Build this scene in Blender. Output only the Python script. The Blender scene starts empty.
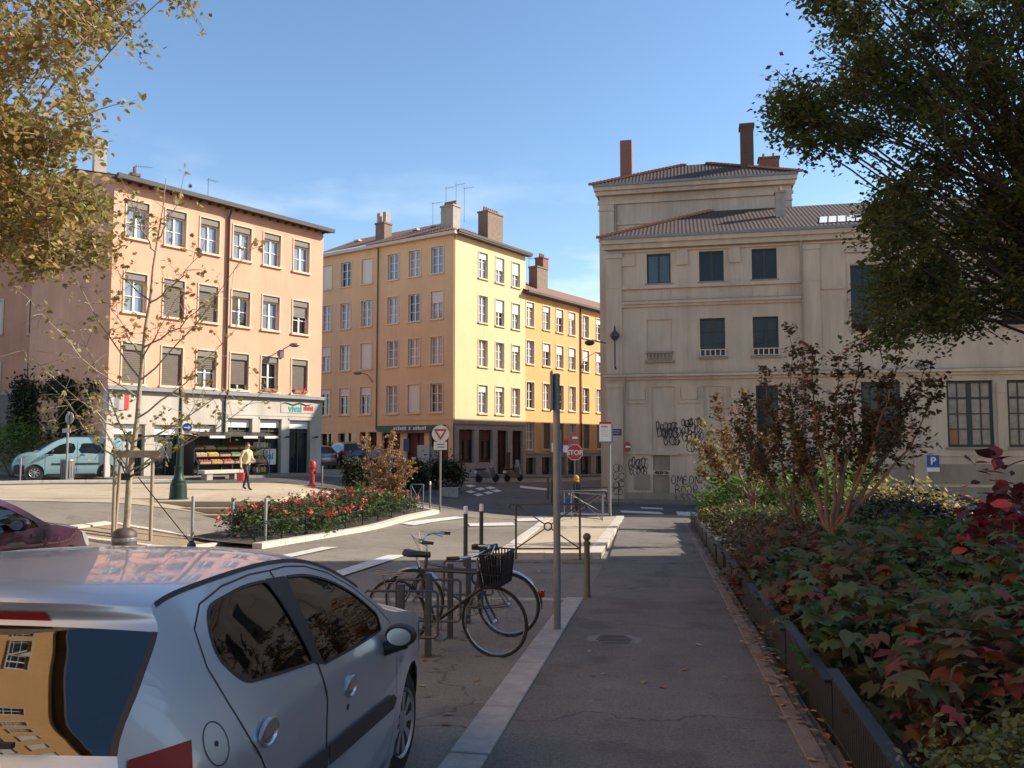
import bpy, bmesh, math, random
import numpy as np
from mathutils import Vector, Matrix
from mathutils.geometry import tessellate_polygon
R = math.radians
random.seed(7)
RNG = np.random.default_rng(11)
sc = bpy.context.scene
col = sc.collection
# ---------------------------------------------------------------- camera numbers (f = 840 px, eye 1.65 m, pitched up)
F, EYE = 840.0, 1.65
PITCH = math.atan(59 / F)

def ray(px, py):
    x = (px - 512) / F; y = (384 - py) / F
    return (x, math.cos(PITCH) - y * math.sin(PITCH), math.sin(PITCH) + y * math.cos(PITCH))

def at(px, py, Y):
    d = ray(px, py); t = Y / d[1]
    return Vector((d[0] * t, Y, EYE + d[2] * t))

def ss(a, b, t):
    t = min(1, max(0, (t - a) / (b - a))); return t * t * (3 - 2 * t)

def lerp(t, pts):
    if t <= pts[0][0]: return pts[0][1]
    for (a, va), (b, vb) in zip(pts, pts[1:]):
        if t <= b: return va + (vb - va) * (t - a) / (b - a)
    return pts[-1][1]

PROF = [(-60, 1.5), (-20, .84), (0, 0), (34, -1.43), (38, -1.56), (41, -1.58), (45, -1.42), (56, -1.15), (66, -1.1), (200, -1.1)]

def ground(x, y):
    s = .176 * x + .984 * y; c = -.984 * x + .176 * y
    z = lerp(s, PROF)
    z -= .085 * min(8, max(0, -5 - c)) * ss(10, 25, s)
    c0 = lerp(s, [(12, 11), (18, 10.5), (23, 9.6), (29, 7), (42, 4)]); c1 = lerp(s, [(12, 17), (18, 16), (23, 15.4), (29, 15.5), (42, 20)])
    k = ss(c0, c1, c)
    zl = -.1 if s > 8 else lerp(s, [(-20, .5), (8, -.1)])
    zl += .022 * min(9, max(0, c - 14))
    return z * (1 - k) + zl * k

def gnd(px, py):
    d = ray(px, py); t = 1.0
    f = lambda t: EYE + d[2] * t - ground(d[0] * t, d[1] * t)
    while f(t) > 0 and t < 200: t += .1
    a, b = t - .1, t
    for _ in range(25):
        m = (a + b) / 2
        if f(m) > 0: a = m
        else: b = m
    return Vector((d[0] * a, d[1] * a, ground(d[0] * a, d[1] * a)))

def G(x, y, dz=0): return Vector((x, y, ground(x, y) + dz))
def uv(deg): return Vector((math.sin(R(deg)), math.cos(R(deg)), 0))

# ---------------------------------------------------------------- materials
MATS = {}
def mat(name, c, rough=.8, metal=0, var=.12, vscale=3., bump=0., bscale=40., spec=.5, coat=0, c2=None, streak=0, grime=0):
    m = bpy.data.materials.new(name); m.use_nodes = True
    nt = m.node_tree; N = nt.nodes; L = nt.links
    b = N['Principled BSDF']
    b.inputs['Roughness'].default_value = rough; b.inputs['Metallic'].default_value = metal
    b.inputs['Specular IOR Level'].default_value = spec
    b.inputs['Coat Weight'].default_value = coat; b.inputs['Coat Roughness'].default_value = .04
    c = (*c, 1)
    lo = tuple(x * (1 - var) for x in c[:3]) + (1,) if c2 is None else (*c2, 1)
    hi = tuple(min(1, x * (1 + var)) for x in c[:3]) + (1,) if c2 is None else c
    if var > 0 or c2 is not None:
        tc = N.new('ShaderNodeTexCoord')
        no = N.new('ShaderNodeTexNoise'); no.inputs['Scale'].default_value = vscale; no.inputs['Detail'].default_value = 8; no.inputs['Roughness'].default_value = .65
        if streak:
            mp = N.new('ShaderNodeMapping'); mp.inputs['Scale'].default_value = (1, 1, streak)
            L.new(tc.outputs['Object'], mp.inputs['Vector']); L.new(mp.outputs['Vector'], no.inputs['Vector'])
        else: L.new(tc.outputs['Object'], no.inputs['Vector'])
        rp = N.new('ShaderNodeValToRGB'); rp.color_ramp.elements[0].position = .3; rp.color_ramp.elements[1].position = .7
        rp.color_ramp.elements[0].color = lo; rp.color_ramp.elements[1].color = hi
        L.new(no.outputs['Fac'], rp.inputs['Fac']); L.new(rp.outputs['Color'], b.inputs['Base Color'])
        if grime:
            mpg = N.new('ShaderNodeMapping'); mpg.inputs['Scale'].default_value = (2.2, 2.2, .16); L.new(tc.outputs['Object'], mpg.inputs['Vector'])
            ng = N.new('ShaderNodeTexNoise'); ng.inputs['Scale'].default_value = 1.3; ng.inputs['Detail'].default_value = 7; ng.inputs['Roughness'].default_value = .7; L.new(mpg.outputs[0], ng.inputs['Vector'])
            nb = N.new('ShaderNodeTexNoise'); nb.inputs['Scale'].default_value = .35; nb.inputs['Detail'].default_value = 6; L.new(tc.outputs['Object'], nb.inputs['Vector'])
            ag = N.new('ShaderNodeMath'); ag.operation = 'MULTIPLY'; L.new(ng.outputs['Fac'], ag.inputs[0]); L.new(nb.outputs['Fac'], ag.inputs[1])
            rg = N.new('ShaderNodeMapRange'); rg.inputs[1].default_value = .15; rg.inputs[2].default_value = .36; rg.inputs[3].default_value = 1.0 + grime * .25; rg.inputs[4].default_value = 1 - grime; L.new(ag.outputs[0], rg.inputs[0])
            vg = N.new('ShaderNodeVectorMath'); vg.operation = 'SCALE'; L.new(rp.outputs['Color'], vg.inputs[0]); L.new(rg.outputs[0], vg.inputs['Scale']); L.new(vg.outputs[0], b.inputs['Base Color'])
        if bump:
            n2 = N.new('ShaderNodeTexNoise'); n2.inputs['Scale'].default_value = bscale; n2.inputs['Detail'].default_value = 4
            L.new(tc.outputs['Object'], n2.inputs['Vector'])
            bp = N.new('ShaderNodeBump'); bp.inputs['Strength'].default_value = bump; bp.inputs['Distance'].default_value = .02
            L.new(n2.outputs['Fac'], bp.inputs['Height']); L.new(bp.outputs['Normal'], b.inputs['Normal'])
    else: b.inputs['Base Color'].default_value = c
    MATS[name] = m
    return m

def leafmat(name, cols, trans=.35, rough=.55):
    """leaf colour picked per leaf (each leaf is its own mesh island)"""
    m = bpy.data.materials.new(name); m.use_nodes = True
    nt = m.node_tree; N = nt.nodes; L = nt.links
    b = N['Principled BSDF']; b.inputs['Roughness'].default_value = rough; b.inputs['Specular IOR Level'].default_value = .35
    ge = N.new('ShaderNodeNewGeometry'); rp = N.new('ShaderNodeValToRGB')
    rp.color_ramp.interpolation = 'LINEAR'
    els = rp.color_ramp.elements
    while len(els) < len(cols): els.new(.5)
    for i, c in enumerate(cols):
        els[i].position = i / max(1, len(cols) - 1); els[i].color = (*c, 1)
    L.new(ge.outputs['Random Per Island'], rp.inputs['Fac']); L.new(rp.outputs['Color'], b.inputs['Base Color'])
    tr = N.new('ShaderNodeBsdfTranslucent'); L.new(rp.outputs['Color'], tr.inputs['Color'])
    mx = N.new('ShaderNodeMixShader'); mx.inputs[0].default_value = trans
    L.new(b.outputs[0], mx.inputs[1]); L.new(tr.outputs[0], mx.inputs[2]); L.new(mx.outputs[0], N['Material Output'].inputs['Surface'])
    MATS[name] = m
    return m

def tilemat(name, c, c2, scale, ang):
    m = mat(name, c, .85, var=.2, vscale=2.5, c2=c2)
    nt = m.node_tree; N = nt.nodes; L = nt.links; b = N['Principled BSDF']
    tc = N.new('ShaderNodeTexCoord'); mp = N.new('ShaderNodeMapping'); mp.inputs['Rotation'].default_value = (0, 0, ang)
    wv = N.new('ShaderNodeTexWave'); wv.inputs['Scale'].default_value = scale; wv.inputs['Distortion'].default_value = .6; wv.inputs['Detail'].default_value = 2
    L.new(tc.outputs['Object'], mp.inputs['Vector']); L.new(mp.outputs['Vector'], wv.inputs['Vector'])
    src = b.inputs['Base Color'].links[0].from_socket; mr = N.new('ShaderNodeMapRange'); mr.inputs[3].default_value = .8; mr.inputs[4].default_value = 1.1; L.new(wv.outputs['Fac'], mr.inputs[0])
    vm = N.new('ShaderNodeVectorMath'); vm.operation = 'SCALE'; L.new(src, vm.inputs[0]); L.new(mr.outputs[0], vm.inputs['Scale']); L.new(vm.outputs[0], b.inputs['Base Color'])
    bp = N.new('ShaderNodeBump'); bp.inputs['Strength'].default_value = .7; bp.inputs['Distance'].default_value = .035
    L.new(wv.outputs['Fac'], bp.inputs['Height']); L.new(bp.outputs['Normal'], b.inputs['Normal'])
    return m

def brickmat(name, c1, c2, mortar):
    m = mat(name, c1, .9, var=0)
    nt = m.node_tree; N = nt.nodes; L = nt.links; b = N['Principled BSDF']
    tc = N.new('ShaderNodeTexCoord'); br = N.new('ShaderNodeTexBrick'); br.inputs['Scale'].default_value = 4
    mp = N.new('ShaderNodeMapping'); mp.inputs['Rotation'].default_value = (R(90), 0, 0)
    br.inputs['Color1'].default_value = (*c1, 1); br.inputs['Color2'].default_value = (*c2, 1); br.inputs['Mortar'].default_value = (*mortar, 1)
    L.new(tc.outputs['Object'], mp.inputs[0]); L.new(mp.outputs[0], br.inputs['Vector']); L.new(br.outputs['Color'], b.inputs['Base Color'])
    return m

def groundmat(name, c, c2, vscale, speck=.25, bump=.35, rough=.9, cracks=True):
    """asphalt / stabilised sand: two noise scales, pale stone specks and long cracks"""
    m = mat(name, c, rough, var=.1, vscale=vscale, c2=c2, bump=bump, bscale=90, spec=.3)
    nt = m.node_tree; N = nt.nodes; L = nt.links; b = N['Principled BSDF']
    src = b.inputs['Base Color'].links[0].from_socket
    tc = N.new('ShaderNodeTexCoord')
    n = N.new('ShaderNodeTexNoise'); n.inputs['Scale'].default_value = 55; n.inputs['Detail'].default_value = 3
    L.new(tc.outputs['Object'], n.inputs['Vector'])
    mr = N.new('ShaderNodeMapRange'); mr.inputs[1].default_value = .3; mr.inputs[2].default_value = .75; mr.inputs[3].default_value = 1 - speck; mr.inputs[4].default_value = 1 + speck
    L.new(n.outputs['Fac'], mr.inputs[0])
    n3 = N.new('ShaderNodeTexNoise'); n3.inputs['Scale'].default_value = .22; n3.inputs['Detail'].default_value = 5
    L.new(tc.outputs['Object'], n3.inputs['Vector'])
    mr3 = N.new('ShaderNodeMapRange'); mr3.inputs[1].default_value = .3; mr3.inputs[2].default_value = .7; mr3.inputs[3].default_value = .82; mr3.inputs[4].default_value = 1.12
    L.new(n3.outputs['Fac'], mr3.inputs[0])
    mu = N.new('ShaderNodeMath'); mu.operation = 'MULTIPLY'
    L.new(mr.outputs[0], mu.inputs[0]); L.new(mr3.outputs[0], mu.inputs[1])
    fac = mu.outputs[0]
    for sc0, lo, hi, dk in ((1.1, .60, .66, .80), (6.5, .70, .73, .72), (.5, .62, .64, .88)):
        ns = N.new('ShaderNodeTexNoise'); ns.inputs['Scale'].default_value = sc0; ns.inputs['Detail'].default_value = 3; L.new(tc.outputs['Object'], ns.inputs['Vector'])
        ms = N.new('ShaderNodeMapRange'); ms.inputs[1].default_value = lo; ms.inputs[2].default_value = hi; ms.inputs[3].default_value = 1; ms.inputs[4].default_value = dk; L.new(ns.outputs['Fac'], ms.inputs[0])
        mm_ = N.new('ShaderNodeMath'); mm_.operation = 'MULTIPLY'; L.new(fac, mm_.inputs[0]); L.new(ms.outputs[0], mm_.inputs[1]); fac = mm_.outputs[0]
    if cracks:
        vo = N.new('ShaderNodeTexVoronoi'); vo.feature = 'DISTANCE_TO_EDGE'; vo.inputs['Scale'].default_value = .28; 
        nd = N.new('ShaderNodeTexNoise'); nd.inputs['Scale'].default_value = 1.6; nd.inputs['Detail'].default_value = 5
        L.new(tc.outputs['Object'], nd.inputs['Vector'])
        ad = N.new('ShaderNodeVectorMath'); ad.operation = 'ADD'
        L.new(tc.outputs['Object'], ad.inputs[0]); L.new(nd.outputs['Color'], ad.inputs[1]); L.new(ad.outputs[0], vo.inputs['Vector'])
        mc = N.new('ShaderNodeMapRange'); mc.inputs[1].default_value = 0; mc.inputs[2].default_value = .006; mc.inputs[3].default_value = .55; mc.inputs[4].default_value = 1
        L.new(vo.outputs['Distance'], mc.inputs[0])
        m2 = N.new('ShaderNodeMath'); m2.operation = 'MULTIPLY'; L.new(fac, m2.inputs[0]); L.new(mc.outputs[0], m2.inputs[1]); fac = m2.outputs[0]
    vm = N.new('ShaderNodeVectorMath'); vm.operation = 'SCALE'
    L.new(src, vm.inputs[0]); L.new(fac, vm.inputs['Scale']); L.new(vm.outputs[0], b.inputs['Base Color'])
    return m

def glassmat(name, tint, ior=1.7, see=.5):
    m = bpy.data.materials.new(name); m.use_nodes = True
    nt = m.node_tree; N = nt.nodes; L = nt.links
    N.remove(N['Principled BSDF'])
    tr = N.new('ShaderNodeBsdfTransparent'); tr.inputs[0].default_value = (*tint, 1)
    gl = N.new('ShaderNodeBsdfGlossy'); gl.inputs['Roughness'].default_value = .015; gl.inputs[0].default_value = (1, 1, 1, 1)
    ge = N.new('ShaderNodeNewGeometry'); dt = N.new('ShaderNodeVectorMath'); dt.operation = 'DOT_PRODUCT'
    L.new(ge.outputs['Normal'], dt.inputs[0]); L.new(ge.outputs['Incoming'], dt.inputs[1])
    def ma(op, a, b):
        q = N.new('ShaderNodeMath'); q.operation = op
        for i, x in enumerate((a, b)):
            if x is None: continue
            if isinstance(x, (int, float)): q.inputs[i].default_value = x
            else: L.new(x, q.inputs[i])
        return q.outputs[0]
    f0 = ((ior - 1) / (ior + 1)) ** 2
    k = ma('POWER', ma('SUBTRACT', 1.0, ma('ABSOLUTE', dt.outputs['Value'], None)), 5.0)
    fac = ma('ADD', ma('MULTIPLY', k, 1 - f0), f0)
    mx = N.new('ShaderNodeMixShader'); L.new(fac, mx.inputs[0]); L.new(tr.outputs[0], mx.inputs[1]); L.new(gl.outputs[0], mx.inputs[2])
    L.new(mx.outputs[0], N['Material Output'].inputs['Surface'])
    MATS[name] = m
    return m

M = {}
M['asphalt'] = groundmat('asphalt', (.255, .222, .172), (.195, .170, .134), 1.3)
M['path'] = groundmat('path_asphalt', (.19, .167, .138), (.134, .120, .102), 1.7, speck=.3)
M['plaza'] = groundmat('plaza_sand', (.50, .40, .27), (.42, .34, .235), 1.0, speck=.15, cracks=False)
M['street'] = groundmat('street_asphalt', (.11, .105, .10), (.085, .082, .08), 1.2, speck=.3)
M['kerbd'] = mat('dirty_kerb', (.20, .16, .125), .9, var=.25, vscale=7, bump=.4, bscale=60)
M['kerb'] = mat('kerb_stone', (.37, .33, .28), .85, var=.2, vscale=6, bump=.3, bscale=60)
M['kerb2'] = mat('pale_stone', (.52, .46, .38), .85, var=.15, vscale=5, bump=.3, bscale=60)
M['paint'] = mat('road_paint', (.72, .70, .65), .7, c2=(.40, .38, .35), vscale=9, bump=.2)
M['soil'] = mat('soil', (.10, .075, .05), .95, c2=(.05, .038, .028), vscale=9, bump=.8, bscale=30)
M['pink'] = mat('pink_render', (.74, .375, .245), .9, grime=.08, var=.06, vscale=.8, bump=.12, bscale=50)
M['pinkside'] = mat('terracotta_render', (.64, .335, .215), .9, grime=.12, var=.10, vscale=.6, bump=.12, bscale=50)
M['ygable'] = mat('shaded_ochre_render', (.70, .47, .255), .9, grime=.08, var=.06, vscale=.6, bump=.12, bscale=50)  # copy of the yellow render with the left face's shade in its colour
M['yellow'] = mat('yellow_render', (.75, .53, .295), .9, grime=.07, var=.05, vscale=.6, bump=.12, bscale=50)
M['orange'] = mat('orange_render', (.70, .385, .15), .9, grime=.08, var=.07, vscale=.6, bump=.12, bscale=50)
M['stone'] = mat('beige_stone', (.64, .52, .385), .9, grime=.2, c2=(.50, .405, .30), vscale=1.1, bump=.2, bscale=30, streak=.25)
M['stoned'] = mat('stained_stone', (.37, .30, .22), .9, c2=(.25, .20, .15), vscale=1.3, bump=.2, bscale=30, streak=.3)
M['shopstone'] = mat('shop_stone', (.50, .455, .385), .85, grime=.2, var=.08, vscale=1.5, bump=.15)
M['greywall'] = mat('grey_wall', (.20, .18, .165), .9, var=.15)
M['plaster'] = mat('old_plaster', (.36, .31, .26), .9, var=.15)
M['ptrim'] = mat('cream_trim', (.70, .51, .36), .85, var=.05)
M['ytrim'] = mat('pale_ochre_trim', (.66, .54, .37), .85, var=.05)
M['paned'] = mat('deep_pane', (.012, .015, .016), .08, var=.3, vscale=.7, spec=.35)
M['trim'] = mat('window_trim', (.60, .50, .38), .85, var=.05)
M['frame'] = mat('white_frame', (.78, .76, .72), .5, var=.03)
M['darkframe'] = mat('dark_frame', (.028, .038, .036), .5, var=.1)
M['shutter'] = mat('pale_shutter', (.72, .66, .58), .6, var=.03)
M['oldshutter'] = mat('wood_shutter', (.135, .11, .085), .7, var=.15)
M['boxblind'] = mat('blind_box', (.22, .19, .16), .7, var=.1)
M['pane'] = mat('window_pane', (.022, .026, .03), .04, var=.3, vscale=.7, spec=.9)
M['panec'] = mat('curtained_pane', (.30, .29, .27), .06, var=.35, vscale=3, spec=.9, streak=.2)
M['paneb'] = mat('sky_pane', (.19, .24, .29), .04, var=.25, vscale=1.2, spec=1.0)  # bluish base colour stands in for reflected sky
M['panew'] = mat('blind_pane', (.28, .27, .24), .08, var=.3, vscale=1.5, spec=.9)
M['tiles'] = tilemat('roof_tiles', (.32, .155, .095), (.20, .105, .07), 1.5, 0)
M['tilesd'] = tilemat('dark_tiles', (.088, .05, .036), (.055, .034, .026), 1.5, .2)
M['zinc'] = mat('zinc', (.22, .225, .23), .5, metal=.3, var=.15)
M['eave'] = mat('dark_eave', (.06, .05, .045), .7, var=.15)
M['brick'] = brickmat('chimney_brick', (.27, .10, .06), (.20, .075, .05), (.25, .2, .17))
M['oldbrick'] = brickmat('weathered_brick', (.22, .15, .10), (.15, .10, .075), (.3, .26, .2))
M['chimdark'] = brickmat('dark_brick', (.13, .065, .045), (.095, .05, .038), (.12, .09, .07))
M['fascia'] = mat('fascia_green', (.018, .085, .055), .5, var=.1)
M['hydrant'] = mat('hydrant_red', (.30, .03, .03), .5, var=.12)
M['barkd'] = mat('dark_bark', (.075, .058, .042), .9, c2=(.04, .032, .024), vscale=14, bump=.7, bscale=25)
M['pot'] = mat('clay_pot', (.35, .15, .08), .8)
M['metal'] = mat('grey_metal', (.20, .20, .20), .5, metal=.4, var=.15, vscale=12)
M['galv'] = mat('galvanised', (.23, .23, .225), .55, metal=.3, var=.15, vscale=10)
M['rackgrey'] = mat('rack_grey', (.075, .075, .08), .5, metal=.3, var=.2, vscale=12)
M['earth'] = mat('tree_pit_earth', (.33, .245, .15), .95, c2=(.22, .16, .10), vscale=5, bump=.8, bscale=30)
M['iron'] = mat('brown_iron', (.075, .06, .052), .55, metal=.2, var=.2, vscale=12)
M['black'] = mat('black_plastic', (.016, .016, .017), .5, var=.15)
M['rubber'] = mat('rubber', (.018, .018, .018), .8, var=.2)
M['chrome'] = mat('chrome', (.65, .66, .68), .18, metal=1, var=.05)
M['green'] = mat('green_iron', (.008, .03, .022), .5, metal=.1, var=.2, spec=.4)
M['red'] = mat('red_paint', (.45, .03, .03), .4, var=.1)
M['white'] = mat('white_paint', (.78, .77, .74), .5, var=.04)
M['blue'] = mat('blue_paint', (.02, .08, .34), .4, var=.05)
M['navy'] = mat('navy_enamel', (.02, .035, .12), .4, var=.05)
M['teal'] = mat('teal_paint', (.02, .30, .30), .5, var=.05)
M['signgrey'] = mat('sign_back', (.38, .37, .35), .5, var=.08)
M['bark'] = mat('bark', (.16, .12, .085), .9, c2=(.08, .06, .045), vscale=14, bump=.7, bscale=25)
M['barkp'] = mat('pale_bark', (.40, .34, .25), .9, c2=(.22, .19, .13), vscale=7, bump=.4, bscale=25)
M['bark_red'] = mat('smooth_bark', (.27, .17, .11), .85, c2=(.16, .10, .07), vscale=8, bump=.4)
M['wood'] = mat('weathered_wood', (.36, .30, .22), .85, c2=(.22, .18, .13), vscale=6, bump=.4, streak=.2)
M['ink'] = mat('spray_paint', (.03, .028, .03), .7, var=.2)
M['darkred'] = mat('dark_red_wood', (.085, .02, .018), .6, var=.2)
M['darkwood'] = mat('dark_door', (.035, .022, .018), .6, var=.2)
M['skin'] = mat('skin', (.50, .30, .21), .6, var=.05)
M['hair'] = mat('hair', (.05, .035, .025), .7, var=.2)
# silver car paint
M['silver'] = mat('silver_blue_paint', (.47, .55, .63), .36, metal=.65, var=.04, vscale=300, coat=.6)
M['glass'] = glassmat('car_glass', (.17, .185, .18), 1.75)
M['glassd'] = mat('dark_car_glass', (.010, .012, .013), .04, var=.1, spec=.5)
M['lampred'] = mat('red_lens', (.26, .006, .010), .3, var=.1, spec=.3)
M['lampclear'] = mat('clear_lens', (.30, .30, .31), .15, var=.1, coat=.5)
M['rim'] = mat('wheel_cover', (.38, .39, .40), .35, metal=.6, var=.08)
M['seat'] = mat('beige_seat', (.36, .31, .24), .9, var=.12)

# ---------------------------------------------------------------- mesh builder
class MB:
    def __init__(s): s.v = []; s.f = []; s.m = []; s.mi = 0
    def add(s, vs, fs, T=None):
        o = len(s.v)
        s.v += [tuple(T @ Vector(p)) if T else tuple(p) for p in vs]
        s.f += [tuple(i + o for i in f) for f in fs]; s.m += [s.mi] * len(fs)
        return s
    def box(s, cx, cy, cz, sx, sy, sz, rz=0, T=None):
        v = []
        ca, sa = math.cos(rz), math.sin(rz)
        for z in (-.5, .5):
            for x, y in ((-.5, -.5), (.5, -.5), (.5, .5), (-.5, .5)):
                a, b = x * sx, y * sy
                v.append((cx + a * ca - b * sa, cy + a * sa + b * ca, cz + z * sz))
        return s.add(v, [(3, 2, 1, 0), (4, 5, 6, 7), (0, 1, 5, 4), (1, 2, 6, 5), (2, 3, 7, 6), (3, 0, 4, 7)], T)
    def tube(s, pts, r, n=8, cap=True, T=None):
        pts = [Vector(p) for p in pts]
        rs = r if isinstance(r, (list, tuple)) else [r] * len(pts)
        v = []; f = []; prev = None
        for i, p in enumerate(pts):
            d = (pts[min(i + 1, len(pts) - 1)] - pts[max(i - 1, 0)])
            if d.length < 1e-9: d = Vector((0, 0, 1))
            d.normalize()
            if prev is None:
                a = d.orthogonal().normalized()
            else:
                a = prev - d * prev.dot(d)
                a = a.normalized() if a.length > 1e-6 else d.orthogonal().normalized()
            prev = a; b = d.cross(a)
            for k in range(n):
                t = 2 * math.pi * k / n
                v.append(p + (a * math.cos(t) + b * math.sin(t)) * rs[i])
        for i in range(len(pts) - 1):
            for k in range(n):
                f.append((i * n + k, i * n + (k + 1) % n, (i + 1) * n + (k + 1) % n, (i + 1) * n + k))
        if cap:
            f.append(tuple(range(n))[::-1]); f.append(tuple((len(pts) - 1) * n + k for k in range(n)))
        return s.add(v, f, T)
    def beam(s, p, q, w, h, T=None):
        """rectangular bar from p to q, w across, h in the up-ish direction"""
        p = Vector(p); q = Vector(q); d = (q - p).normalized()
        up = Vector((0, 0, 1)) if abs(d.z) < .95 else Vector((1, 0, 0))
        a = d.cross(up).normalized() * (w / 2); b = a.cross(d).normalized() * (h / 2)
        v = [p - a - b, p + a - b, p + a + b, p - a + b, q - a - b, q + a - b, q + a + b, q - a + b]
        return s.add(v, [(3, 2, 1, 0), (4, 5, 6, 7), (0, 1, 5, 4), (1, 2, 6, 5), (2, 3, 7, 6), (3, 0, 4, 7)], T)
    def lathe(s, prof, n=16, o=(0, 0, 0), T=None):
        v = []; f = []
        for r, z in prof:
            for k in range(n):
                t = 2 * math.pi * k / n
                v.append((o[0] + r * math.cos(t), o[1] + r * math.sin(t), o[2] + z))
        for i in range(len(prof) - 1):
            for k in range(n):
                f.append((i * n + k, i * n + (k + 1) % n, (i + 1) * n + (k + 1) % n, (i + 1) * n + k))
        f.append(tuple(range(n))[::-1]); f.append(tuple((len(prof) - 1) * n + k for k in range(n)))
        return s.add(v, f, T)
    def prism(s, poly, z0, z1, T=None):
        n = len(poly)
        v = [(x, y, z0) for x, y in poly] + [(x, y, z1) for x, y in poly]
        f = [tuple(range(n))[::-1], tuple(range(n, 2 * n))] + [(i, (i + 1) % n, n + (i + 1) % n, n + i) for i in range(n)]
        return s.add(v, f, T)
    def quad(s, a, b, c, d, T=None): return s.add([a, b, c, d], [(0, 1, 2, 3)], T)
    def sphere(s, c, r, n=12, m=8, T=None):
        r = r if isinstance(r, (tuple, list)) else (r, r, r)
        v = []; f = []
        for i in range(m + 1):
            ph = math.pi * i / m
            for k in range(n):
                t = 2 * math.pi * k / n
                v.append((c[0] + r[0] * math.sin(ph) * math.cos(t), c[1] + r[1] * math.sin(ph) * math.sin(t), c[2] - r[2] * math.cos(ph)))
        for i in range(m):
            for k in range(n): f.append((i * n + k, i * n + (k + 1) % n, (i + 1) * n + (k + 1) % n, (i + 1) * n + k))
        return s.add(v, f, T)
    def torus(s, R_, r, n=32, m=8, T=None):
        pts = [(R_ * math.cos(2 * math.pi * k / n), R_ * math.sin(2 * math.pi * k / n), 0) for k in range(n)]
        v = []; f = []
        for k in range(n):
            t = 2 * math.pi * k / n
            for j in range(m):
                a = 2 * math.pi * j / m
                v.append(((R_ + r * math.cos(a)) * math.cos(t), (R_ + r * math.cos(a)) * math.sin(t), r * math.sin(a)))
        for k in range(n):
            for j in range(m):
                f.append((k * m + j, ((k + 1) % n) * m + j, ((k + 1) % n) * m + (j + 1) % m, k * m + (j + 1) % m))
        return s.add(v, f, T)

def link_mesh(name, me, parent=None):
    o = bpy.data.objects.new(name, me); col.objects.link(o)
    if parent: o.parent = parent
    return o

def build(mb, name, mats, parent=None, smooth=0, org=None, bevel=0):
    """one mesh object from a builder; org = world position of the parent when the builder holds world coordinates"""
    me = bpy.data.meshes.new(name)
    v = mb.v
    if org is not None: v = [(a - org[0], b - org[1], c - org[2]) for a, b, c in v]
    me.from_pydata(v, [], mb.f)
    for m in (mats if isinstance(mats, (list, tuple)) else [mats]): me.materials.append(m)
    me.polygons.foreach_set('material_index', mb.m)
    if smooth:
        me.polygons.foreach_set('use_smooth', [True] * len(me.polygons)); me.set_sharp_from_angle(angle=R(smooth))
    me.update()
    o = link_mesh(name, me, parent)
    if bevel:
        b = o.modifiers.new('bevel', 'BEVEL'); b.width = bevel; b.segments = 2; b.limit_method = 'ANGLE'
    return o

def tag(o, label, cat, group=None, kind=None):
    if label: o['label'] = label
    if cat: o['category'] = cat
    if group: o['group'] = group
    if kind: o['kind'] = kind
    return o

def thing(name, label, cat, loc=(0, 0, 0), rz=0, group=None):
    o = bpy.data.objects.new(name, None); col.objects.link(o); o.empty_display_size = .2
    o.location = loc; o.rotation_euler = (0, 0, rz)
    return tag(o, label, cat, group)

def struct(o): o['kind'] = 'structure'; return o

def copy_tree(o, label=None, loc=None, rz=None, parent=None):
    c = o.copy(); col.objects.link(c)
    if parent is not None: c.parent = parent
    for ch in list(o.children): copy_tree(ch, parent=c)
    if label: c['label'] = label
    if loc is not None: c.location = loc
    if rz is not None: c.rotation_euler = (0, 0, rz)
    return c

def text_mesh(s, size, name='lettering', mt=None, parent=None, depth=.004, align='CENTER', bold=0):
    cu = bpy.data.curves.new(name, 'FONT'); cu.body = s; cu.size = size; cu.extrude = depth; cu.align_x = align; cu.align_y = 'CENTER'; cu.offset = bold
    t = bpy.data.objects.new(name, cu); col.objects.link(t)
    dg = bpy.context.evaluated_depsgraph_get()
    me = bpy.data.meshes.new_from_object(t.evaluated_get(dg))
    bpy.data.objects.remove(t)
    me.materials.clear(); me.materials.append(mt)
    for p in me.polygons: p.material_index = 0
    return link_mesh(name, me, parent)

def face_text(s, size, mt, parent, P, rz, name='lettering', bold=0):
    """text standing upright at P (parent space), reading along +x turned by rz"""
    o = text_mesh(s, size, name, mt, parent, bold=bold)
    o.location = P; o.rotation_euler = (R(90), 0, rz)
    return o

def drape(name, poly, off, mts, thick=0, step=.5, parent=None):
    """sheet that follows the terrain (poly = list of (x, y)); thick gives it a real kerb edge"""
    bm = bmesh.new()
    vs = [bm.verts.new((x, y, 0)) for x, y in poly]
    bm.faces.new(vs)
    xs = [p[0] for p in poly]; ys = [p[1] for p in poly]
    for ax, lo, hi in ((0, min(xs), max(xs)), (1, min(ys), max(ys))):
        t = math.ceil(lo / step) * step
        while t < hi:
            co = (t, 0, 0) if ax == 0 else (0, t, 0); no = (1, 0, 0) if ax == 0 else (0, 1, 0)
            bmesh.ops.bisect_plane(bm, geom=bm.verts[:] + bm.edges[:] + bm.faces[:], plane_co=co, plane_no=no)
            t += step
    for v in bm.verts: v.co.z = ground(v.co.x, v.co.y) + off
    bmesh.ops.recalc_face_normals(bm, faces=bm.faces[:])
    if bm.faces[0].normal.z < 0: bmesh.ops.reverse_faces(bm, faces=bm.faces[:])
    if thick:
        ed = [e for e in bm.edges if e.is_boundary]
        r = bmesh.ops.extrude_edge_only(bm, edges=ed)
        for g in r['geom']:
            if isinstance(g, bmesh.types.BMVert): g.co.z -= thick
    me = bpy.data.meshes.new(name); bm.to_mesh(me); bm.free()
    for m in (mts if isinstance(mts, (list, tuple)) else [mts]): me.materials.append(m)
    return link_mesh(name, me, parent)
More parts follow.
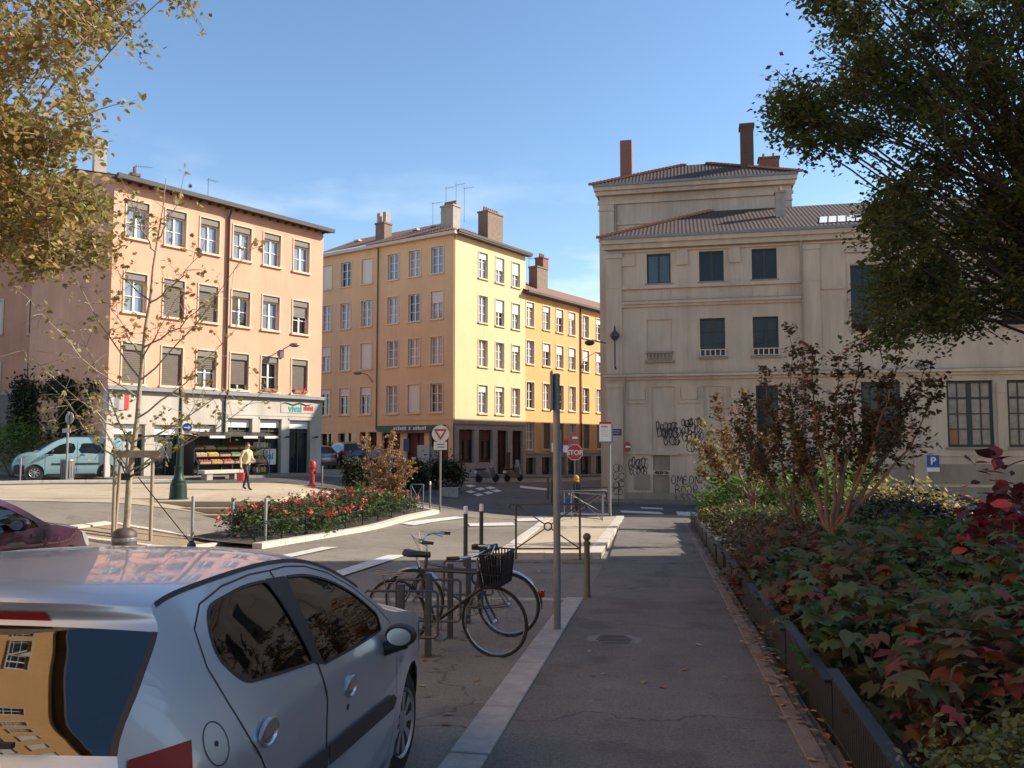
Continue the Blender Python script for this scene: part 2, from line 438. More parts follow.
# ---------------------------------------------------------------- leaves
T_DIAM = ([(0, 0, 0), (.32, .5, .06), (0, 1, -.04), (-.32, .5, .06)], [(0, 1, 2, 3)])
T_OVAL = ([(0, 0, 0), (.24, .3, .05), (.26, .62, .03), (0, 1, -.08), (-.26, .62, .03), (-.24, .3, .05), (0, .5, 0)], [(0, 1, 6), (1, 2, 6), (2, 3, 6), (3, 4, 6), (4, 5, 6), (5, 0, 6)])
T_LOBE = ([(0, 0, 0), (.17, .04, .03), (.44, .20, -.05), (.19, .36, .05), (.46, .62, -.08), (.17, .66, .02), (.15, .84, -.06), (0, 1, -.20), (-.15, .84, -.06), (-.17, .66, .02), (-.46, .62, -.08), (-.19, .36, .05), (-.44, .20, -.05), (-.17, .04, .03), (0, .45, .08)],
          [(i, (i + 1) % 14, 14) for i in range(14)])
T_MAPLE = ([(0, 0, 0), (.22, .08, .03), (.46, .30, .0), (.25, .40, .04), (.44, .68, -.03), (.17, .66, .02), (0, 1, -.12), (-.17, .66, .02), (-.44, .68, -.03), (-.25, .40, .04), (-.46, .30, 0), (-.22, .08, .03), (0, .4, -.02)],
          [(i, (i + 1) % 12, 12) for i in range(12)])

def leaves(name, cen, size, mt, tmpl=T_DIAM, parent=None, up=.4, jit=.3, org=None, nrm=None, droop=0):
    """one mesh of separate leaves at the given points"""
    cen = np.asarray(cen, float); n = len(cen)
    tv = np.array(tmpl[0], float); tf = tmpl[1]
    nz = RNG.normal(size=(n, 3)); nz /= np.linalg.norm(nz, axis=1, keepdims=True) + 1e-9
    nz[:, 2] = np.abs(nz[:, 2]) ; nz = nz * (1 - up) + np.array([0, 0, 1.]) * up
    nz /= np.linalg.norm(nz, axis=1, keepdims=True) + 1e-9
    a = RNG.normal(size=(n, 3)); a[:, 2] -= droop
    ay = a - nz * np.sum(a * nz, axis=1, keepdims=True); ay /= np.linalg.norm(ay, axis=1, keepdims=True) + 1e-9
    ax = np.cross(ay, nz)
    s = size * (1 + jit * RNG.uniform(-1, 1, n))
    k = len(tv)
    V = cen[:, None, :] + s[:, None, None] * (tv[None, :, 0:1] * ax[:, None, :] + (tv[None, :, 1:2] - .4) * ay[:, None, :] + tv[None, :, 2:3] * nz[:, None, :])
    V = V.reshape(-1, 3)
    if org is not None: V = V - np.array(org)
    me = bpy.data.meshes.new(name)
    nf = len(tf); fl = np.array([len(f) for f in tf]); idx = np.concatenate([np.array(f) for f in tf])
    tot = n * len(idx)
    me.vertices.add(n * k); me.vertices.foreach_set('co', V.ravel())
    me.loops.add(tot); me.loops.foreach_set('vertex_index', (np.arange(n)[:, None] * k + idx[None, :]).ravel().astype(np.int32))
    me.polygons.add(n * nf)
    st = np.concatenate([[0], np.cumsum(np.tile(fl, n))[:-1]]).astype(np.int32)
    me.polygons.foreach_set('loop_start', st)
    me.update(calc_edges=True); me.validate()
    me.materials.append(mt)
    return link_mesh(name, me, parent)

def curve(p, q, bend, n=7, rnd=.0):
    p = Vector(p); q = Vector(q); m = (p + q) / 2 + Vector(bend)
    out = []
    for i in range(n + 1):
        t = i / n
        w = (1 - t) ** 2 * p + 2 * t * (1 - t) * m + t * t * q
        if rnd and 0 < i < n: w += Vector([random.uniform(-rnd, rnd) for _ in range(3)])
        out.append(w)
    return out

def twig_cloud(mb, c, rad, ntw, nlf, r0=.012, spread=.06, flat=1.0, lift=.2):
    """twigs out of a point, and leaf points along them"""
    P = []
    for _ in range(ntw):
        d = Vector((random.gauss(0, 1), random.gauss(0, 1), random.gauss(0, 1) * flat + lift)).normalized()
        L = rad * random.uniform(.45, 1.1)
        e = Vector(c) + d * L
        pl = curve(c, e, Vector([random.uniform(-.15, .15) * L for _ in range(3)]), 4, .03 * L)
        mb.tube(pl, [r0, r0 * .8, r0 * .6, r0 * .45, r0 * .3], 4, False)
        for _ in range(nlf):
            t = random.uniform(.25, 1.0) * 4
            i = min(3, int(t)); w = pl[i].lerp(pl[i + 1], t - i)
            P.append(w + Vector([random.gauss(0, spread) for _ in range(3)]))
    return P
# ================================================================ SETTING
def axis(a, b, step, far):
    n = int(round((b - a) / step))
    mid = [a + step * i for i in range(n + 1)]
    return [a - f for f in reversed(far)] + mid + [b + f for f in far]
gx = axis(-34, 32, .5, [4, 10, 25, 60, 150, 400, 900]); gy = axis(-10, 80, .5, [4, 10, 25, 60, 150, 400, 900])
g = MB(); nx = len(gx)
for y in gy:
    for x in gx: g.v.append((x, y, ground(x, y)))
for j in range(len(gy) - 1):
    for i in range(nx - 1):
        g.f.append((j * nx + i, j * nx + i + 1, (j + 1) * nx + i + 1, (j + 1) * nx + i)); g.m.append(0)
struct(build(g, 'ground', M['asphalt'], smooth=180))

def P2(px, py): v = gnd(px, py); return (v.x, v.y)
# plaza of pale stabilised sand on the left, dark street in front of the shops, dark crossing road
plaza = [(-30, 24.2), (-10.6, 24.2), (-7.05, 24.9), (-6.2, 27), (-5.2, 31.5), (-5.6, 35.5), (-9, 36.5), (-14, 33.2), (-19.6, 30.3), (-30, 29.5)]
struct(drape('plaza', plaza, .016, M['plaza']))
struct(drape('street', [(-3.2, 36.6), (7.5, 38.2), (25, 34.5), (31, 33), (31, 38.5), (26, 39.3), (8, 42.9), (5.2, 43.8), (11, 58), (22, 74), (17, 77), (3.5, 59), (-2.8, 50.5), (-10, 45.5), (-12.5, 41.5), (-15, 38), (-19.3, 34.2), (-30, 33), (-30, 30.2), (-19.6, 31.0), (-14, 34.0), (-9, 37.6), (-5.6, 37.2)], .014, M['street']))
PATH = [(-2.15, -6), (-.13, 5.0), (.97, 11.5), (1.75, 16.2), (1.92, 16.9), (4.62, 35.3), (7.35, 35.3), (6.3, 29.5), (1.86, 5.0), (-.1, -6)]
struct(drape('path', PATH, .05, M['path'], .07))
# kerb stones along the path (separate stones with open joints), turning left at the corner
ob = bpy.data.objects
def kerb_run(name, p, q, wd, off, mt, ln=1.0, thick=.1):
    p = Vector((*p, 0)); q = Vector((*q, 0)); d = q - p; L = d.length; d.normalize(); nrm = Vector((-d.y, d.x, 0))
    mb = MB(); t = 0
    while t < L:
        t2 = min(L, t + ln * random.uniform(.92, 1.06)); 
        a, b = p + d * t, p + d * (t2 - .012)
        w = wd + random.uniform(-.006, .006); dz = off + random.uniform(-.004, .004)
        c = [a, b, b + nrm * w, a + nrm * w]
        lo = [(v.x, v.y, ground(v.x, v.y) - thick) for v in c]; hi = [(v.x, v.y, ground(v.x, v.y) + dz) for v in c]
        mb.add(lo + hi, [(3, 2, 1, 0), (4, 5, 6, 7), (0, 1, 5, 4), (1, 2, 6, 5), (2, 3, 7, 6), (3, 0, 4, 7)])
        t = t2
    return struct(build(mb, name, mt, bevel=.008))
kerb_run('kerb', (-2.16, -6), (-.135, 5.0), .24, .062, M['kerb'])
kerb_run('kerb', (-.13, 5.02), (.97, 11.5), .24, .062, M['kerb'])
kerb_run('kerb', (.72, 11.72), (-3.0, 11.5), .2, .02, M['kerb'])
kerb_run('kerb', (1.70, 5.0), (6.28, 30.9), -.11, .062, M['kerbd'], 1.0)
kerb_run('kerb', (-.25, -6), (1.70, 4.99), -.11, .062, M['kerbd'], 1.0)
# raised island with the railings
isl = [P2(494, 559), P2(601, 559), P2(624, 519), P2(545, 521)]
struct(drape('pavement', isl, .12, M['plaza'], .2))
(ax_, ay_), (bx_, by_), (cx_, cy_), (dx_, dy_) = isl
kerb_run('kerb', (ax_, ay_ - .02), (bx_, by_ - .02), .28, .128, M['kerb2'])
kerb_run('kerb', (bx_, by_), (cx_, cy_), .3, .13, M['kerb2'])
kerb_run('kerb', (dx_, dy_), (ax_, ay_), .28, .13, M['kerb2'])
# crossing stripes and other worn paint
mk = [[P2(322, 577), P2(343, 577), P2(408, 556), P2(388, 556)], [P2(236, 566), P2(256, 566), P2(338, 548), P2(322, 548)],
      [P2(400, 524), P2(455, 517), P2(468, 518), P2(414, 526)], [P2(468, 524), P2(512, 523), P2(516, 526), P2(470, 527)],
      [P2(514, 519), P2(542, 518), P2(548, 521), P2(518, 522)], [P2(560, 513), P2(612, 514), P2(612, 516), P2(560, 515.5)],
      [P2(620, 511), P2(660, 512.5), P2(664, 515), P2(622, 513)], [P2(676, 512), P2(704, 513), P2(704, 517), P2(678, 516)],
      [P2(640, 507.5), P2(662, 508.5), P2(664, 510), P2(642, 509)]]
# sharks-teeth and pale paint patches of the far junction
for x, y in ((470, 492), (480, 489), (488, 493), (478, 495), (490, 488), (470, 486), (496, 491)):
    mk.append([P2(x - 5, y), P2(x + 1, y - 1.2), P2(x + 6, y + .4), P2(x, y + 1.6)])
mk.append([P2(520, 486), P2(548, 489), P2(548, 491), P2(520, 488)])
for poly in mk: struct(drape('road_marking', poly, .026, M['paint']))
# terrace steps that die into the rising ground
for k in range(3):
    st = MB(); st.box(-9.25 + .03 * k, 26.0 - .36 * k, -.07 - .17 * k - .25, 3.95 + .06 * k, 2.0, .5)
    struct(build(st, 'step', M['plaza'], bevel=.012))
st = MB(); st.box(-9.25, 28.4, -.085 - .25, 3.95, 2.8, .5); struct(build(st, 'plaza_slab', M['plaza']))
# long low kerb where the van stands
kerb_run('kerb', (-29, 31.2), (-19.3, 31.6), .3, .14, M['kerb2'], 1.5)
kerb_run('kerb', (-19.3, 31.6), (-13.6, 35.0), .3, .12, M['kerb2'], 1.5)
# pavement strips along the buildings
def along(O, u, n, a0, a1, d0, d1): return [tuple((O + u * a + n * d)[:2]) for a, d in ((a0, d0), (a1, d0), (a1, d1), (a0, d1))]
O_P, U_P = Vector((-17.36, 36, 0)), uv(36.8); N_P = Vector((U_P.y, -U_P.x, 0))
O_Y, U_Y = Vector((-3.93, 56, 0)), uv(35); N_Y = Vector((U_Y.y, -U_Y.x, 0))
U_YL = -uv(-55.3); N_YL = Vector((U_YL.y, -U_YL.x, 0))
O_S, U_S = Vector((5.14, 45, 0)), uv(102.4); N_S = Vector((U_S.y, -U_S.x, 0))
struct(drape('pavement', along(O_P, U_P, N_P, -.5, 12.4, 0, 2.0), .11, M['asphalt'], .15))
struct(drape('pavement', along(O_Y, U_Y, N_Y, -.4, 34, 0, 1.7), .11, M['asphalt'], .15))
struct(drape('pavement', along(O_Y, U_YL, N_YL, -16, .4, 0, 2.2), .11, M['asphalt'], .15))
struct(drape('pavement', along(O_S, U_S, N_S, -.6, 27, 0, 1.5), .12, M['asphalt'], .15))

# ================================================================ BUILDINGS
def facade(mb, O, u, n, W, z0, z1, holes, depth=.22, a0=0.0):
    """wall sheet with real openings and reveals; O + u*a, z"""
    P = lambda a, z, d=0: tuple(O + u * a - n * d + Vector((0, 0, z)))
    us = sorted({a0, W} | {h[0] for h in holes} | {h[1] for h in holes})
    zs = sorted({z0, z1} | {h[2] for h in holes} | {h[3] for h in holes})
    us = [x for x in us if a0 - 1e-6 <= x <= W + 1e-6]; zs = [z for z in zs if z0 - 1e-6 <= z <= z1 + 1e-6]
    for i in range(len(us) - 1):
        j = 0
        while j < len(zs) - 1:
            cu = (us[i] + us[i + 1]) / 2
            ins = lambda jj: any(h[0] < cu < h[1] and h[2] < (zs[jj] + zs[jj + 1]) / 2 < h[3] for h in holes)
            if ins(j): j += 1; continue
            mb.quad(P(us[i], zs[j]), P(us[i + 1], zs[j]), P(us[i + 1], zs[j + 1]), P(us[i], zs[j + 1])); j += 1
    for h in holes:
        a, b, c, d = h[:4]; dp = h[4] if len(h) > 4 else depth
        mb.quad(P(a, c), P(a, d), P(a, d, dp), P(a, c, dp)); mb.quad(P(b, d), P(b, c), P(b, c, dp), P(b, d, dp))
        mb.quad(P(a, d), P(b, d), P(b, d, dp), P(a, d, dp)); mb.quad(P(b, c), P(a, c), P(a, c, dp), P(b, c, dp))

WIN = {}
def window(root, org, O, u, h, st):
    """window at opening h=(a0,a1,z0,z1); local x along the wall, y inwards, z up"""
    a0, a1, z0, z1 = h[:4]; w = round(a1 - a0, 2); hh = round(z1 - z0, 2)
    key = (w, hh, tuple(sorted(st.items(), key=lambda t: t[0])).__repr__())
    if key not in WIN:
        dp = st.get('depth', .2); fr = st.get('fr', 'frame'); t = st.get('ft', .06)
        ms = {}
        f = MB()
        x0, x1 = -w / 2, w / 2
        tz = hh
        if st.get('lid'): tz = hh - st['lid']
        f.box(x0 + t / 2, dp - .03, tz / 2, t, .07, tz); f.box(x1 - t / 2, dp - .03, tz / 2, t, .07, tz)
        f.box(0, dp - .03, t / 2, w - 2 * t, .068, t); f.box(0, dp - .03, tz - t / 2, w - 2 * t, .068, t)
        for k in range(st.get('mull', 1)):
            x = x0 + w * (k + 1) / (st.get('mull', 1) + 1); f.box(x, dp - .035, tz / 2, st.get('mt', .085), .075, tz - 2 * t)
        nb = st.get('bars', 1)
        for k in range(nb): f.box(0, dp - .028, t + (tz - 2 * t) * (k + 1) / (nb + 1), w - 2 * t, .05, st.get('bt', .035))
        if st.get('vb'):
            for k in range(st['vb']): f.box(x0 + w * (k + 1) / (st['vb'] + 1), dp - .027, tz / 2, st.get('bt', .03), .048, tz - 2 * t)
        if st.get('transom'): f.box(0, dp - .036, tz * st['transom'], w - 2 * t, .08, .09)
        ms['f'] = f
        p = MB(); p.quad((x0, dp - .01, 0), (x1, dp - .01, 0), (x1, dp - .01, hh), (x0, dp - .01, hh)); ms['p'] = p
        if st.get('sill', 1):
            s = MB(); s.box(0, -.03, -.05, w + .2, .16, .1); ms['s'] = s
        if st.get('trim'):
            tw = st['trim']; s = MB()
            s.box(x0 - tw / 2, -.012, hh / 2, tw, .05, hh); s.box(x1 + tw / 2, -.012, hh / 2, tw, .05, hh); s.box(0, -.013, hh + tw / 2, w + 2 * tw, .054, tw); ms['t'] = s
        if st.get('lid'):
            s = MB(); s.box(0, dp * .5, hh - st['lid'] / 2, w - .01, dp * .7, st['lid'] - .01)
            for k in range(4): s.box(0, dp * .5 - dp * .36, hh - st['lid'] * (k + .5) / 4, w - .04, .012, .02)
            ms['l'] = s
        if st.get('shut'):
            s = MB(); fr_ = st['shut']; sh = hh * fr_; y = dp * (.55 if st.get('lid') else .45)
            n = max(3, int(sh / .09))
            for k in range(n): s.box(0, y, hh - sh + sh * (k + .5) / n, w - .03, .02, sh / n - .012)
            s.box(0, y + .012, hh - sh / 2, w - .03, .008, sh); ms['h'] = s
        if st.get('rail'):
            s = MB(); s.box(0, -.06, .38, w + .1, .04, .05); s.box(0, -.06, .05, w + .1, .04, .04)
            nbar = 5
            for k in range(nbar + 1): s.box(-w / 2 + w * k / nbar, -.06, .21, .07, .035, .32)
            ms['r'] = s
        if st.get('flowers'):
            s = MB(); s.box(0, -.12, .08, w * .8, .16, .14); ms['b'] = s
        WIN[key] = {}
        mm = {'f': ('window', M[fr]), 'p': ('pane', M[st.get('pane', 'pane')]), 's': ('sill', M[st.get('sm', 'trim')]), 't': ('surround', M[st.get('tm', 'trim')]), 'l': ('blind_box', M['boxblind']), 'h': ('shutter', M[st.get('hm', 'shutter')]), 'r': ('balustrade', M[st.get('rm', 'shutter')]), 'b': ('flower_box', M['pot'])}
        for k, mb in ms.items():
            me = bpy.data.meshes.new(mm[k][0]); me.from_pydata(mb.v, [], mb.f); me.materials.append(mm[k][1]); WIN[key][k] = (mm[k][0], me)
    P = O + u * ((a0 + a1) / 2) + Vector((0, 0, z0)) - org
    rz = math.atan2(u.y, u.x)
    f = link_mesh('window', WIN[key]['f'][1], root); f.location = P; f.rotation_euler = (0, 0, rz)
    for k, (nm, me) in WIN[key].items():
        if k != 'f': link_mesh(nm, me, f)
    return f

def panel_hole(root, org, O, u, n, h, depth, mt, name):
    mb = MB(); a, b, c, d = h[:4]
    P = lambda x, z: tuple(O + u * x - n * depth + Vector((0, 0, z)))
    mb.quad(P(a, c), P(b, c), P(b, d), P(a, d)); return build(mb, name, mt, root, org=org)

def wbox(mb, O, u, n, a0, a1, d0, d1, z0, z1):
    """box on a wall: along a0..a1, standing out d0..d1, height z0..z1"""
    c = O + u * ((a0 + a1) / 2) + n * ((d0 + d1) / 2)
    mb.box(c.x, c.y, (z0 + z1) / 2, a1 - a0, d1 - d0, z1 - z0, math.atan2(u.y, u.x))

def chimney(root, org, x, y, z0, z1, w, d, rz, mt, pots=3, cap=True):
    mb = MB(); mb.box(x, y, (z0 + z1) / 2, w, d, z1 - z0, rz)
    if cap: mb.box(x, y, z1 + .05, w + .12, d + .12, .12, rz)
    o = build(mb, 'chimney', mt, root, org=org)
    if pots:
        p = MB()
        for k in range(pots):
            t = (k + .5) / pots - .5
            p.lathe([(.09, 0), (.1, .05), (.075, .3), (.09, .34)], 8, (x + math.cos(rz) * w * t, y + math.sin(rz) * w * t, z1 + .1))
        build(p, 'chimney_pot', M['pot'], o, org=org)
    return o

def antenna(root, org, x, y, z0, h, rz):
    mb = MB(); mb.tube([(x, y, z0), (x, y, z0 + h)], .018, 5)
    c, s = math.cos(rz), math.sin(rz)
    mb.tube([(x - c * .1, y - s * .1, z0 + h * .95), (x + c * .7, y + s * .7, z0 + h * .98)], .012, 4)
    for k in range(6):
        t = .1 * k; mb.tube([(x + c * t - s * .2, y + s * t + c * .2, z0 + h * .96), (x + c * t + s * .2, y + s * t - c * .2, z0 + h * .96)], .007, 4)
    return build(mb, 'antenna', M['metal'], root, org=org)

def plants_in_box(root, org, P, w, mt, nm='flowers'):
    pts = [Vector((P.x, P.y, P.z)) + Vector((random.uniform(-w / 2, w / 2), random.uniform(-.08, .08), random.uniform(.05, .3))) for _ in range(60)]
    return leaves(nm, pts, .09, mt, parent=root, org=org)

M['rose'] = leafmat('rose_petals', [(.55, .03, .05), (.70, .09, .10), (.62, .05, .09), (.75, .20, .18)], .2)
M['lgreen'] = leafmat('green_leaves', [(.045, .085, .02), (.07, .12, .03), (.05, .07, .02), (.10, .13, .035)])

# ---------------------------------------------------------------- pink building with shops
def pink_building():
    O, u, n = O_P, U_P, N_P; org = Vector((O.x, O.y, 0))
    root = thing('pink_building', 'pink rendered building of three upper floors over pale stone shops', 'building', org)
    W, D = 11.72, 7.55
    cols_ = [1.1, 2.95, 4.73, 6.55, 8.35, 10.25]; rows = [(10.74, 12.40), (7.42, 9.16), (4.26, 6.04)]
    holes = []
    for r in rows:
        for c in cols_: holes.append((c - .52, c + .52, r[0], r[1], .24))
    w = MB(); facade(w, O, u, n, W, 4.1, 13.35, holes)
    # gable side wall along the other direction, rear and right walls
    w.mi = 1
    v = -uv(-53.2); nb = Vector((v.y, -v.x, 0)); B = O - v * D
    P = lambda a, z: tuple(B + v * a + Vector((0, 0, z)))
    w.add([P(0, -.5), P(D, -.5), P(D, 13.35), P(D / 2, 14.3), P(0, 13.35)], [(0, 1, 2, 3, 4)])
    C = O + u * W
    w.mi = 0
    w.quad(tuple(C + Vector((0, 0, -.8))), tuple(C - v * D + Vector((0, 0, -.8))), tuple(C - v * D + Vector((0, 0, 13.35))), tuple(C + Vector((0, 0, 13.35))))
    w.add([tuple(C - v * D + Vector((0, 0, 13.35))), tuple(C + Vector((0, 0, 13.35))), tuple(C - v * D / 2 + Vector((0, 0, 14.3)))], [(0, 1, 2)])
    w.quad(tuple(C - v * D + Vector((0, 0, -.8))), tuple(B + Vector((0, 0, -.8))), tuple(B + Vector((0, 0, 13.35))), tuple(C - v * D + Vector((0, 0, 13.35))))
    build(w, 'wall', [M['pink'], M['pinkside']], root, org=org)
    # ground floor of pale stone, recessed behind openings
    shop = [(.3, 1.72, .1, 2.46, .35), (2.15, 3.5, .05, 2.45, .35), (4.05, 5.3, -.1, 2.5, .35), (5.95, 7.34, -.15, 2.84, .35), (7.8, 9.12, -.15, 2.85, .35), (9.63, 11.0, -.25, 2.82, .35)]
    s = MB(); Os = O + n * .05; facade(s, Os, u, n, W + .03, -.9, 3.86, shop, a0=-.03)
    s.quad(tuple(Os - u * .03 + Vector((0, 0, -.9))), tuple(Os - u * .03 + Vector((0, 0, 3.86))), tuple(O - u * .03 - n * .3 + Vector((0, 0, 3.86))), tuple(O - u * .03 - n * .3 + Vector((0, 0, -.9))))
    s.quad(tuple(Os + u * (W + .03) + Vector((0, 0, -.9))), tuple(Os + u * (W + .03) - n * .4 + Vector((0, 0, -.9))), tuple(Os + u * (W + .03) - n * .4 + Vector((0, 0, 3.86))), tuple(Os + u * (W + .03) + Vector((0, 0, 3.86))))
    wbox(s, O, u, n, 5.72, W + .04, .05, .075, 3.02, 3.1)
    for k, h in enumerate(shop): wbox(s, O, u, n, h[0] - .06, h[1] + .06, .05, .09, h[3] + .02, h[3] + .12)
    build(s, 'shop_front', M['shopstone'], root, org=org)
    c = MB(); wbox(c, O, u, n, -.12, W + .14, 0, .28, 3.95, 4.12); wbox(c, O, u, n, -.08, W + .09, 0, .16, 3.86, 3.95)
    build(c, 'cornice', M['zinc'], root, org=org)
    for k, h in enumerate(shop):
        panel_hole(root, org, Os, u, n, h, .34, M['pane'], 'shop_window')
        fr = MB(); a, b, z0, z1 = h[:4]
        for x in (a + .04, b - .04, (a * .45 + b * .55)): wbox(fr, Os, u, n, x - .035, x + .035, -.33, -.26, z0, z1)
        wbox(fr, Os, u, n, a, b, -.325, -.265, z1 - .62, z1 - .55)
        f = build(fr, 'shop_frame', M['darkframe'], root, org=org)
        if k in (0, 1, 2, 3): 
            bl = MB(); wbox(bl, Os, u, n, a + .08, b - .3, -.31, -.29, z0 + (.1 if k == 0 else .9), z1 - .75); build(bl, 'blind', M['signgrey'], root, org=org)
        tp = MB(); wbox(tp, Os, u, n, a + .02, b - .02, -.24, -.2, z1 - .42, z1 - .03); build(tp, 'fascia_board', M['white'], root, org=org)
        lm = MB(); P0 = O + u * (b + .2) + n * .3; lm.tube([tuple(O + u * (b + .2) + n * .05 + Vector((0, 0, 1.92))), tuple(P0 + Vector((0, 0, 1.98)))], .02, 5); lm.box(P0.x, P0.y, 1.96, .16, .1, .1, .6)
        build(lm, 'spotlight', M['black'], root, org=org)
    # windows: blue-white top row, older blinds and open shutters below
    base = dict(depth=.22, trim=.06, lid=.3, bars=1, mull=1, tm='ptrim', sm='ptrim')
    stl = [[dict(base, pane='paneb') for _ in range(6)],
           [dict(base, pane='paneb'), dict(base, shut=.97, hm='oldshutter'), dict(base, shut=.97, hm='oldshutter'), dict(base, pane='pane'), dict(base, pane='paneb'), dict(base, shut=.5, hm='panew', pane='pane')],
           [dict(base, shut=.98, hm='oldshutter'), dict(base, shut=.97, hm='oldshutter'), dict(base, pane='pane', shut=.5, hm='oldshutter'), dict(base, pane='pane', shut=.85, hm='oldshutter'), dict(base, pane='pane', flowers=1), dict(base, pane='pane', shut=.9, hm='oldshutter', flowers=1)]]
    for r in range(3):
        for k in range(6):
            f = window(root, org, O, u, holes[r * 6 + k], stl[r][k])
            if 'flowers' in stl[r][k] or (r == 2 and k == 3): plants_in_box(root, org, O + u * cols_[k] + n * .12 + Vector((0, 0, rows[r][0] - .02)), .8, M['rose'] if k == 5 else M['lgreen'])
    # roof, eaves, gutter, downpipe
    ro = MB(); e = .45
    def Q(a, d, z): return tuple(O + u * a - v * 0 + (-v) * d + Vector((0, 0, z)))
    rz_ = lambda d: 13.42 + min(d, D - d) * .49
    L0, L1 = -.12, W + .35
    for th in (0,):
        ro.quad(Q(L0, -e, 13.35 - .1), Q(L1, -e, 13.25), Q(L1, D / 2, 14.38), Q(L0, D / 2, 14.38)); ro.quad(Q(L0, D / 2, 14.38), Q(L1, D / 2, 14.38), Q(L1, D + e, 13.25), Q(L0, D + e, 13.25))
    build(ro, 'roof', M['tiles'], root, org=org)
    ev = MB(); wbox(ev, O, u, n, L0, L1, -.05, .42, 13.18, 13.24); wbox(ev, O, u, n, L0, L1, .38, .55, 13.13, 13.33)
    for k in range(24): wbox(ev, O, u, n, .1 + k * .5, .2 + k * .5, 0, .4, 13.08, 13.18)
    build(ev, 'eaves', M['eave'], root, org=org)
    dp = MB(); q = lambda z: tuple(O + u * 5.72 + n * .09 + Vector((0, 0, z)))
    dp.tube([tuple(O + u * 5.72 + n * .45 + Vector((0, 0, 13.15))), q(12.7), q(4.2)], .06, 8); dp.tube([tuple(O + u * 5.72 + n * .33 + Vector((0, 0, 4.2))), tuple(O + u * 5.72 + n * .12 + Vector((0, 0, 3.7))), q(0)], .055, 8)
    build(dp, 'downpipe', M['eave'], root, smooth=40, org=org)
    pc = O - v * 2.3 + u * .45; chimney(root, org, pc.x, pc.y, 13.6, 15.1, .5, .7, .6, M['shopstone'], 2)
    pc = O - v * 1.5 + u * 1.7; chimney(root, org, pc.x, pc.y, 13.2, 14.0, .35, .35, .6, M['oldbrick'], 1)
    pc = O - v * 1.2 + u * 1.6; antenna(root, org, pc.x, pc.y, 13.5, .95, .4)
    pc = O - v * 2.2 + u * 6.0; antenna(root, org, pc.x, pc.y, 13.8, 1.35, .9)
    # wall lantern with its arm
    L = MB(); p0 = O + u * 9.02 + Vector((0, 0, 6.35)); 
    L.tube([tuple(p0), tuple(p0 + n * .25 + Vector((0, 0, .15))), tuple(p0 + n * .8 + u * .1 + Vector((0, 0, .35)))], .03, 6)
    L.sphere(tuple(p0 + n * .95 + u * .1 + Vector((0, 0, .3))), (.28, .2, .12), 10, 6); L.box(*(p0 + n * .06 + Vector((0, 0, -.1))), .22, .16, .4, .6)
    build(L, 'wall_lamp', M['metal'], root, smooth=50, org=org)
    # writing over the grocer's: teal word, red word, black swoosh; window poster
    rz = math.atan2(u.y, u.x)
    bx = MB(); wbox(bx, O, u, n, 9.05, 11.2, .06, .075, 3.22, 3.8); bo = build(bx, 'sign_panel', M['shopstone'], root, org=org)
    face_text('vival', .50, M['teal'], root, O + u * 9.95 + n * .09 + Vector((0, 0, 3.44)) - org, rz, bold=.012)
    sr = MB()
    for k in range(6): wbox(sr, O, u, n, 10.5 + k * .11, 10.58 + k * .11, .076, .088, 3.36, 3.56 + .04 * (k % 2))
    build(sr, 'lettering', M['red'], root, org=org)
    sw = MB(); pl = [tuple(O + u * (9.1 + .19 * k) + n * .085 + Vector((0, 0, 3.68 + .05 * math.sin(k * 1.3)))) for k in range(11)]
    sw.tube(pl, [.012, .03, .035, .03, .04, .045, .04, .035, .035, .03, .012], 6); build(sw, 'swoosh', M['black'], root, org=org)
    po = MB(); wbox(po, Os, u, n, 7.85, 8.98, -.25, -.23, .55, 1.35); build(po, 'poster', M['white'], root, org=org)
    face_text('vival', .48, M['teal'], root, Os + u * 8.4 - n * .222 + Vector((0, 0, .98)) - org, rz, bold=.01)
    # striped banner at the corner
    ba = MB()
    for k, mi in enumerate((0, 1, 0, 2)): ba.mi = mi; wbox(ba, O, u, n, .02 + k * .22, .24 + k * .22, .08, .12, 3.0 + .04 * k, 3.75)
    build(ba, 'banner', [M['signgrey'], M['metal'], M['red']], root, org=org)
    # iron anchor on the gable and the thin string line
    an = MB(); pa = O - v * .25; an.torus(.13, .03, 12, 6, T=Matrix.Translation(pa + nb * .04 + Vector((0, 0, 11.9))) @ Matrix.Rotation(math.atan2(nb.y, nb.x), 4, 'Z') @ Matrix.Rotation(R(90), 4, 'Y'))
    build(an, 'wall_anchor', M['iron'], root, org=org)
    ln = MB(); wbox(ln, B, v, nb, .02, D - .02, 0, .03, 4.42, 4.5); build(ln, 'string_course', M['pinkside'], root, org=org)
    return root
PINK = pink_building()

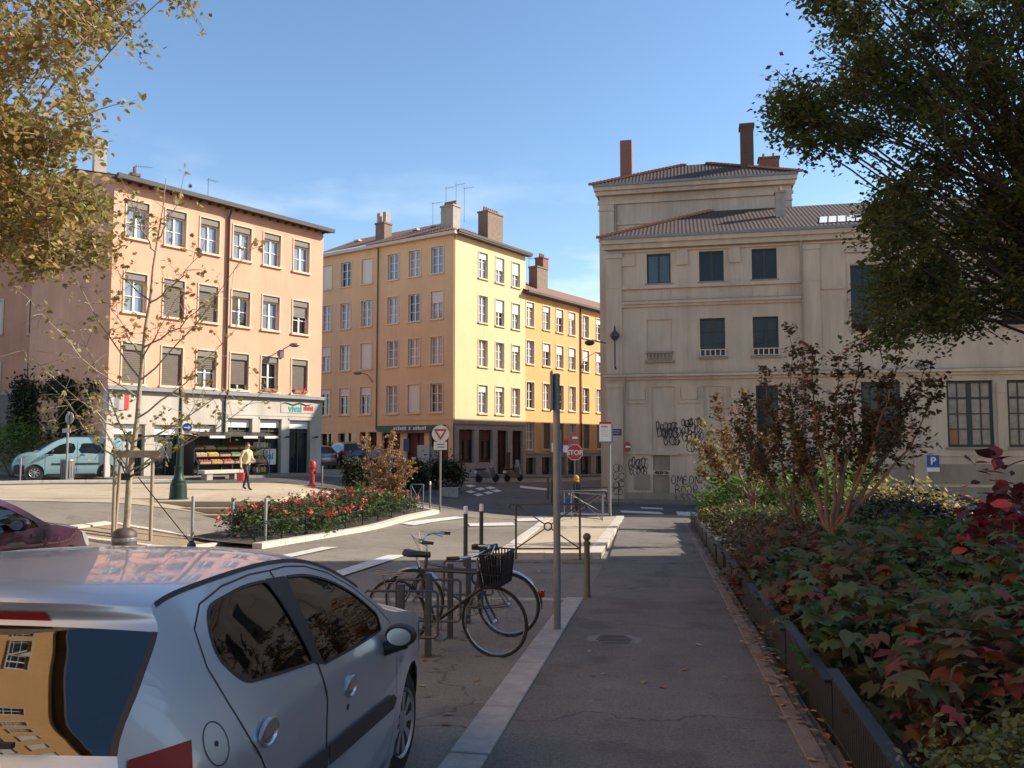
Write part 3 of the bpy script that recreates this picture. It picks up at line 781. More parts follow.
# ---------------------------------------------------------------- yellow corner building
def yellow_building():
    org = Vector((O_Y.x, O_Y.y, 0)); O = O_Y
    root = thing('yellow_building', 'yellow rendered corner building of five storeys with tiled roof', 'building', org)
    LW, RW = 13.2, 8.62
    rows = [(13.25, 15.08), (10.1, 12.0), (7.0, 8.87), (3.72, 5.68)]
    lc = [-12.3, -10.25, -8.1, -5.5, -3.5, -1.45]; rc = [3.3, 5.32, 7.35]
    OL = O - U_YL * LW
    hl = [(c + LW - .53, c + LW + .53, r[0], r[1], .22) for r in rows for c in lc]
    hr = [(c - .52, c + .52, r[0], r[1], .22) for r in rows for c in rc]
    gl = [(.45, 1.8, -.9, 2.33, .35), (2.35, 4.1, -.9, 2.36, .35), (4.56, 5.15, -1.1, 2.43, .35), (5.42, 6.25, -1.1, 2.43, .35), (6.75, 8.5, -1.1, 2.34, .35), (9.0, 10.7, -1.1, 2.33, .35), (11.15, 12.8, -1.1, 2.38, .35)]
    gr = [(.6, 2.25, .3, 2.58, .3), (2.8, 4.42, .3, 2.57, .3), (5.0, 6.28, -1.05, 2.55, .3), (6.86, 8.18, -1.05, 2.55, .3)]
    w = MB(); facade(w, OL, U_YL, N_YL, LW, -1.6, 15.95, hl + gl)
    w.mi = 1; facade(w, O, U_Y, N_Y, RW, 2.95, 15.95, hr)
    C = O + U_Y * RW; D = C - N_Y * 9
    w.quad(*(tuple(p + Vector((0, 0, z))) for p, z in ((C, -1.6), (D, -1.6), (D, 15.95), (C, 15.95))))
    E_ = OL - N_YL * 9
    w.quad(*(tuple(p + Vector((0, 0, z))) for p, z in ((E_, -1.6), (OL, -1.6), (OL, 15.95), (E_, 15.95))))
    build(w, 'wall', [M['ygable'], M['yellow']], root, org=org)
    s = MB(); Os = O + N_Y * .04; facade(s, Os, U_Y, N_Y, RW, -1.6, 2.95, gr, a0=.0); wbox(s, O, U_Y, N_Y, -.05, RW, 0, .14, 2.95, 3.15)
    build(s, 'shop_front', M['plaster'], root, org=org)
    for h in gr:
        door = h[2] < 0
        panel_hole(root, org, Os, U_Y, N_Y, h, .28, M['darkwood'] if door else M['pane'], 'door' if door else 'shop_window')
        fr = MB(); a, b, z0, z1 = h[:4]
        xs = (a + .05, b - .05, (a + b) / 2)
        for x in xs: wbox(fr, Os, U_Y, N_Y, x - .045, x + .045, -.26, -.2, z0, z1)
        wbox(fr, Os, U_Y, N_Y, a, b, -.255, -.205, z1 - .75, z1 - .67); wbox(fr, Os, U_Y, N_Y, a, b, -.255, -.21, z0 + .02, z0 + .2)
        if not door: wbox(fr, Os, U_Y, N_Y, a, b, -.27, -.19, z1 - .65, z1 - .08)
        build(fr, 'shop_frame', M['darkred'], root, org=org)
    for k, h in enumerate(gl):
        panel_hole(root, org, OL, U_YL, N_YL, h, .34, [M['pane'], M['pane'], M['darkwood'], M['darkred'], M['darkred'], M['darkred'], M['darkred']][k], 'shop_window' if k < 2 else 'door')
        fr = MB(); a, b, z0, z1 = h[:4]
        for t in ((.02, .5, .98) if k != 2 else (.03, .97)):
            x = a + (b - a) * t; wbox(fr, OL, U_YL, N_YL, x - .04, x + .04, -.33, -.25, z0, z1)
        wbox(fr, OL, U_YL, N_YL, a, b, -.325, -.255, z1 - .7, z1 - .62)
        if k < 2: wbox(fr, OL, U_YL, N_YL, a, b, -.325, -.258, z0, .3)
        if k >= 4:
            for j in range(14): wbox(fr, OL, U_YL, N_YL, a + .05, b - .05, -.335, -.32, -.9 + j * .18, -.76 + j * .18)
        build(fr, 'shop_frame', M['darkframe'] if k < 2 else M['darkred'], root, org=org)
    base = dict(depth=.2, trim=.08, bars=2, mull=1, tm='ytrim', sm='ytrim')
    seq = [dict(shut=.97), dict(pane='pane'), dict(shut=.98), dict(pane='paneb'), dict(pane='panec'), dict(pane='paneb'),
           dict(pane='panec'), dict(pane='panec'), dict(pane='panew'), dict(pane='panec'), dict(pane='pane'), dict(pane='panec', shut=.42),
           dict(shut=.38, pane='panec'), dict(pane='panec'), dict(shut=.98), dict(pane='panec'), dict(pane='panec'), dict(pane='panec'),
           dict(shut=.2, pane='pane'), dict(shut=.3, pane='pane'), dict(shut=.3, pane='pane'), dict(pane='panec'), dict(shut=.98), dict(pane='pane')]
    for k, h in enumerate(hl): window(root, org, OL, U_YL, h, dict(base, **seq[k]))
    seqr = [dict(shut=.25, pane='paneb'), dict(shut=.5, pane='paneb'), dict(shut=.5, pane='paneb'), dict(pane='paneb'), dict(shut=.48, pane='pane'), dict(shut=.42, pane='paneb'),
            dict(pane='panec'), dict(pane='panec'), dict(shut=.25, pane='panec'), dict(shut=.25, pane='paneb'), dict(shut=.18, pane='panec'), dict(pane='panec')]
    for k, h in enumerate(hr): window(root, org, O, U_Y, h, dict(base, **seqr[k]))
    # cornice strip and roof: two slopes meeting at a hip over the corner
    e = .35; z0 = 15.95; zr = 18.1
    A0 = OL + N_YL * e; A1 = O + N_YL * e + N_Y * e; A2 = C + N_Y * e
    # ridge points
    Rc = O - N_YL * 4.2 - N_Y * 4.2; RL = OL - N_YL * 4.2; RR = C - N_Y * 4.2
    V = lambda p, z: (p.x, p.y, z)
    ro = MB(); ro.quad(V(A0 - U_YL * .0, z0 + .05), V(A1, z0 + .05), V(Rc, zr), V(RL, zr)); ro.quad(V(A1, z0 + .05), V(A2 + U_Y * .3, z0 + .05), V(RR + U_Y * .3, zr), V(Rc, zr))
    ro.quad(V(RL, zr), V(Rc, zr), V(D, z0), V(E_, z0)); ro.quad(V(Rc, zr), V(RR + U_Y * .3, zr), V(D + U_Y * .3, z0), V(D, z0))
    build(ro, 'roof', M['tiles'], root, org=org)
    co = MB(); wbox(co, OL, U_YL, N_YL, 0, LW + e, 0, e, 15.72, 15.95); build(co, 'cornice', M['trim'], root, org=org)
    ev = MB(); wbox(ev, O, U_Y, N_Y, -.02, RW + .35, -.02, e + .1, 15.80, 15.98); wbox(ev, O, U_Y, N_Y, -.02, RW + .35, e, e + .14, 15.9, 16.06)
    build(ev, 'eaves', M['eave'], root, org=org)
    dp = MB(); q = OL + U_YL * (LW - 6.95) + N_YL * .07; dp.tube([V(q, 15.7), V(q, 2.6)], .05, 6); q = O + N_Y * .06 + U_Y * .12; dp.tube([V(q + N_YL * .08, 15.8), V(q + N_YL * .08, -1)], .035, 6); build(dp, 'downpipe', M['oldshutter'], root, org=org)
    def on(a, d, isR=False): return (O + U_Y * a - N_Y * d) if isR else (OL + U_YL * a - N_YL * d)
    ry = math.atan2(U_YL.y, U_YL.x); rr = math.atan2(U_Y.y, U_Y.x)
    p = on(5.0, 1.8); chimney(root, org, p.x, p.y, 16.3, 18.0, .9, .8, ry, M['oldbrick'], 0)
    p = on(4.7, 1.8); chimney(root, org, p.x, p.y, 18.05, 18.9, .3, .5, ry, M['plaster'], 0, False); p = on(5.3, 1.8); chimney(root, org, p.x, p.y, 18.05, 18.9, .3, .5, ry, M['plaster'], 0, False)
    p = on(11.6, 1.6); chimney(root, org, p.x, p.y, 16.6, 18.2, 1.1, .8, ry, M['plaster'], 6)
    p = on(9.9, 3.4); chimney(root, org, p.x, p.y, 17, 18.4, .7, .6, ry, M['oldbrick'], 3)
    p = on(6.2, 1.5, True); chimney(root, org, p.x, p.y, 16.4, 18.7, 1.9, .9, rr, M['oldbrick'], 7)
    for a, d, h in ((9.8, 3.3, 3.3), (10.5, 3.6, 3.5), (12.2, 2.4, 2.6), (8.8, 3.0, 2.2)):
        p = on(a, d); antenna(root, org, p.x, p.y, 17.2, h, ry + .4)
    for a in (1.5, 7.5, 9.2):
        p = on(a, 2.6); sk = MB(); sk.box(p.x, p.y, 17.45, .5, .35, .12, ry); build(sk, 'roof_vent', M['trim'], root, org=org)
    # green fascia with pale lettering, balcony line, lamp on bracket
    aw = MB(); wbox(aw, OL, U_YL, N_YL, LW - 6.5, LW - .6, .03, .45, 2.42, 2.86); a = build(aw, 'shop_fascia', M['fascia'], root, org=org)
    lt = MB()
    for k in range(15):
        if k in (6, 8): continue
        x = LW - 4.9 + k * .2; wbox(lt, OL, U_YL, N_YL, x, x + .13, .45, .462, 2.54, 2.72 + .03 * (k % 3))
    build(lt, 'lettering', M['shutter'], a, org=org)
    sc_ = MB(); wbox(sc_, OL, U_YL, N_YL, .0, LW, 0, .03, 3.2, 3.3); build(sc_, 'string_course', M['ygable'], root, org=org)
    L = MB(); p0 = OL + U_YL * (LW - 7.35) + N_YL * .05
    L.tube([V(p0, 6.0), V(p0 + N_YL * .5, 6.5), V(p0 + N_YL * 1.3, 6.6)], .035, 6); L.sphere(V(p0 + N_YL * 1.5, 6.55), (.32, .22, .12), 8, 6); build(L, 'wall_lamp', M['metal'], root, org=org)
    return root
yellow_building()

# ---------------------------------------------------------------- orange annex up the street
def orange_building():
    O = O_Y + U_Y * 8.63; org = Vector((O.x, O.y, 0)); u, n = U_Y, N_Y; O = O - n * .02
    root = thing('orange_building', 'lower orange building continuing the street beside the yellow one', 'building', org)
    W = 27.; cols_ = [.67, 2.98, 4.95, 6.87, 9.1, 11.4, 13.6, 15.8, 18, 20.2, 22.4, 24.6]
    rows = [(10.52, 12.38), (7.65, 9.43), (4.27, 6.26), (1.15, 3.2)]
    hs = [(c - .53, c + .53, r[0], r[1], .22) for r in rows for c in cols_]
    gh = [(c - .75, c + .75, -1.1, .55, .35) for c in cols_]
    w = MB(); facade(w, O, u, n, W, .8, 13.05, hs)
    B = O + u * W - n * 9; A = O - n * 9
    V = lambda p, z: (p.x, p.y, z)
    w.quad(V(O + u * W, -1.6), V(B, -1.6), V(B, 13.05), V(O + u * W, 13.05)); w.quad(V(A, 13.05), V(O, 13.05), V(O, 12), V(A, 12))
    build(w, 'wall', M['orange'], root, org=org)
    s = MB(); facade(s, O + n * .03, u, n, W, -1.6, .8, gh); wbox(s, O, u, n, 0, W, 0, .1, .8, .92); build(s, 'shop_front', M['plaster'], root, org=org)
    for h in gh: panel_hole(root, org, O, u, n, h, .3, M['pane'], 'shop_window')
    base = dict(depth=.2, trim=.08, bars=2, mull=1, vb=0, tm='ytrim', sm='ytrim')
    for k, h in enumerate(hs):
        r = k // 12
        st = dict(base, pane=['panec', 'paneb', 'pane'][(k * 7 + r) % 3])
        if r == 0: st['shut'] = [.2, .25, .35, .3, .0, .25][k % 6]
        if r == 1: st['shut'] = [.0, .35, .4, .4, .5, .45][k % 6]
        if r == 2: st['pane'] = 'panec' if k % 2 else 'pane'
        if r == 3: st['shut'] = .97 if k % 3 else 0; st['hm'] = 'oldshutter'
        window(root, org, O, u, h, st)
    ro = MB(); ro.quad(V(O + n * .5 - u * .3, 13.1), V(O + n * .5 + u * W, 13.1), V(O - n * 4.5 + u * W, 15.4), V(O - n * 4.5 - u * .3, 15.4)); ro.quad(V(O - n * 4.5, 15.4), V(O - n * 4.5 + u * W, 15.4), V(B, 13.1), V(A, 13.1))
    build(ro, 'roof', M['tiles'], root, org=org)
    ev = MB(); wbox(ev, O, u, n, -.35, W, -.05, .5, 12.93, 13.08); wbox(ev, O, u, n, -.35, W, .42, .6, 12.98, 13.16); build(ev, 'eaves', M['eave'], root, org=org)
    dp = MB(); q = O + u * 8.15 + n * .08; dp.tube([V(q, 12.9), V(q, -1)], .06, 6); build(dp, 'downpipe', M['darkred'], root, org=org)
    rr = math.atan2(u.y, u.x)
    def on(a, d): return O + u * a - n * d
    p = on(5.2, 2.2); chimney(root, org, p.x, p.y, 13.5, 16.0, 1.6, .8, rr, M['oldbrick'], 0); p = on(5.7, 2.2); chimney(root, org, p.x, p.y, 16.0, 16.9, .8, .8, rr, M['brick'], 3)
    p = on(.7, 2.0); chimney(root, org, p.x, p.y, 13.5, 15.3, .55, .7, rr, M['brick'], 0); p = on(1.3, 1.4); chimney(root, org, p.x, p.y, 13.4, 15.0, .35, .5, rr, M['oldbrick'], 0)
    p = on(5.0, 3); antenna(root, org, p.x, p.y, 14.5, 2.6, rr)
    L = MB(); p0 = O + u * 9.6; L.tube([V(p0, 9.0), V(p0 + n * .7, 9.3), V(p0 + n * 1.2, 9.2)], .03, 6); L.sphere(V(p0 + n * 1.25, 9.05), (.28, .28, .16), 8, 6); build(L, 'wall_lamp', M['metal'], root, org=org)
    L = MB(); p0 = O + u * 8.0; L.tube([V(p0, 1.9), V(p0 + n * .9, 2.1)], .03, 6); build(L, 'sign_bracket', M['metal'], root, org=org)
    return root
orange_building()

# ---------------------------------------------------------------- beige stone building on the right
def stroke(mb, O, u, n, pts, r, rnd):
    """flat sprayed stroke on the wall through (along, height) points, width swelling and thinning"""
    P = [O + u * a + n * (.006 + rnd.uniform(0, .002)) + Vector((0, 0, z)) for a, z in pts]
    vs = []
    for i, p in enumerate(P):
        d = P[min(i + 1, len(P) - 1)] - P[max(i - 1, 0)]
        if d.length < 1e-5: d = u.copy()
        w = n.cross(d.normalized()) * r * rnd.uniform(.6, 1.25); vs += [p - w, p + w]
    mb.add(vs, [(2 * i, 2 * i + 2, 2 * i + 3, 2 * i + 1) for i in range(len(P) - 1)])

def smooth_path(p, k=5):
    out = []
    for i in range(len(p) - 1):
        a, b, c, d = p[max(0, i - 1)], p[i], p[i + 1], p[min(len(p) - 1, i + 2)]
        for q in range(k):
            t = q / k; out.append(tuple(.5 * (2 * y + (z - x) * t + (2 * x - 5 * y + 4 * z - w) * t * t + (3 * y - x - 3 * z + w) * t ** 3) for x, y, z, w in zip(a, b, c, d)))
    return out + [p[-1]]

def scribble(mb, O, u, n, a, z, w, h, seed, nl=6, r=.018):
    """one throw of overlapping looped letters"""
    rnd = random.Random(seed); x = a
    for k in range(nl):
        s = rnd.uniform(.7, 1.5) * w / nl; cz = z + rnd.uniform(-.15, .15) * h; kind = rnd.choice((0, 3, 4, 4, 4, 5))
        if kind == 0: q = [(x, cz + .4 * h), (x + .1 * s, cz - .4 * h), (x + .6 * s, cz - .3 * h), (x + .9 * s, cz + .2 * h), (x + .4 * s, cz + .45 * h), (x - .1 * s, cz + .1 * h)]
        elif kind == 4:
            t0 = rnd.uniform(0, 6); q = [(x + s * (.5 + .55 * math.cos(t0 + t * .9)) + .03 * t * s, cz + .5 * h * math.sin(t0 + t * .9) * (1 - .05 * t)) for t in range(10)]
        elif kind == 1: q = [(x + .8 * s, cz + .4 * h), (x + .1 * s, cz + .3 * h), (x + .0 * s, cz - .1 * h), (x + .7 * s, cz - .05 * h), (x + .8 * s, cz - .45 * h), (x - .1 * s, cz - .4 * h)]
        elif kind == 2: q = [(x, cz - .45 * h), (x + .25 * s, cz + .45 * h), (x + .5 * s, cz - .2 * h), (x + .8 * s, cz + .5 * h), (x + 1.0 * s, cz - .45 * h)]
        else: q = [(x + .9 * s, cz + .3 * h), (x + .3 * s, cz + .5 * h), (x - .1 * s, cz), (x + .4 * s, cz - .5 * h), (x + 1.0 * s, cz - .1 * h), (x + .5 * s, cz + .05 * h)]
        stroke(mb, O, u, n, smooth_path(q), r * rnd.uniform(.8, 1.3), rnd); x += w / nl

LET = {'O': [[(0, .5), (.15, .95), (.6, 1), (.85, .5), (.6, .02), (.15, .05), (0, .5), (.1, .8)]], 'M': [[(0, 0), (.1, 1), (.4, .4), (.75, 1), (.9, 0)]], 'E': [[(.7, .95), (.1, .9), (.05, .5), (0, .05), (.75, 0)], [(.05, .52), (.6, .5)]], 'N': [[(0, 0), (.08, 1), (.7, .05), (.8, 1)]],
       'B': [[(.05, 0), (.08, 1), (.6, .9), (.6, .6), (.1, .52), (.7, .4), (.7, .1), (.05, 0)]], 'R': [[(.05, 0), (.08, 1), (.65, .85), (.55, .5), (.1, .5), (.75, 0)]], 'I': [[(.3, 0), (.35, 1)]], 'S': [[(.7, .9), (.3, 1), (.05, .75), (.4, .5), (.7, .3), (.4, 0), (0, .1)]]}
def hand_letters(mb, O, u, n, txt, a, z, h, w, seed, r=.02):
    rnd = random.Random(seed)
    for ch in txt:
        k = rnd.uniform(.85, 1.15)
        for pl in LET[ch]: stroke(mb, O, u, n, smooth_path([(a + x * w * k + rnd.uniform(-.012, .012), z + (y - .5) * h * k + rnd.uniform(-.015, .015)) for x, y in pl]), r, rnd)
        a += w * 1.12

def stone_building():
    O, u, n = O_S, U_S, N_S; org = Vector((O.x, O.y, -1.5))
    root = thing('stone_building', 'beige stone public building with pilasters and dark framed windows', 'building', org)
    V = lambda a, d, z: tuple(O + u * a - n * d + Vector((0, 0, z)))
    W1, W2 = 10.5, 34.0
    c3 = [2.77, 5.52, 8.2]
    holes = [(c - .63, c + .63, 10.15, 11.78, .25) for c in c3] + [(c - .64, c + .64, 6.15, 8.2, .25) for c in c3[1:]] + [(c3[0] - .66, c3[0] + .66, 6.1, 8.2, .07)] \
        + [(2.32, 3.56, 1.2, 4.62, .07), (5.0, 6.06, 1.2, 4.62, .07), (7.65, 8.75, 1.6, 4.62, .25), (2.34, 3.2, -1.4, -.02, .15), (2.36, 3.24, .2, 1.02, .1)]
    gw = [12.85, 14.0 + .0, 17.75, 20.45, 24.0, 26.7, 30.2]
    big = [(12.75, 14.6), (16.7, 18.8), (19.42, 21.5), (24.0, 26.1), (26.7, 28.8), (31, 33.1)]
    hb = [(a, b, 1.45, 4.72, .28) for a, b in big]
    up = [(12.4, 13.8), (16.1, 17.5), (19.4, 20.9), (22.6, 24.0), (26, 27.4), (29.4, 30.8)]
    hu = [(a, b, 7.4, 10.7, .25) for a, b in up]
    w = MB(); facade(w, O, u, n, W1, -2.2, 12.05, holes); facade(w, O, u, n, W2, -3.2, 12.05, hb + hu, a0=W1)
    # left flank of the lower block and far right end
    w.quad(V(0, 0, -2.2), V(0, 0, 12.05), V(0, 6.5, 12.05), V(0, 6.5, -2.2)); w.quad(V(W2, 0, -3.2), V(W2, 14, -3.2), V(W2, 14, 12.05), V(W2, 0, 12.05))
    # tall block set back
    T0, T1, SB, TZ = -1.05, 10.3, 6.0, 16.85
    w.quad(V(T0, SB, -2), V(T1, SB, -2), V(T1, SB, TZ), V(T0, SB, TZ)); w.quad(V(T0, SB + 5.4, -2), V(T0, SB, -2), V(T0, SB, TZ), V(T0, SB + 5.4, TZ)); w.quad(V(T1, SB, -2), V(T1, SB + 5.4, -2), V(T1, SB + 5.4, TZ), V(T1, SB, TZ))
    # unseen lower rear range along the side street, added to shade the yellow face
    ra = Vector(V(T0 + .3, SB + 5.4, 0)); ru = U_Y; rn = Vector((ru.y, -ru.x, 0))
    rp = [ra, ra + ru * 34, ra + ru * 34 + rn * 10, ra + rn * 10]
    for p, q in zip(rp, rp[1:] + rp[:1]): w.quad(*(tuple(k + Vector((0, 0, z))) for k, z in ((p, -2), (q, -2), (q, 10.6), (p, 10.6))))
    w.quad(*(tuple(k + Vector((0, 0, 10.6))) for k in rp))
    build(w, 'wall', M['stone'], root, org=org)
    # mouldings
    c = MB(); B_ = lambda a0, a1, d0, d1, z0, z1: wbox(c, O, u, n, a0, a1, d0, d1, z0, z1)
    B_(-.1, W2, 0, .1, 11.88, 11.97); B_(-.18, W2, 0, .28, 12.05, 12.32); B_(-.26, W2, 0, .42, 12.32, 12.56)
    B_(.78, 10.08, 0, .14, 9.87, 10.05); B_(.78, 10.08, 0, .10, 8.9, 9.05); B_(.78, 10.08, 0, .2, 9.05, 9.2)
    B_(-.12, W2, 0, .12, 5.0, 5.16); B_(-.2, W2, 0, .3, 5.16, 5.3)
    for a in (0, 10.12): 
        B_(a - .04, a + .80, 0, .12, 5.3, 11.6); B_(a - .08, a + .84, 0, .17, 11.6, 11.85); B_(a - .06, a + .82, 0, .14, 9.95, 10.0)
        B_(a - .04, a + .80, 0, .12, -2.2, 4.6); B_(a - .09, a + .85, 0, .18, 4.6, 4.8)
    for a in (15.1, 22.0, 29.3): B_(a, a + .62, 0, .12, -2.6, 4.6); B_(a - .05, a + .67, 0, .17, 4.6, 4.8)
    for a in (18.93, 26.2): B_(a, a + .38, 0, .1, 1.3, 4.6); B_(a - .04, a + .42, 0, .15, 4.1, 4.35)
    for a in (4.0, 6.7): B_(a - .3, a + .3, 0, .1, 11.1, 11.9)
    B_(.02, 1.5, 0, .08, 11.15, 11.7)
    for k in c3: B_(k - .6, k + .6, 0, .05, 9.25, 9.8); B_(k - .72, k + .72, .02, .06, 9.2, 9.25)
    for a, b in ((1.0, 2.1), (3.75, 4.8), (6.25, 7.4)): B_(a, b, 0, .06, 3.75, 3.85); B_(a + .12, b - .12, 0, .05, 3.95, 4.5); B_(a, a + .07, 0, .05, 3.85, 4.6); B_(b - .07, b, 0, .05, 3.85, 4.6)
    B_(.85, W1, 0, .07, 1.05, 1.17); B_(2.2, 3.7, 0, .14, 1.02, 1.2)
    B_(W1 + .5, W2, 0, .09, -.5, -.38); B_(W1 + .5, W2, 0, .06, 1.0, 1.1)
    for a, b in up: B_(a - .25, b + .25, 0, .16, 11.35, 11.5); B_(a - .2, b + .2, 0, .05, 10.75, 11.3); B_(a - .15, a - .02, 0, .05, 7.4, 10.75); B_(b + .02, b + .15, 0, .05, 7.4, 10.75)
    for a, b in zip([11.0, 14.1, 17.8, 21.2, 24.3], [12.1, 15.9, 19.1, 22.3, 25.8]): B_(a, b, 0, .07, 9.5, 9.62)
    # blind frames on the tall block
    OT = O - n * SB
    t = lambda a0, a1, d0, d1, z0, z1: wbox(c, OT, u, n, a0, a1, d0, d1, z0, z1)
    t(T0 - .1, T1 + .1, 0, .12, 16.3, 16.5); t(T0 - .2, T1 + .2, 0, .32, 16.85, 17.1); t(T0 - .28, T1 + .3, 0, .45, 17.1, 17.35); t(T0, T1, 0, .08, 15.0, 15.15)
    for a in (T0, T1 - .9): t(a, a + .9, 0, .1, 2, 16.3); t(a - .05, a + .95, 0, .15, 14.0, 14.25); t(a - .05, a + .95, 0, .15, 15.9, 16.0)
    build(c, 'moulding', M['stone'], root, org=org)
    z = MB(); Z = lambda a0, a1, d0, d1, z0, z1: wbox(z, O, u, n, a0, a1, d0, d1, z0, z1)
    Z(-.3, W2, .28, .5, 12.56, 12.71); Z(.78, 10.08, .0, .22, 9.2, 9.23); Z(-.22, W2, 0, .32, 5.3, 5.33); wbox(z, OT, u, n, T0 - .32, T1 + .35, 0, .52, 17.35, 17.5)
    build(z, 'gutter', M['zinc'], root, org=org)
    pl = MB(); wbox(pl, O, u, n, .0, W1, 0, .05, -2.2, -.95); wbox(pl, O, u, n, W1 + .9, W2, 0, .05, -3.2, -.5); wbox(pl, O, u, n, 1.35, 2.2, .0, .055, -.8, 0)
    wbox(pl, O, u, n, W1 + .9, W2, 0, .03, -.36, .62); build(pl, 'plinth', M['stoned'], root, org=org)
    # blind panels inside shallow recesses
    for h in (holes[5], holes[6], holes[7]): panel_hole(root, org, O, u, n, h, .065, M['stone'], 'blind_panel')
    for h in (holes[9], holes[10]): panel_hole(root, org, O, u, n, h, .1, M['stoned'], 'blind_panel')
    ba = MB()
    for k in range(7): wbox(ba, O, u, n, 2.17 + k * .19, 2.26 + k * .19, .0, .06, 6.05, 6.4)
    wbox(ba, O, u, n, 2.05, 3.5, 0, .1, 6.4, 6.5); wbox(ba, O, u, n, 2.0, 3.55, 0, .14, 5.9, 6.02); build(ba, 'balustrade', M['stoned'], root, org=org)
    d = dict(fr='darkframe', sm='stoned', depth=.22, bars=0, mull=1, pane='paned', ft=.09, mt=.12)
    for k in (0, 1, 2): window(root, org, O, u, holes[k], dict(d, bars=0, pane=['pane', 'paned', 'paned'][k]))
    for k in (3, 4): window(root, org, O, u, holes[k], dict(d, bars=2, rail=1, rm='trim', mull=1))
    window(root, org, O, u, holes[8], dict(d, bars=2, mull=1))
    for k, h in enumerate(hb): window(root, org, O, u, h, dict(d, bars=3, mull=1, vb=3, transom=.74, pane='panew' if k in (1, 2) else 'paned', sill=1, mt=.22, ft=.13, bt=.06))
    for h in hu: window(root, org, O, u, h, dict(d, bars=2, mull=1, transom=.7))
    # bands of roof: hipped lean-to on the low block, long roof on the wing, hip on the tall block
    ro = MB(); r0 = 12.68
    ro.quad(V(-.3, -.5, r0), V(W2, -.5, r0), V(W2, 6, 15.55), V(5.6, 6, 15.55)); ro.add([V(-.3, -.5, r0), V(5.6, 6, 15.55), V(-.3, 6, r0)], [(0, 1, 2)])
    ro.quad(V(10.4, 6, 15.55), V(W2, 6, 15.55), V(W2, 13, 13), V(10.4, 13, 13))
    hz = 17.5; ap = (T0 + T1) / 2 + .2
    ro.add([V(T0 - .4, SB - .5, hz), V(T1 + .4, SB - .5, hz), V(T1 + .4, SB + 5.4, hz), V(T0 - .4, SB + 5.4, hz), V(ap - .8, SB + 2.5, 19.3), V(ap + .8, SB + 2.5, 19.3)], [(0, 1, 5, 4), (1, 2, 5), (2, 3, 4, 5), (3, 0, 4)])
    build(ro, 'roof', M['tilesd'], root, org=org)
    hips = [((-.3, -.5, r0), (5.6, 6, r0 + 2.87)), ((T0 - .4, SB - .5, hz), (ap - .8, SB + 2.5, hz + 1.8)), ((T1 + .4, SB - .5, hz), (ap + .8, SB + 2.5, hz + 1.8))]
    for p0, p1 in hips:
        rt = MB()
        for k in range(26):
            p = Vector(V(*(a_ + (b_ - a_) * k / 25 for a_, b_ in zip(p0, p1)))); rt.box(p.x, p.y, p.z + .03, .42, .26, .1)
        build(rt, 'ridge_tiles', M['pot'], root, org=org)
    sk = MB()
    for k in range(6):
        a = 11.0 + k * .45; sk.quad(V(a, .2, 13.04), V(a + .38, .2, 13.04), V(a + .66, 1.9, 13.79), V(a + .28, 1.9, 13.79))
    build(sk, 'skylight', M['white'], root, org=org)
    rz = math.atan2(u.y, u.x)
    def ch(a, dd, z0, z1, wd, dp, mt, pots): p = Vector(V(a, dd, 0)); return chimney(root, org, p.x, p.y, z0, z1, wd, dp, rz, mt, pots, pots != 0)
    ch(.55, 7.2, 17.3, 20.6, .72, .9, M['brick'], 0); ch(7.9, 7.4, 17.3, 20.95, .75, .9, M['chimdark'], 0)
    ch(7.9, 7.4, 20.95, 21.15, .9, 1.0, M['chimdark'], 0)
    ch(9.3, 9.0, 17.3, 19.4, 1.2, .9, M['brick'], 2); ch(9.35, 3.0, 14.0, 15.5, .5, .5, M['plaster'], 1)
    dp = MB(); q = lambda a, z: tuple(O + u * a + n * .2 + Vector((0, 0, z)))
    p = OT + u * (T0 + 1.0) + n * .1
    for pl_, r_ in (([q(10.02, 12.1), q(10.02, -1.5)], .05), ([q(.95, 5.05), q(.9, 4.7), q(.88, -1.4)], .055), ([tuple(p + Vector((0, 0, 16.3))), tuple(p + Vector((0, 0, 13)))], .06)):
        dp = MB(); dp.tube(pl_, r_, 6); build(dp, 'downpipe', M['stoned'], root, org=org)
    # spray-can tags
    tags = [[(2.55, 2.5, 1.15, .55, 1, 6, .022), (2.6, 2.15, 1.2, .55, 2, 6, .024), (2.95, 1.75, .7, .5, 21, 3, .024)],
            [(3.85, 2.7, 1.1, .45, 3, 7, .024), (3.85, 2.35, 1.0, .5, 4, 6, .024), (3.9, 1.95, 1.1, .5, 5, 5, .024)],
            [(4.05, 1.35, .9, .7, 6, 3, .022)], [(1.1, .55, 1.0, .6, 7, 6, .024), (1.15, .15, .9, .5, 8, 5, .02)], [(2.45, .1, .7, .12, 33, 5, .02)]]
    for tg in tags:
        g_ = MB()
        for q in tg: scribble(g_, O, u, n, *q)
        build(g_, 'graffiti', M['ink'], root, org=org)
    g_ = MB()
    for k in range(4): scribble(g_, O + n * .122, u, n, .3, .3 - k * .42, .45, .4, 20 + k, 2, .018)
    build(g_, 'graffiti', M['ink'], root, org=org)
    for tx, a, zz, hh, sd in (('OMEON', 3.3, -.28, .42, 41), ('BOOR', 3.5, -.78, .42, 42), ('ISSS', 3.45, -1.2, .36, 43)):
        g_ = MB(); hand_letters(g_, O + n * .05 if zz < -.95 else O, u, n, tx, a, zz, hh, .27, sd, .02); build(g_, 'graffiti', M['ink'], root, org=org)
    # street name plate on the corner, lantern brackets
    sp = MB(); wbox(sp, O, u, n, .12, .72, .125, .14, 2.05, 2.4); sn = build(sp, 'street_name_plate', M['navy'], root, org=org)
    sp = MB()
    for zz, a0, a1 in ((2.29, .2, .62), (2.17, .26, .58)):
        a = a0
        while a < a1: wbox(sp, O, u, n, a, a + .035, .14, .143, zz - .03, zz + .03); a += .055
    build(sp, 'lettering', M['signgrey'], sn, org=org)
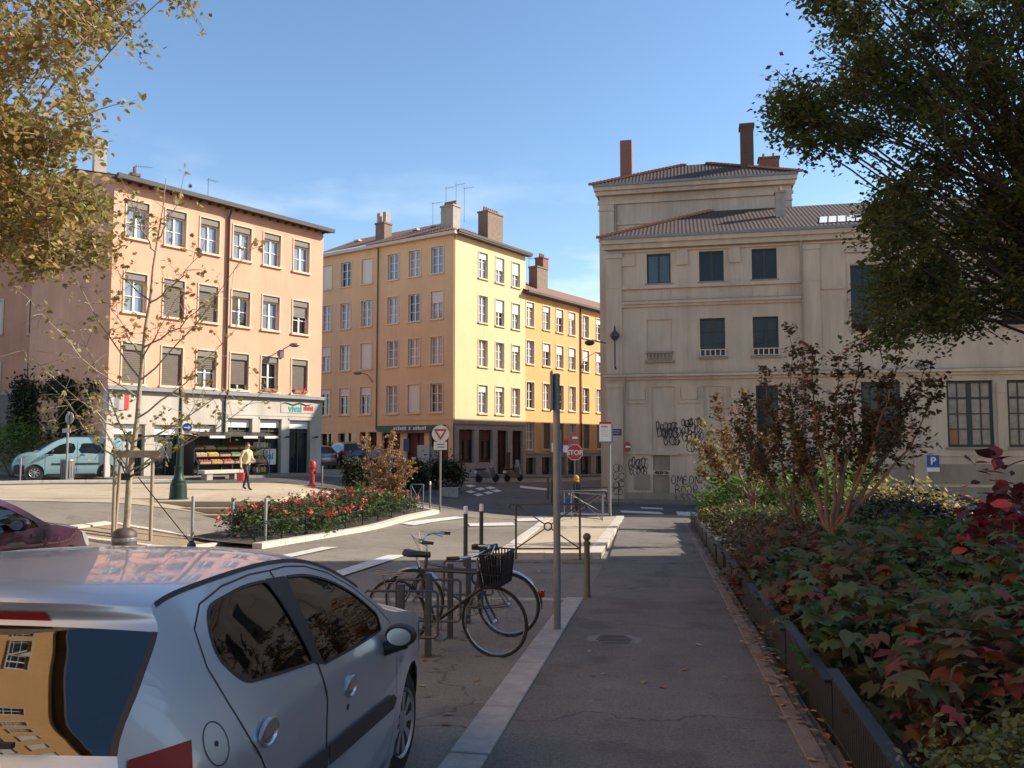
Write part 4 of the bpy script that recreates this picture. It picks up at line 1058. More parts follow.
    L = MB(); p0 = O + u * .45 + n * .12
    L.tube([tuple(p0 + Vector((0, 0, 5.6))), tuple(p0 + n * .4 + Vector((0, 0, 5.7))), tuple(p0 + n * .4 + Vector((0, 0, 7.1)))], .04, 6); L.lathe([(.1, 0), (.26, .2), (.26, .3), (.08, .5), (.02, .8)], 8, tuple(p0 + n * .4 + Vector((0, 0, 7.1))))
    build(L, 'wall_lamp', M['iron'], root, org=org); L = MB()
    L.tube([tuple(O - u * .02 + Vector((0, 0, 7.0))), tuple(O - u * .8 + n * .1 + Vector((0, 0, 7.2)))], .03, 6); L.sphere(tuple(O - u * .95 + n * .1 + Vector((0, 0, 7.05))), (.28, .28, .16), 8, 6)
    build(L, 'wall_lamp', M['iron'], root, org=org)
    cd = MB(); wbox(cd, O, u, n, 16.78, 17.25, -.2, -.18, 1.55, 2.35); build(cd, 'notice', M['pot'], root, org=org)
    return root
stone_building()

# ---------------------------------------------------------------- neighbours outside the picture, one added for its shade; old house far left
def plain_block(name, label, O, u, W, D, z0, z1, mt, rows, pitch, roofmt, blinds=.3, seed=1, ww=1.1, trim=.1):
    n = Vector((u.y, -u.x, 0)); org = Vector((O.x, O.y, z0)); root = thing(name, label, 'building', org)
    rnd = random.Random(seed)
    k = int((W - 1.0) / pitch); cs = [.5 + pitch * (i + .5) + (W - 1 - k * pitch) / 2 for i in range(k)]
    hs = [(c - ww / 2, c + ww / 2, a, b, .2) for a, b in rows for c in cs]
    w = MB(); facade(w, O, u, n, W, z0, z1, hs)
    V = lambda a, d, z: tuple(O + u * a - n * d + Vector((0, 0, z)))
    w.quad(V(0, D, z0), V(0, 0, z0), V(0, 0, z1), V(0, D, z1)); w.quad(V(W, 0, z0), V(W, D, z0), V(W, D, z1), V(W, 0, z1)); w.quad(V(W, D, z0), V(0, D, z0), V(0, D, z1), V(W, D, z1))
    build(w, 'wall', mt, root, org=org)
    for h in hs:
        st = dict(depth=.18, trim=trim, bars=2, mull=1, pane=rnd.choice(['pane', 'panec', 'pane']))
        if rnd.random() < blinds: st['shut'] = rnd.choice([.97, .5, .97])
        window(root, org, O, u, h, st)
    ro = MB(); e = .5
    ro.add([V(-e, -e, z1), V(W + e, -e, z1), V(W + e, D + e, z1), V(-e, D + e, z1), V(D / 2, D / 2, z1 + 2.2), V(W - D / 2, D / 2, z1 + 2.2)], [(0, 1, 5, 4), (1, 2, 5), (2, 3, 4, 5), (3, 0, 4)])
    build(ro, 'roof', roofmt, root, org=org)
    ev = MB(); wbox(ev, O, u, n, -e, W + e, -.05, e + .1, z1 - .25, z1 - .02); build(ev, 'eaves', M['eave'], root, org=org)
    return root
# orange block across the parking street, seen in the rear window of the silver car
OB = Vector((-12.6, -25, 0))
plain_block('apartment_building', 'tall orange apartment block with pale blinds left of the parked cars', OB, Vector((0, 1, 0)), 38, 9, -.8, 24.6, M['orange'], [(1.2, 3.0), (4.4, 6.3), (7.5, 9.4), (10.6, 12.5), (13.7, 15.6), (16.8, 18.7), (19.9, 21.8)], 2.3, M['tiles'], .45, 5)
OR = Vector((23, 21.3, 0))  # unseen block added so the foreground lies in solid shade
plain_block('apartment_building', 'long unseen ochre apartment block added on the right to shade the footpath', OR, Vector((0, -1, 0)), 46, 10, -3, 17.5, M['ygable'], [(1.0, 3.0), (4.2, 6.2), (7.4, 9.4), (10.6, 12.6), (13.6, 15.4)], 2.6, M['tiles'], .4, 9)
OH = Vector((-34, 45.5, 0))
plain_block('old_house', 'terracotta house at the far left behind the pink building', OH, Vector((1, 0, 0)), 11.2, 9, -.5, 12.2, M['pinkside'], [(4.2, 6.0), (7.6, 9.4)], 2.6, M['tiles'], .3, 3)
# ================================================================ CARS
def cr(pts, n):
    """Catmull-Rom resample of tuples"""
    out = []; m = len(pts)
    for i in range(m - 1):
        p0, p1, p2, p3 = pts[max(0, i - 1)], pts[i], pts[i + 1], pts[min(m - 1, i + 2)]
        for k in range(n):
            t = k / n
            out.append(tuple(.5 * (2 * b + (c - a) * t + (2 * a - 5 * b + 4 * c - d) * t * t + (3 * b - a - 3 * c + d) * t ** 3) for a, b, c, d in zip(p0, p1, p2, p3)))
    out.append(pts[-1]); return out

def tri_fill(outer, holes, sx=.09, sz=.07):
    """flat (x, z) region with holes, cut into small cells -> verts, faces"""
    bm = bmesh.new(); ed = []
    for lp in [outer] + holes:
        vs = [bm.verts.new((x, 0, z)) for x, z in lp]
        for i in range(len(vs)): ed.append(bm.edges.new((vs[i], vs[(i + 1) % len(vs)])))
    bmesh.ops.triangle_fill(bm, use_beauty=True, use_dissolve=False, edges=ed, normal=(0, -1, 0))
    xs = [p[0] for p in outer]; zs = [p[1] for p in outer]
    for ax, lo, hi, st in ((0, min(xs), max(xs), sx), (2, min(zs), max(zs), sz)):
        t = lo + st
        while t < hi:
            co = [0, 0, 0]; co[ax] = t; no = [0, 0, 0]; no[ax] = 1
            bmesh.ops.bisect_plane(bm, geom=bm.verts[:] + bm.edges[:] + bm.faces[:], plane_co=co, plane_no=no); t += st
    bmesh.ops.recalc_face_normals(bm, faces=bm.faces[:])
    bm.verts.index_update()
    v = [(q.co.x, q.co.z) for q in bm.verts]; f = [tuple(q.index for q in fc.verts) for fc in bm.faces]
    # winding so that the outside (-y for the right-hand side) is the front
    def area(fc): return sum(v[a][0] * v[b][1] - v[b][0] * v[a][1] for a, b in zip(fc, fc[1:] + fc[:1]))
    f = [fc if area(fc) > 0 else fc[::-1] for fc in f]
    bm.free(); return v, f

def arc(cx, cz, r, a0, a1, n=10): return [(cx + r * math.cos(R(a0 + (a1 - a0) * i / n)), cz + r * math.sin(R(a0 + (a1 - a0) * i / n))) for i in range(n + 1)]

def smooth_loop(pts, n=4):
    m = len(pts); out = []
    for i in range(m):
        p0, p1, p2, p3 = pts[i - 1], pts[i], pts[(i + 1) % m], pts[(i + 2) % m]
        for k in range(n):
            t = k / n
            out.append(tuple(.5 * (2 * b + (c - a) * t + (2 * a - 5 * b + 4 * c - d) * t * t + (3 * b - a - 3 * c + d) * t ** 3) for a, b, c, d in zip(p0, p1, p2, p3)))
    return out

def round_poly(pts, rad):
    """polygon with its corners rounded"""
    out = []; m = len(pts)
    for i in range(m):
        a, b, c = Vector(pts[i - 1]), Vector(pts[i]), Vector(pts[(i + 1) % m]); r = rad[i]
        p = b + (a - b).normalized() * min(r, (a - b).length * .42); q = b + (c - b).normalized() * min(r, (c - b).length * .42)
        for k in range(5): t = k / 4; w = (1 - t) ** 2 * p + 2 * t * (1 - t) * b + t * t * q; out.append((w.x, w.y))
    return out

def wheel(parent, x, y, z, r, side, rim_mat, spokes=7, w=.17, steer=0):
    """tyre and pierced cover; axis along y, side = outward sign"""
    t = MB(); T = Matrix.Translation((x, y, z)) @ Matrix.Rotation(R(steer), 4, 'Z') @ Matrix.Rotation(R(90) * -side, 4, 'X')
    ri = r * .66
    t.lathe([(ri, -w), (r * .93, -w), (r, -w * .82), (r, -w * .2), (r * .94, -.005), (r * .82, .006), (ri, 0)], 36, T=T)
    o = build(t, 'tyre', M['rubber'], parent, smooth=35)
    c = MB(); c.lathe([(ri, -.01), (ri * .97, .012), (ri * .88, -.004), (ri * .84, -.03)], 36, T=T); c.mi = 1; c.lathe([(ri * .86, -.035), (0.01, -.035)], 24, T=T); c.mi = 0
    for k in range(spokes):
        a = 2 * math.pi * k / spokes
        da = math.pi / spokes * .62
        ro, rr = ri * .86, ri * .3
        pts = [(rr * math.cos(a - da), rr * math.sin(a - da)), (ro * math.cos(a - da * .75), ro * math.sin(a - da * .75)), (ro * math.cos(a + da * .75), ro * math.sin(a + da * .75)), (rr * math.cos(a + da), rr * math.sin(a + da))]
        c.prism(pts, -.03, .002, T=T)
    c.lathe([(ri * .32, -.03), (ri * .32, .004), (ri * .2, .014), (.005, .016)], 20, T=T)
    build(c, 'rim', [rim_mat, M['black']], o, smooth=35)
    return o

class Car:
    def __init__(s, sp): s.sp = sp
    def w(s, x, z):
        p = s.sp; W = p['W'] / 2
        pl = 1 - p.get('ra', .14) * max(0, (p.get('rx', .9) - x) / p.get('rx', .9)) ** 2.3 - p.get('fa', .15) * max(0, (x - p.get('fx', 2.9)) / (p['L'] - p.get('fx', 2.9))) ** 2.3
        q = 1 - .05 * max(0, (.55 - z) / .4) ** 2
        if z > p.get('bz', .85): q = 1 - p.get('tum', .30) * min(1.15, (z - p.get('bz', .85)) / (p['H'] - p.get('bz', .85) - .03)) ** 1.2
        return W * pl * q
    def side(s, mb, outer, holes, off=0, sides=(-1, 1), res=(.09, .07)):
        v, f = tri_fill(outer, holes, *res)
        for sg in sides:
            mb.add([(x, sg * (s.w(x, z) + off), z) for x, z in v], f if sg < 0 else [q[::-1] for q in f])
    def strip(s, mb, pts, wd, off=.002, sides=(-1, 1)):
        """thin band on the flank following (x, z) points"""
        pts = [(a[0] + (b[0] - a[0]) * k / m_, a[1] + (b[1] - a[1]) * k / m_) for a, b in zip(pts, pts[1:]) for m_ in [max(1, int(math.hypot(b[0] - a[0], b[1] - a[1]) / .03))] for k in range(m_)] + [pts[-1]]
        for sg in sides:
            vs = []
            for i, (x, z) in enumerate(pts):
                a = pts[max(0, i - 1)]; b = pts[min(len(pts) - 1, i + 1)]
                dx, dz = b[0] - a[0], b[1] - a[1]; l = math.hypot(dx, dz) or 1
                nx_, nz_ = -dz / l * wd / 2, dx / l * wd / 2
                for k in (-1, 1): vs.append((x + nx_ * k, sg * (s.w(x + nx_ * k, z + nz_ * k) + off), z + nz_ * k))
            n = len(pts); mb.add(vs, [(2 * i, 2 * i + 2, 2 * i + 3, 2 * i + 1) if sg < 0 else (2 * i, 2 * i + 1, 2 * i + 3, 2 * i + 2) for i in range(n - 1)])
    def skin(s, n=5, m=28, pw=2.6):
        """grid over tail, roof, screen and bonnet"""
        E = s.sp['E']; C = s.sp['C']
        e = cr([(a, b) for a, b in E], n); c = cr(C, n)
        rows = []
        for (x, z), (dx, dz) in zip(e, c):
            ye = s.w(x, z); row = []
            for j in range(m + 1):
                v = -1 + 2 * j / m
                v = math.copysign(1 - (1 - abs(v)) ** s.sp.get('ve', 1.25), v)
                k = 1 - abs(v) ** pw
                row.append((x + dx * k, v * ye, z + dz * k))
            rows.append(row)
        return rows
    def skin_part(s, rows, i0, i1, off=0, j0=None, j1=None, mb=None, solid=False):
        mb = mb or MB(); m = len(rows[0]) - 1; j0 = 0 if j0 is None else j0; j1 = m if j1 is None else j1
        vs = []; o = off
        for i in range(i0, i1 + 1):
            for j in range(j0, j1 + 1):
                p = Vector(rows[i][j])
                if off:
                    a = Vector(rows[min(i + 1, len(rows) - 1)][j]) - Vector(rows[max(0, i - 1)][j]); b = Vector(rows[i][min(j + 1, m)]) - Vector(rows[i][max(0, j - 1)])
                    nn = a.cross(b)
                    if nn.length > 1e-9: p = p - nn.normalized() * off * (-1)
                vs.append(tuple(p))
        wd = j1 - j0 + 1
        mb.add(vs, [(k * wd + l, (k + 1) * wd + l, (k + 1) * wd + l + 1, k * wd + l + 1) for k in range(i1 - i0) for l in range(wd - 1)])
        return mb

def car_interior(root, c, floor=.28, rows=((1.55, .95), (.75, .92))):
    L = c.sp['L']
    f = MB(); f.box(L * .47, 0, floor, L * .78, c.sp['W'] * .86, .04); f.box(L * .66, 0, .66, .45, c.sp['W'] * .84, .34)
    build(f, 'dashboard', M['black'], root)
    st = MB()
    for x, h in rows:
        for y in (-.36, .36):
            st.box(x + .22, y, .48, .5, .48, .16); st.beam((x + .02, y, .5), (x - .18, y, h), .46, .13); st.box(x - .2, y, h + .13, .09, .25, .17)
    build(st, 'seat', M['seat'], root, bevel=.04)
    w = MB(); w.torus(.18, .016, 24, 6, T=Matrix.Translation((L * .575, .36, .82)) @ Matrix.Rotation(R(65), 4, 'Y')); build(w, 'steering_wheel', M['black'], root)

def mirror(root, c, x, z, paint, side=-1, k=1.0):
    y0 = side * (c.w(x, z))
    m = MB(); T = Matrix.Translation((x, y0 + side * .115 * k, z + .05)) @ Matrix.Scale(k, 4)
    m.sphere((0, 0, 0), (.075, .12, .085), 16, 10, T=T)
    o = build(m, 'door_mirror', paint, root, smooth=60)
    g_ = MB(); g_.tube([(x - .0, y0 - side * .01, z - .02), (x, y0 + side * .1, z + .02)], .035, 8); g_.add([(-.066, .10 * math.cos(t) * 1.0, .07 * math.sin(t)) for t in [2 * math.pi * k / 20 for k in range(20)]], [tuple(range(20))[::-1]], T=T)
    g2 = MB(); g2.add([(-.078, .088 * math.cos(t), .062 * math.sin(t)) for t in [2 * math.pi * k / 20 for k in range(20)]], [tuple(range(20))[::-1]], T=T)
    build(g_, 'mirror_foot', M['black'], o, smooth=50); build(g2, 'mirror_glass', M['chrome'], o)
    return o

# ---------------------------------------------------------------- the silver hatchback in front
def silver_car():
    loc = Vector((-1.665, 1.9, 0)); th = R(4.7)
    root = thing('parked_car', 'silver blue five-door hatchback parked nearest, its rear window mirroring a facade', 'car')
    E = [(.10, .20), (.05, .34), (.02, .48), (.04, .60), (.11, .66), (.12, .82), (.14, 1.0), (.29, 1.13), (.43, 1.235), (.445, 1.287), (.47, 1.31), (.62, 1.330), (.95, 1.343), (1.3, 1.343), (1.6, 1.322), (1.86, 1.27), (2.13, 1.17), (2.42, 1.005), (2.62, .95), (2.95, .90), (3.25, .82), (3.5, .72), (3.66, .62), (3.72, .48), (3.72, .34), (3.66, .20)]
    C = [(-.08, 0), (-.10, 0), (-.10, 0), (-.09, 0), (-.08, .0), (-.06, .0), (-.03, .005), (-.035, .012), (-.04, .02), (-.075, .016), (-.10, .022), (-.10, .03), (0, .035), (.04, .038), (.08, .042), (.14, .05), (.22, .045), (.28, .03), (.24, .04), (.16, .06), (.13, .07), (.12, .06), (.12, .03), (.12, 0), (.12, 0), (.1, 0)]
    c = Car(dict(L=3.83, ve=1.9, W=1.74, H=1.43, E=E, C=C, rx=1.0, ra=.14, fx=2.75, fa=.20, bz=.84, tum=.31))
    n = 5; rows = c.skin(n)
    paint = M['silver']
    fx, rx, wz, wr = 2.95, .56, .285, .29
    top = cr(E, n)
    # door and window outlines read in the side view (x, z)
    rwin = round_poly([(.635, 1.13), (.70, 1.262), (1.0, 1.288), (1.205, 1.282), (1.262, 1.18), (1.305, .972), (1.0, 1.0), (.735, 1.03)], [.06, .07, .3, .03, .3, .02, .3, .05])
    fwin = round_poly([(1.385, 1.12), (1.395, 1.274), (1.62, 1.258), (1.87, 1.203), (2.10, 1.115), (2.31, .985), (2.28, .918), (1.9, .922), (1.39, .945)], [.3, .025, .3, .3, .3, .03, .02, .3, .02])
    rdoor = [(1.335, .27), (1.335, .6), (1.335, .95), (1.31, 1.15), (1.28, 1.31), (1.1, 1.316), (.86, 1.306), (.68, 1.275), (.595, 1.215), (.575, 1.11), (.61, 1.0), (.66, .88), (.75, .76), (.90, .58), (.97, .44), (.98, .27)]
    fdoor = [(1.343, .27), (1.343, .6), (1.343, .95), (1.318, 1.15), (1.288, 1.31), (1.45, 1.308), (1.65, 1.288), (1.88, 1.235), (2.12, 1.14), (2.34, 1.02), (2.46, .93), (2.52, .80), (2.54, .6), (2.52, .42), (2.46, .27)]
    out = top[:]
    bot = [(3.66, .2)] + [(3.35, .2)] + arc(fx, wz, .335, -12, 192, 16) + [(2.55, .19), (.97, .19)] + arc(rx, wz, .335, -12, 192, 16) + [(.2, .2)]
    outer = out + bot[1:]
    b = MB(); c.side(b, outer, [[(x, z) for x, z in lp] for lp in (rdoor_f(rdoor, fdoor),)])
    for i0, i1 in ((0, 30), (8 * n, 14 * n + 2), (17 * n, len(rows) - 1)): c.skin_part(rows, i0, i1, mb=b)
    # frame round the rear glass and the screen
    m = len(rows[0]) - 1
    c.skin_part(rows, 14 * n + 2, 17 * n, mb=b, j0=0, j1=1); c.skin_part(rows, 14 * n + 2, 17 * n, mb=b, j0=m - 1, j1=m)
    body = build(b, 'body', paint, root, smooth=42)
    # black liner behind the gaps, wheel houses
    lin = MB(); c.side(lin, [(x, z) for x, z in out_inset(outer)], [rwin, fwin], off=-.02)
    for x in (fx, rx):
        for sg in (-1, 1): lin.lathe([(.35, 0), (.35, .2), (.30, .24), (.01, .24)], 20, T=Matrix.Translation((x, sg * .80, wz + .01)) @ Matrix.Rotation(R(90) * sg, 4, 'X'))
    build(lin, 'inner_shell', M['black'], root)
    for nm, dr, wn in (('rear_door', rdoor, rwin), ('front_door', fdoor, fwin)):
        for sg in (-1, 1):
            v, f = tri_fill(dr, [wn]); d = MB(); d.add([(x, sg * c.w(x, z), z) for x, z in v], f if sg < 0 else [q[::-1] for q in f])
            o = build(d, 'door', paint, root, smooth=42)
            v, f = tri_fill(wn, []); d = MB(); d.add([(x, sg * (c.w(x, z) - .004), z) for x, z in v], f if sg < 0 else [q[::-1] for q in f]); build(d, 'window', M['glass'], o, smooth=60)
            h = MB(); hx, hz = ((.77, .875) if nm == 'rear_door' else (1.65, .80))
            T = Matrix.Translation((hx, sg * (c.w(hx, hz) + .004), hz)) @ Matrix.Rotation(R(90) * -sg, 4, 'X') @ Matrix.Diagonal((1.3, .8, 1, 1))
            h.mi = 0; h.lathe([(.052, -.006), (.054, .003), (.046, .008), (.04, .0), (.02, -.004)], 24, T=T)
            h.mi = 1; h.lathe([(.038, .0005), (.036, .001)], 20, T=T); h.mi = 0; h.add([(.0495 * math.cos(R(a)), .0495 * math.sin(R(a)), .010) for a in range(-8, 190, 14)], [tuple(range(15))], T=T)
            build(h, 'handle', [M['silverh'], M['metal']], o, smooth=40)
            g_ = MB(); pts = wn + wn[:1]; c.strip(g_, pts, .010, .0025, (sg,))
            build(g_, 'window_seal', M['black'], o)
    for sg in (-1, 1):
        bp = MB(); c.side(bp, [(1.30, .968), (1.388, .945), (1.383, 1.12), (1.39, 1.278), (1.20, 1.288), (1.258, 1.18), (1.285, 1.06)], [], .0035, (sg,)); build(bp, 'pillar_cover', M['black'], root, smooth=60)
        for q in ([(1.0, .60), (1.02, .685), (1.33, .66), (1.33, .585)], [(1.347, .583), (1.347, .659), (2.42, .575), (2.50, .535), (2.44, .50)]):
            tr = MB(); c.side(tr, q, [], .012, (sg,)); build(tr, 'side_trim', M['blacktrim'], root, smooth=60)
        for lp in (rdoor, fdoor):
            gl_ = MB(); c.strip(gl_, lp, .006, .0012, (sg,)); build(gl_, 'shut_line', M['black'], root)
        sl = MB(); c.side(sl, [(.98, .2), (2.5, .2), (2.5, .25), (.98, .25)], [], .012, (sg,)); build(sl, 'sill', paint, root, smooth=60)
        gt = MB(); c.strip(gt, [(x, z - .006) for x, z in top[10 * n:16 * n + 2]], .014, .003, (sg,)); build(gt, 'roof_gutter', M['black'], root)
    # rear glass, windscreen
    rg = c.skin_part(rows, 30, 8 * n, off=0); rgo = build(rg, 'rear_window', M['glassr'], root, smooth=60)
    for j0 in (0, m - 2): build(c.skin_part(rows, 30, 8 * n, off=.0015, j0=j0, j1=j0 + 2), 'window_seal', M['black'], rgo, smooth=60)
    ws = c.skin_part(rows, 14 * n + 2, 17 * n, off=-.004, j0=1, j1=m - 1); build(ws, 'windscreen', M['glass'], root, smooth=60)
    # tail lamps wrap the corner; brake lamp under the spoiler; wiper
    for sg in (-1, 1):
        tl = MB(); poly = [(.125, .70), (.13, .93), (.165, .985), (.39, .965), (.36, .90), (.27, .80), (.20, .72)]
        v, f = tri_fill(poly, [], .04, .04); tl.add([(x, sg * (c.w(x, z) + .004), z) for x, z in v], f if sg < 0 else [q[::-1] for q in f])
        j0, j1 = (m - 8, m) if sg > 0 else (0, 8)
        c.skin_part(rows, 5 * n - 3, 6 * n - 1, off=.006, j0=j0, j1=j1, mb=tl)
        build(tl, 'tail_lamp', M['lampred'], root, smooth=60)
    def sk(i, j): return Vector(rows[i][j])
    bl = MB(); c.skin_part(rows, 8 * n + 1, 9 * n - 1, off=.004, j0=m // 2 - 5, j1=m // 2 + 5, mb=bl); build(bl, 'brake_lamp', M['lampred'], root)
    wp = MB(); a = Vector((.06, .0, .985)); wp.tube([tuple(a), tuple(a + Vector((-.035, -.02, .02))), tuple(a + Vector((-.0, -.32, .06)))], .012, 6); wp.box(.055, -.28, 1.045, .014, .5, .012, 0); wp.lathe([(.03, 0), (.03, .03), (.015, .04)], 10, tuple(a + Vector((-.02, 0, -.01)))); build(wp, 'rear_wiper', M['black'], root)
    fl = MB(); c.strip(fl, [(.49 + .056 * math.cos(2 * math.pi * k / 40), .925 + .056 * math.sin(2 * math.pi * k / 40)) for k in range(41)], .0035, .001, (-1,)); c.side(fl, [(.49 + .008 * math.cos(k), .925 + .008 * math.sin(k)) for k in range(6)], [], .002, (-1,), (.5, .5)); build(fl, 'fuel_flap', M['blacktrim'], root)
    for sg in (-1, 1):
        lk = MB(); lk.lathe([(.013, -.003), (.012, .002), (.005, .0025)], 12, T=Matrix.Translation((1.62, sg * (c.w(1.62, .73) + .002), .725)) @ Matrix.Rotation(R(90) * -sg, 4, 'X')); build(lk, 'lock', M['blacktrim'], root)
    an = MB(); an.lathe([(.022, -.03), (.018, .012), (.007, .03)], 10, (1.72, -.14, 1.356)); an.tube([(1.72, -.14, 1.37), (1.40, -.06, 1.66)], .0022, 5); build(an, 'antenna', M['black'], root)
    mirror(root, c, 2.27, .845, M['blacktrim'], -1, .66); mirror(root, c, 2.27, .845, M['blacktrim'], 1, .66)
    ir = MB(); c.side(ir, [(2.62, .685), (2.62, .715), (2.68, .712), (2.68, .682)], [], .006, (-1,)); build(ir, 'side_repeater', M['lampclear'], root)
    for sg in (-1, 1):
        hl = MB(); poly = smooth_loop([(3.2, .80), (3.42, .735), (3.6, .64), (3.58, .56), (3.4, .60)], 3); v, f = tri_fill(poly, [], .05, .05); hl.add([(x, sg * (c.w(x, z) + .004), z) for x, z in v], f if sg < 0 else [q[::-1] for q in f]); build(hl, 'headlight', M['lampclear'], root, smooth=60)
        wheel(root, fx, sg * .815, wz, wr, sg, M['rim'], 9, steer=-6); wheel(root, rx, sg * .795, wz, wr, sg, M['rim'], 9)
    car_interior(root, c)
    # stand it on the sloping ground
    z0 = ground(loc.x, loc.y + .6); z1 = ground(loc.x + .2, loc.y + 2.95)
    pit = math.atan2(z1 - z0, 2.39)
    d = Vector((math.sin(th) * math.cos(pit), math.cos(th) * math.cos(pit), math.sin(pit))); y = Vector((-math.cos(th), math.sin(th), 0)); z = d.cross(y)
    root.matrix_world = Matrix(((d.x, y.x, z.x, loc.x), (d.y, y.y, z.y, loc.y), (d.z, y.z, z.z, z0 - d.z / d.y * .6 + .012), (0, 0, 0, 1))) @ Matrix.Diagonal((1, 1, .98, 1))
    return root
def rdoor_f(rd, fd):
    """one hole for both doors: union outline"""
    front = fd[4:][0:]          # from roof along the front door to the sill
    return [rd[15]] + [fd[-1]] + fd[-2:3:-1] + rd[4:15]
def out_inset(o):
    cx = sum(p[0] for p in o) / len(o); cz = .75
    return [(cx + (x - cx) * .985, cz + (z - cz) * .96) for x, z in o]
M['silverh'] = mat('handle_metal', (.55, .58, .60), .28, metal=.9, var=.05)
M['blacktrim'] = mat('trim_plastic', (.035, .037, .04), .55, var=.1)
M['glassr'] = glassmat('rear_glass', (.10, .11, .12), 2.1)
silver_car()

# ---------------------------------------------------------------- the other cars, smaller in the picture
def simple_car(name, label, loc, heading, paint, kind='hatch', group=None, pit=True, glass=None):
    root = thing(name, label, {'van': 'van'}.get(kind, 'car'), loc, 0, group)
    if kind == 'van':
        E = [(.06, .25), (.02, .45), (.0, .6), (.03, .9), (.06, 1.1), (.12, 1.5), (.2, 1.68), (.4, 1.74), (1.0, 1.77), (1.8, 1.77), (2.35, 1.72), (2.7, 1.55), (3.15, 1.22), (3.25, 1.14), (3.5, 1.08), (3.85, .98), (4.05, .84), (4.14, .6), (4.14, .4), (4.08, .22)]
        C = [(-.08, 0)] * 6 + [(-.08, .04)] + [(0, .07)] * 4 + [(.2, .06), (.26, .04), (.24, .05), (.2, .08), (.14, .08), (.1, .04), (.1, 0), (.1, 0), (.1, 0)]
        sp = dict(L=4.2, W=1.80, H=1.82, E=E, C=C, rx=.6, ra=.08, fx=3.0, fa=.22, bz=1.05, tum=.14)
        wins = [smooth_loop([(.42, 1.12), (.42, 1.46), (.6, 1.52), (1.3, 1.53), (1.62, 1.52), (1.68, 1.4), (1.68, 1.12)], 2), smooth_loop([(1.95, 1.12), (1.93, 1.5), (2.3, 1.52), (2.62, 1.36), (2.92, 1.13), (2.85, 1.08)], 2)]
        fx, rx, wr, wz = 3.35, .68, .31, .31; i_ws = (10, 12); i_rg = (4, 5); trim = [(.95, .62), (.95, .70), (2.75, .70), (2.75, .62)]; dl = [[(1.80, .3), (1.80, 1.62)], [(2.98, .42), (2.98, 1.1)], [(.34, .5), (.34, 1.6)]]
    elif kind == 'suv':
        E = [(.05, .3), (.0, .5), (.0, .7), (.05, .9), (.12, 1.1), (.3, 1.45), (.45, 1.55), (1.0, 1.62), (1.8, 1.62), (2.2, 1.54), (2.6, 1.3), (2.95, 1.08), (3.3, 1.03), (3.8, .95), (4.1, .8), (4.2, .6), (4.15, .25)]
        C = [(-.1, 0)] * 5 + [(-.06, .02), (-.04, .05)] + [(0, .07)] * 3 + [(.2, .05), (.26, .03), (.2, .06), (.14, .06), (.1, .03), (.1, 0), (.1, 0)]
        sp = dict(L=4.3, W=1.8, H=1.68, E=E, C=C, rx=.9, ra=.14, fx=3.1, fa=.2, bz=.98, tum=.26)
        wins = [smooth_loop([(.55, 1.1), (.55, 1.35), (1.0, 1.48), (1.4, 1.49), (1.42, 1.1)], 2), smooth_loop([(1.52, 1.08), (1.52, 1.49), (2.0, 1.46), (2.4, 1.27), (2.7, 1.07)], 2)]
        fx, rx, wr, wz = 3.35, .75, .33, .33; i_ws = (9, 11); i_rg = (4, 6); trim = None; dl = [[(1.47, .3), (1.47, 1.55)]]
    else:
        E = [(.06, .22), (.0, .4), (.0, .55), (.08, .7), (.1, .9), (.3, 1.1), (.55, 1.30), (.8, 1.36), (1.3, 1.38), (1.8, 1.34), (2.2, 1.2), (2.65, .98), (2.95, .93), (3.4, .84), (3.75, .68), (3.88, .5), (3.85, .22)]
        C = [(-.1, 0)] * 5 + [(-.07, .02), (-.06, .05)] + [(0, .07)] * 3 + [(.2, .05), (.26, .03), (.2, .06), (.14, .06), (.1, .03), (.1, 0), (.1, 0)]
        sp = dict(L=4.0, W=1.7, H=1.45, E=E, C=C, rx=.9, ra=.14, fx=2.9, fa=.22, bz=.86, tum=.3)
        wins = [smooth_loop([(.62, 1.0), (.7, 1.2), (1.0, 1.27), (1.35, 1.28), (1.38, .96)], 2), smooth_loop([(1.48, .95), (1.46, 1.28), (1.8, 1.25), (2.15, 1.12), (2.45, .94)], 2)]
        fx, rx, wr, wz = 3.15, .65, .3, .3; i_ws = (9, 11); i_rg = (4, 6); trim = [(1.0, .5), (1.0, .57), (2.5, .55), (2.5, .48)]; dl = [[(1.43, .25), (1.43, 1.3)], [(2.55, .3), (2.55, .9)], [(.8, .6), (.6, .95)]]
    c = Car(sp); n = 4; rows = c.skin(n, 16); m = 16; top = cr(E, n)
    bot = [(sp['L'] - .7, .2)] + arc(fx, wz, wr + .05, -14, 194, 12) + [(fx - .45, .2), (rx + .45, .2)] + arc(rx, wz, wr + .05, -14, 194, 12)
    b = MB(); c.side(b, top + bot, wins, res=(.16, .12))
    a0, a1 = i_rg[0] * n, i_rg[1] * n; w0, w1 = i_ws[0] * n, i_ws[1] * n
    a0 += 1
    for i0, i1 in ((0, a0), (a1, w0), (w1, len(rows) - 1)): c.skin_part(rows, i0, i1, mb=b)
    for i0, i1 in ((a0, a1), (w0, w1)): c.skin_part(rows, i0, i1, mb=b, j0=0, j1=1); c.skin_part(rows, i0, i1, mb=b, j0=m - 1, j1=m)
    build(b, 'body', paint, root, smooth=42)
    gm = glass or M['glassd']
    for wn in wins:
        for sg in (-1, 1): g_ = MB(); c.side(g_, wn, [], -.01, (sg,)); build(g_, 'window', gm, root, smooth=60)
    build(c.skin_part(rows, a0, a1, off=-.004, j0=1, j1=m - 1), 'rear_window', gm, root, smooth=60); build(c.skin_part(rows, w0, w1, off=-.004, j0=1, j1=m - 1), 'windscreen', gm, root, smooth=60)
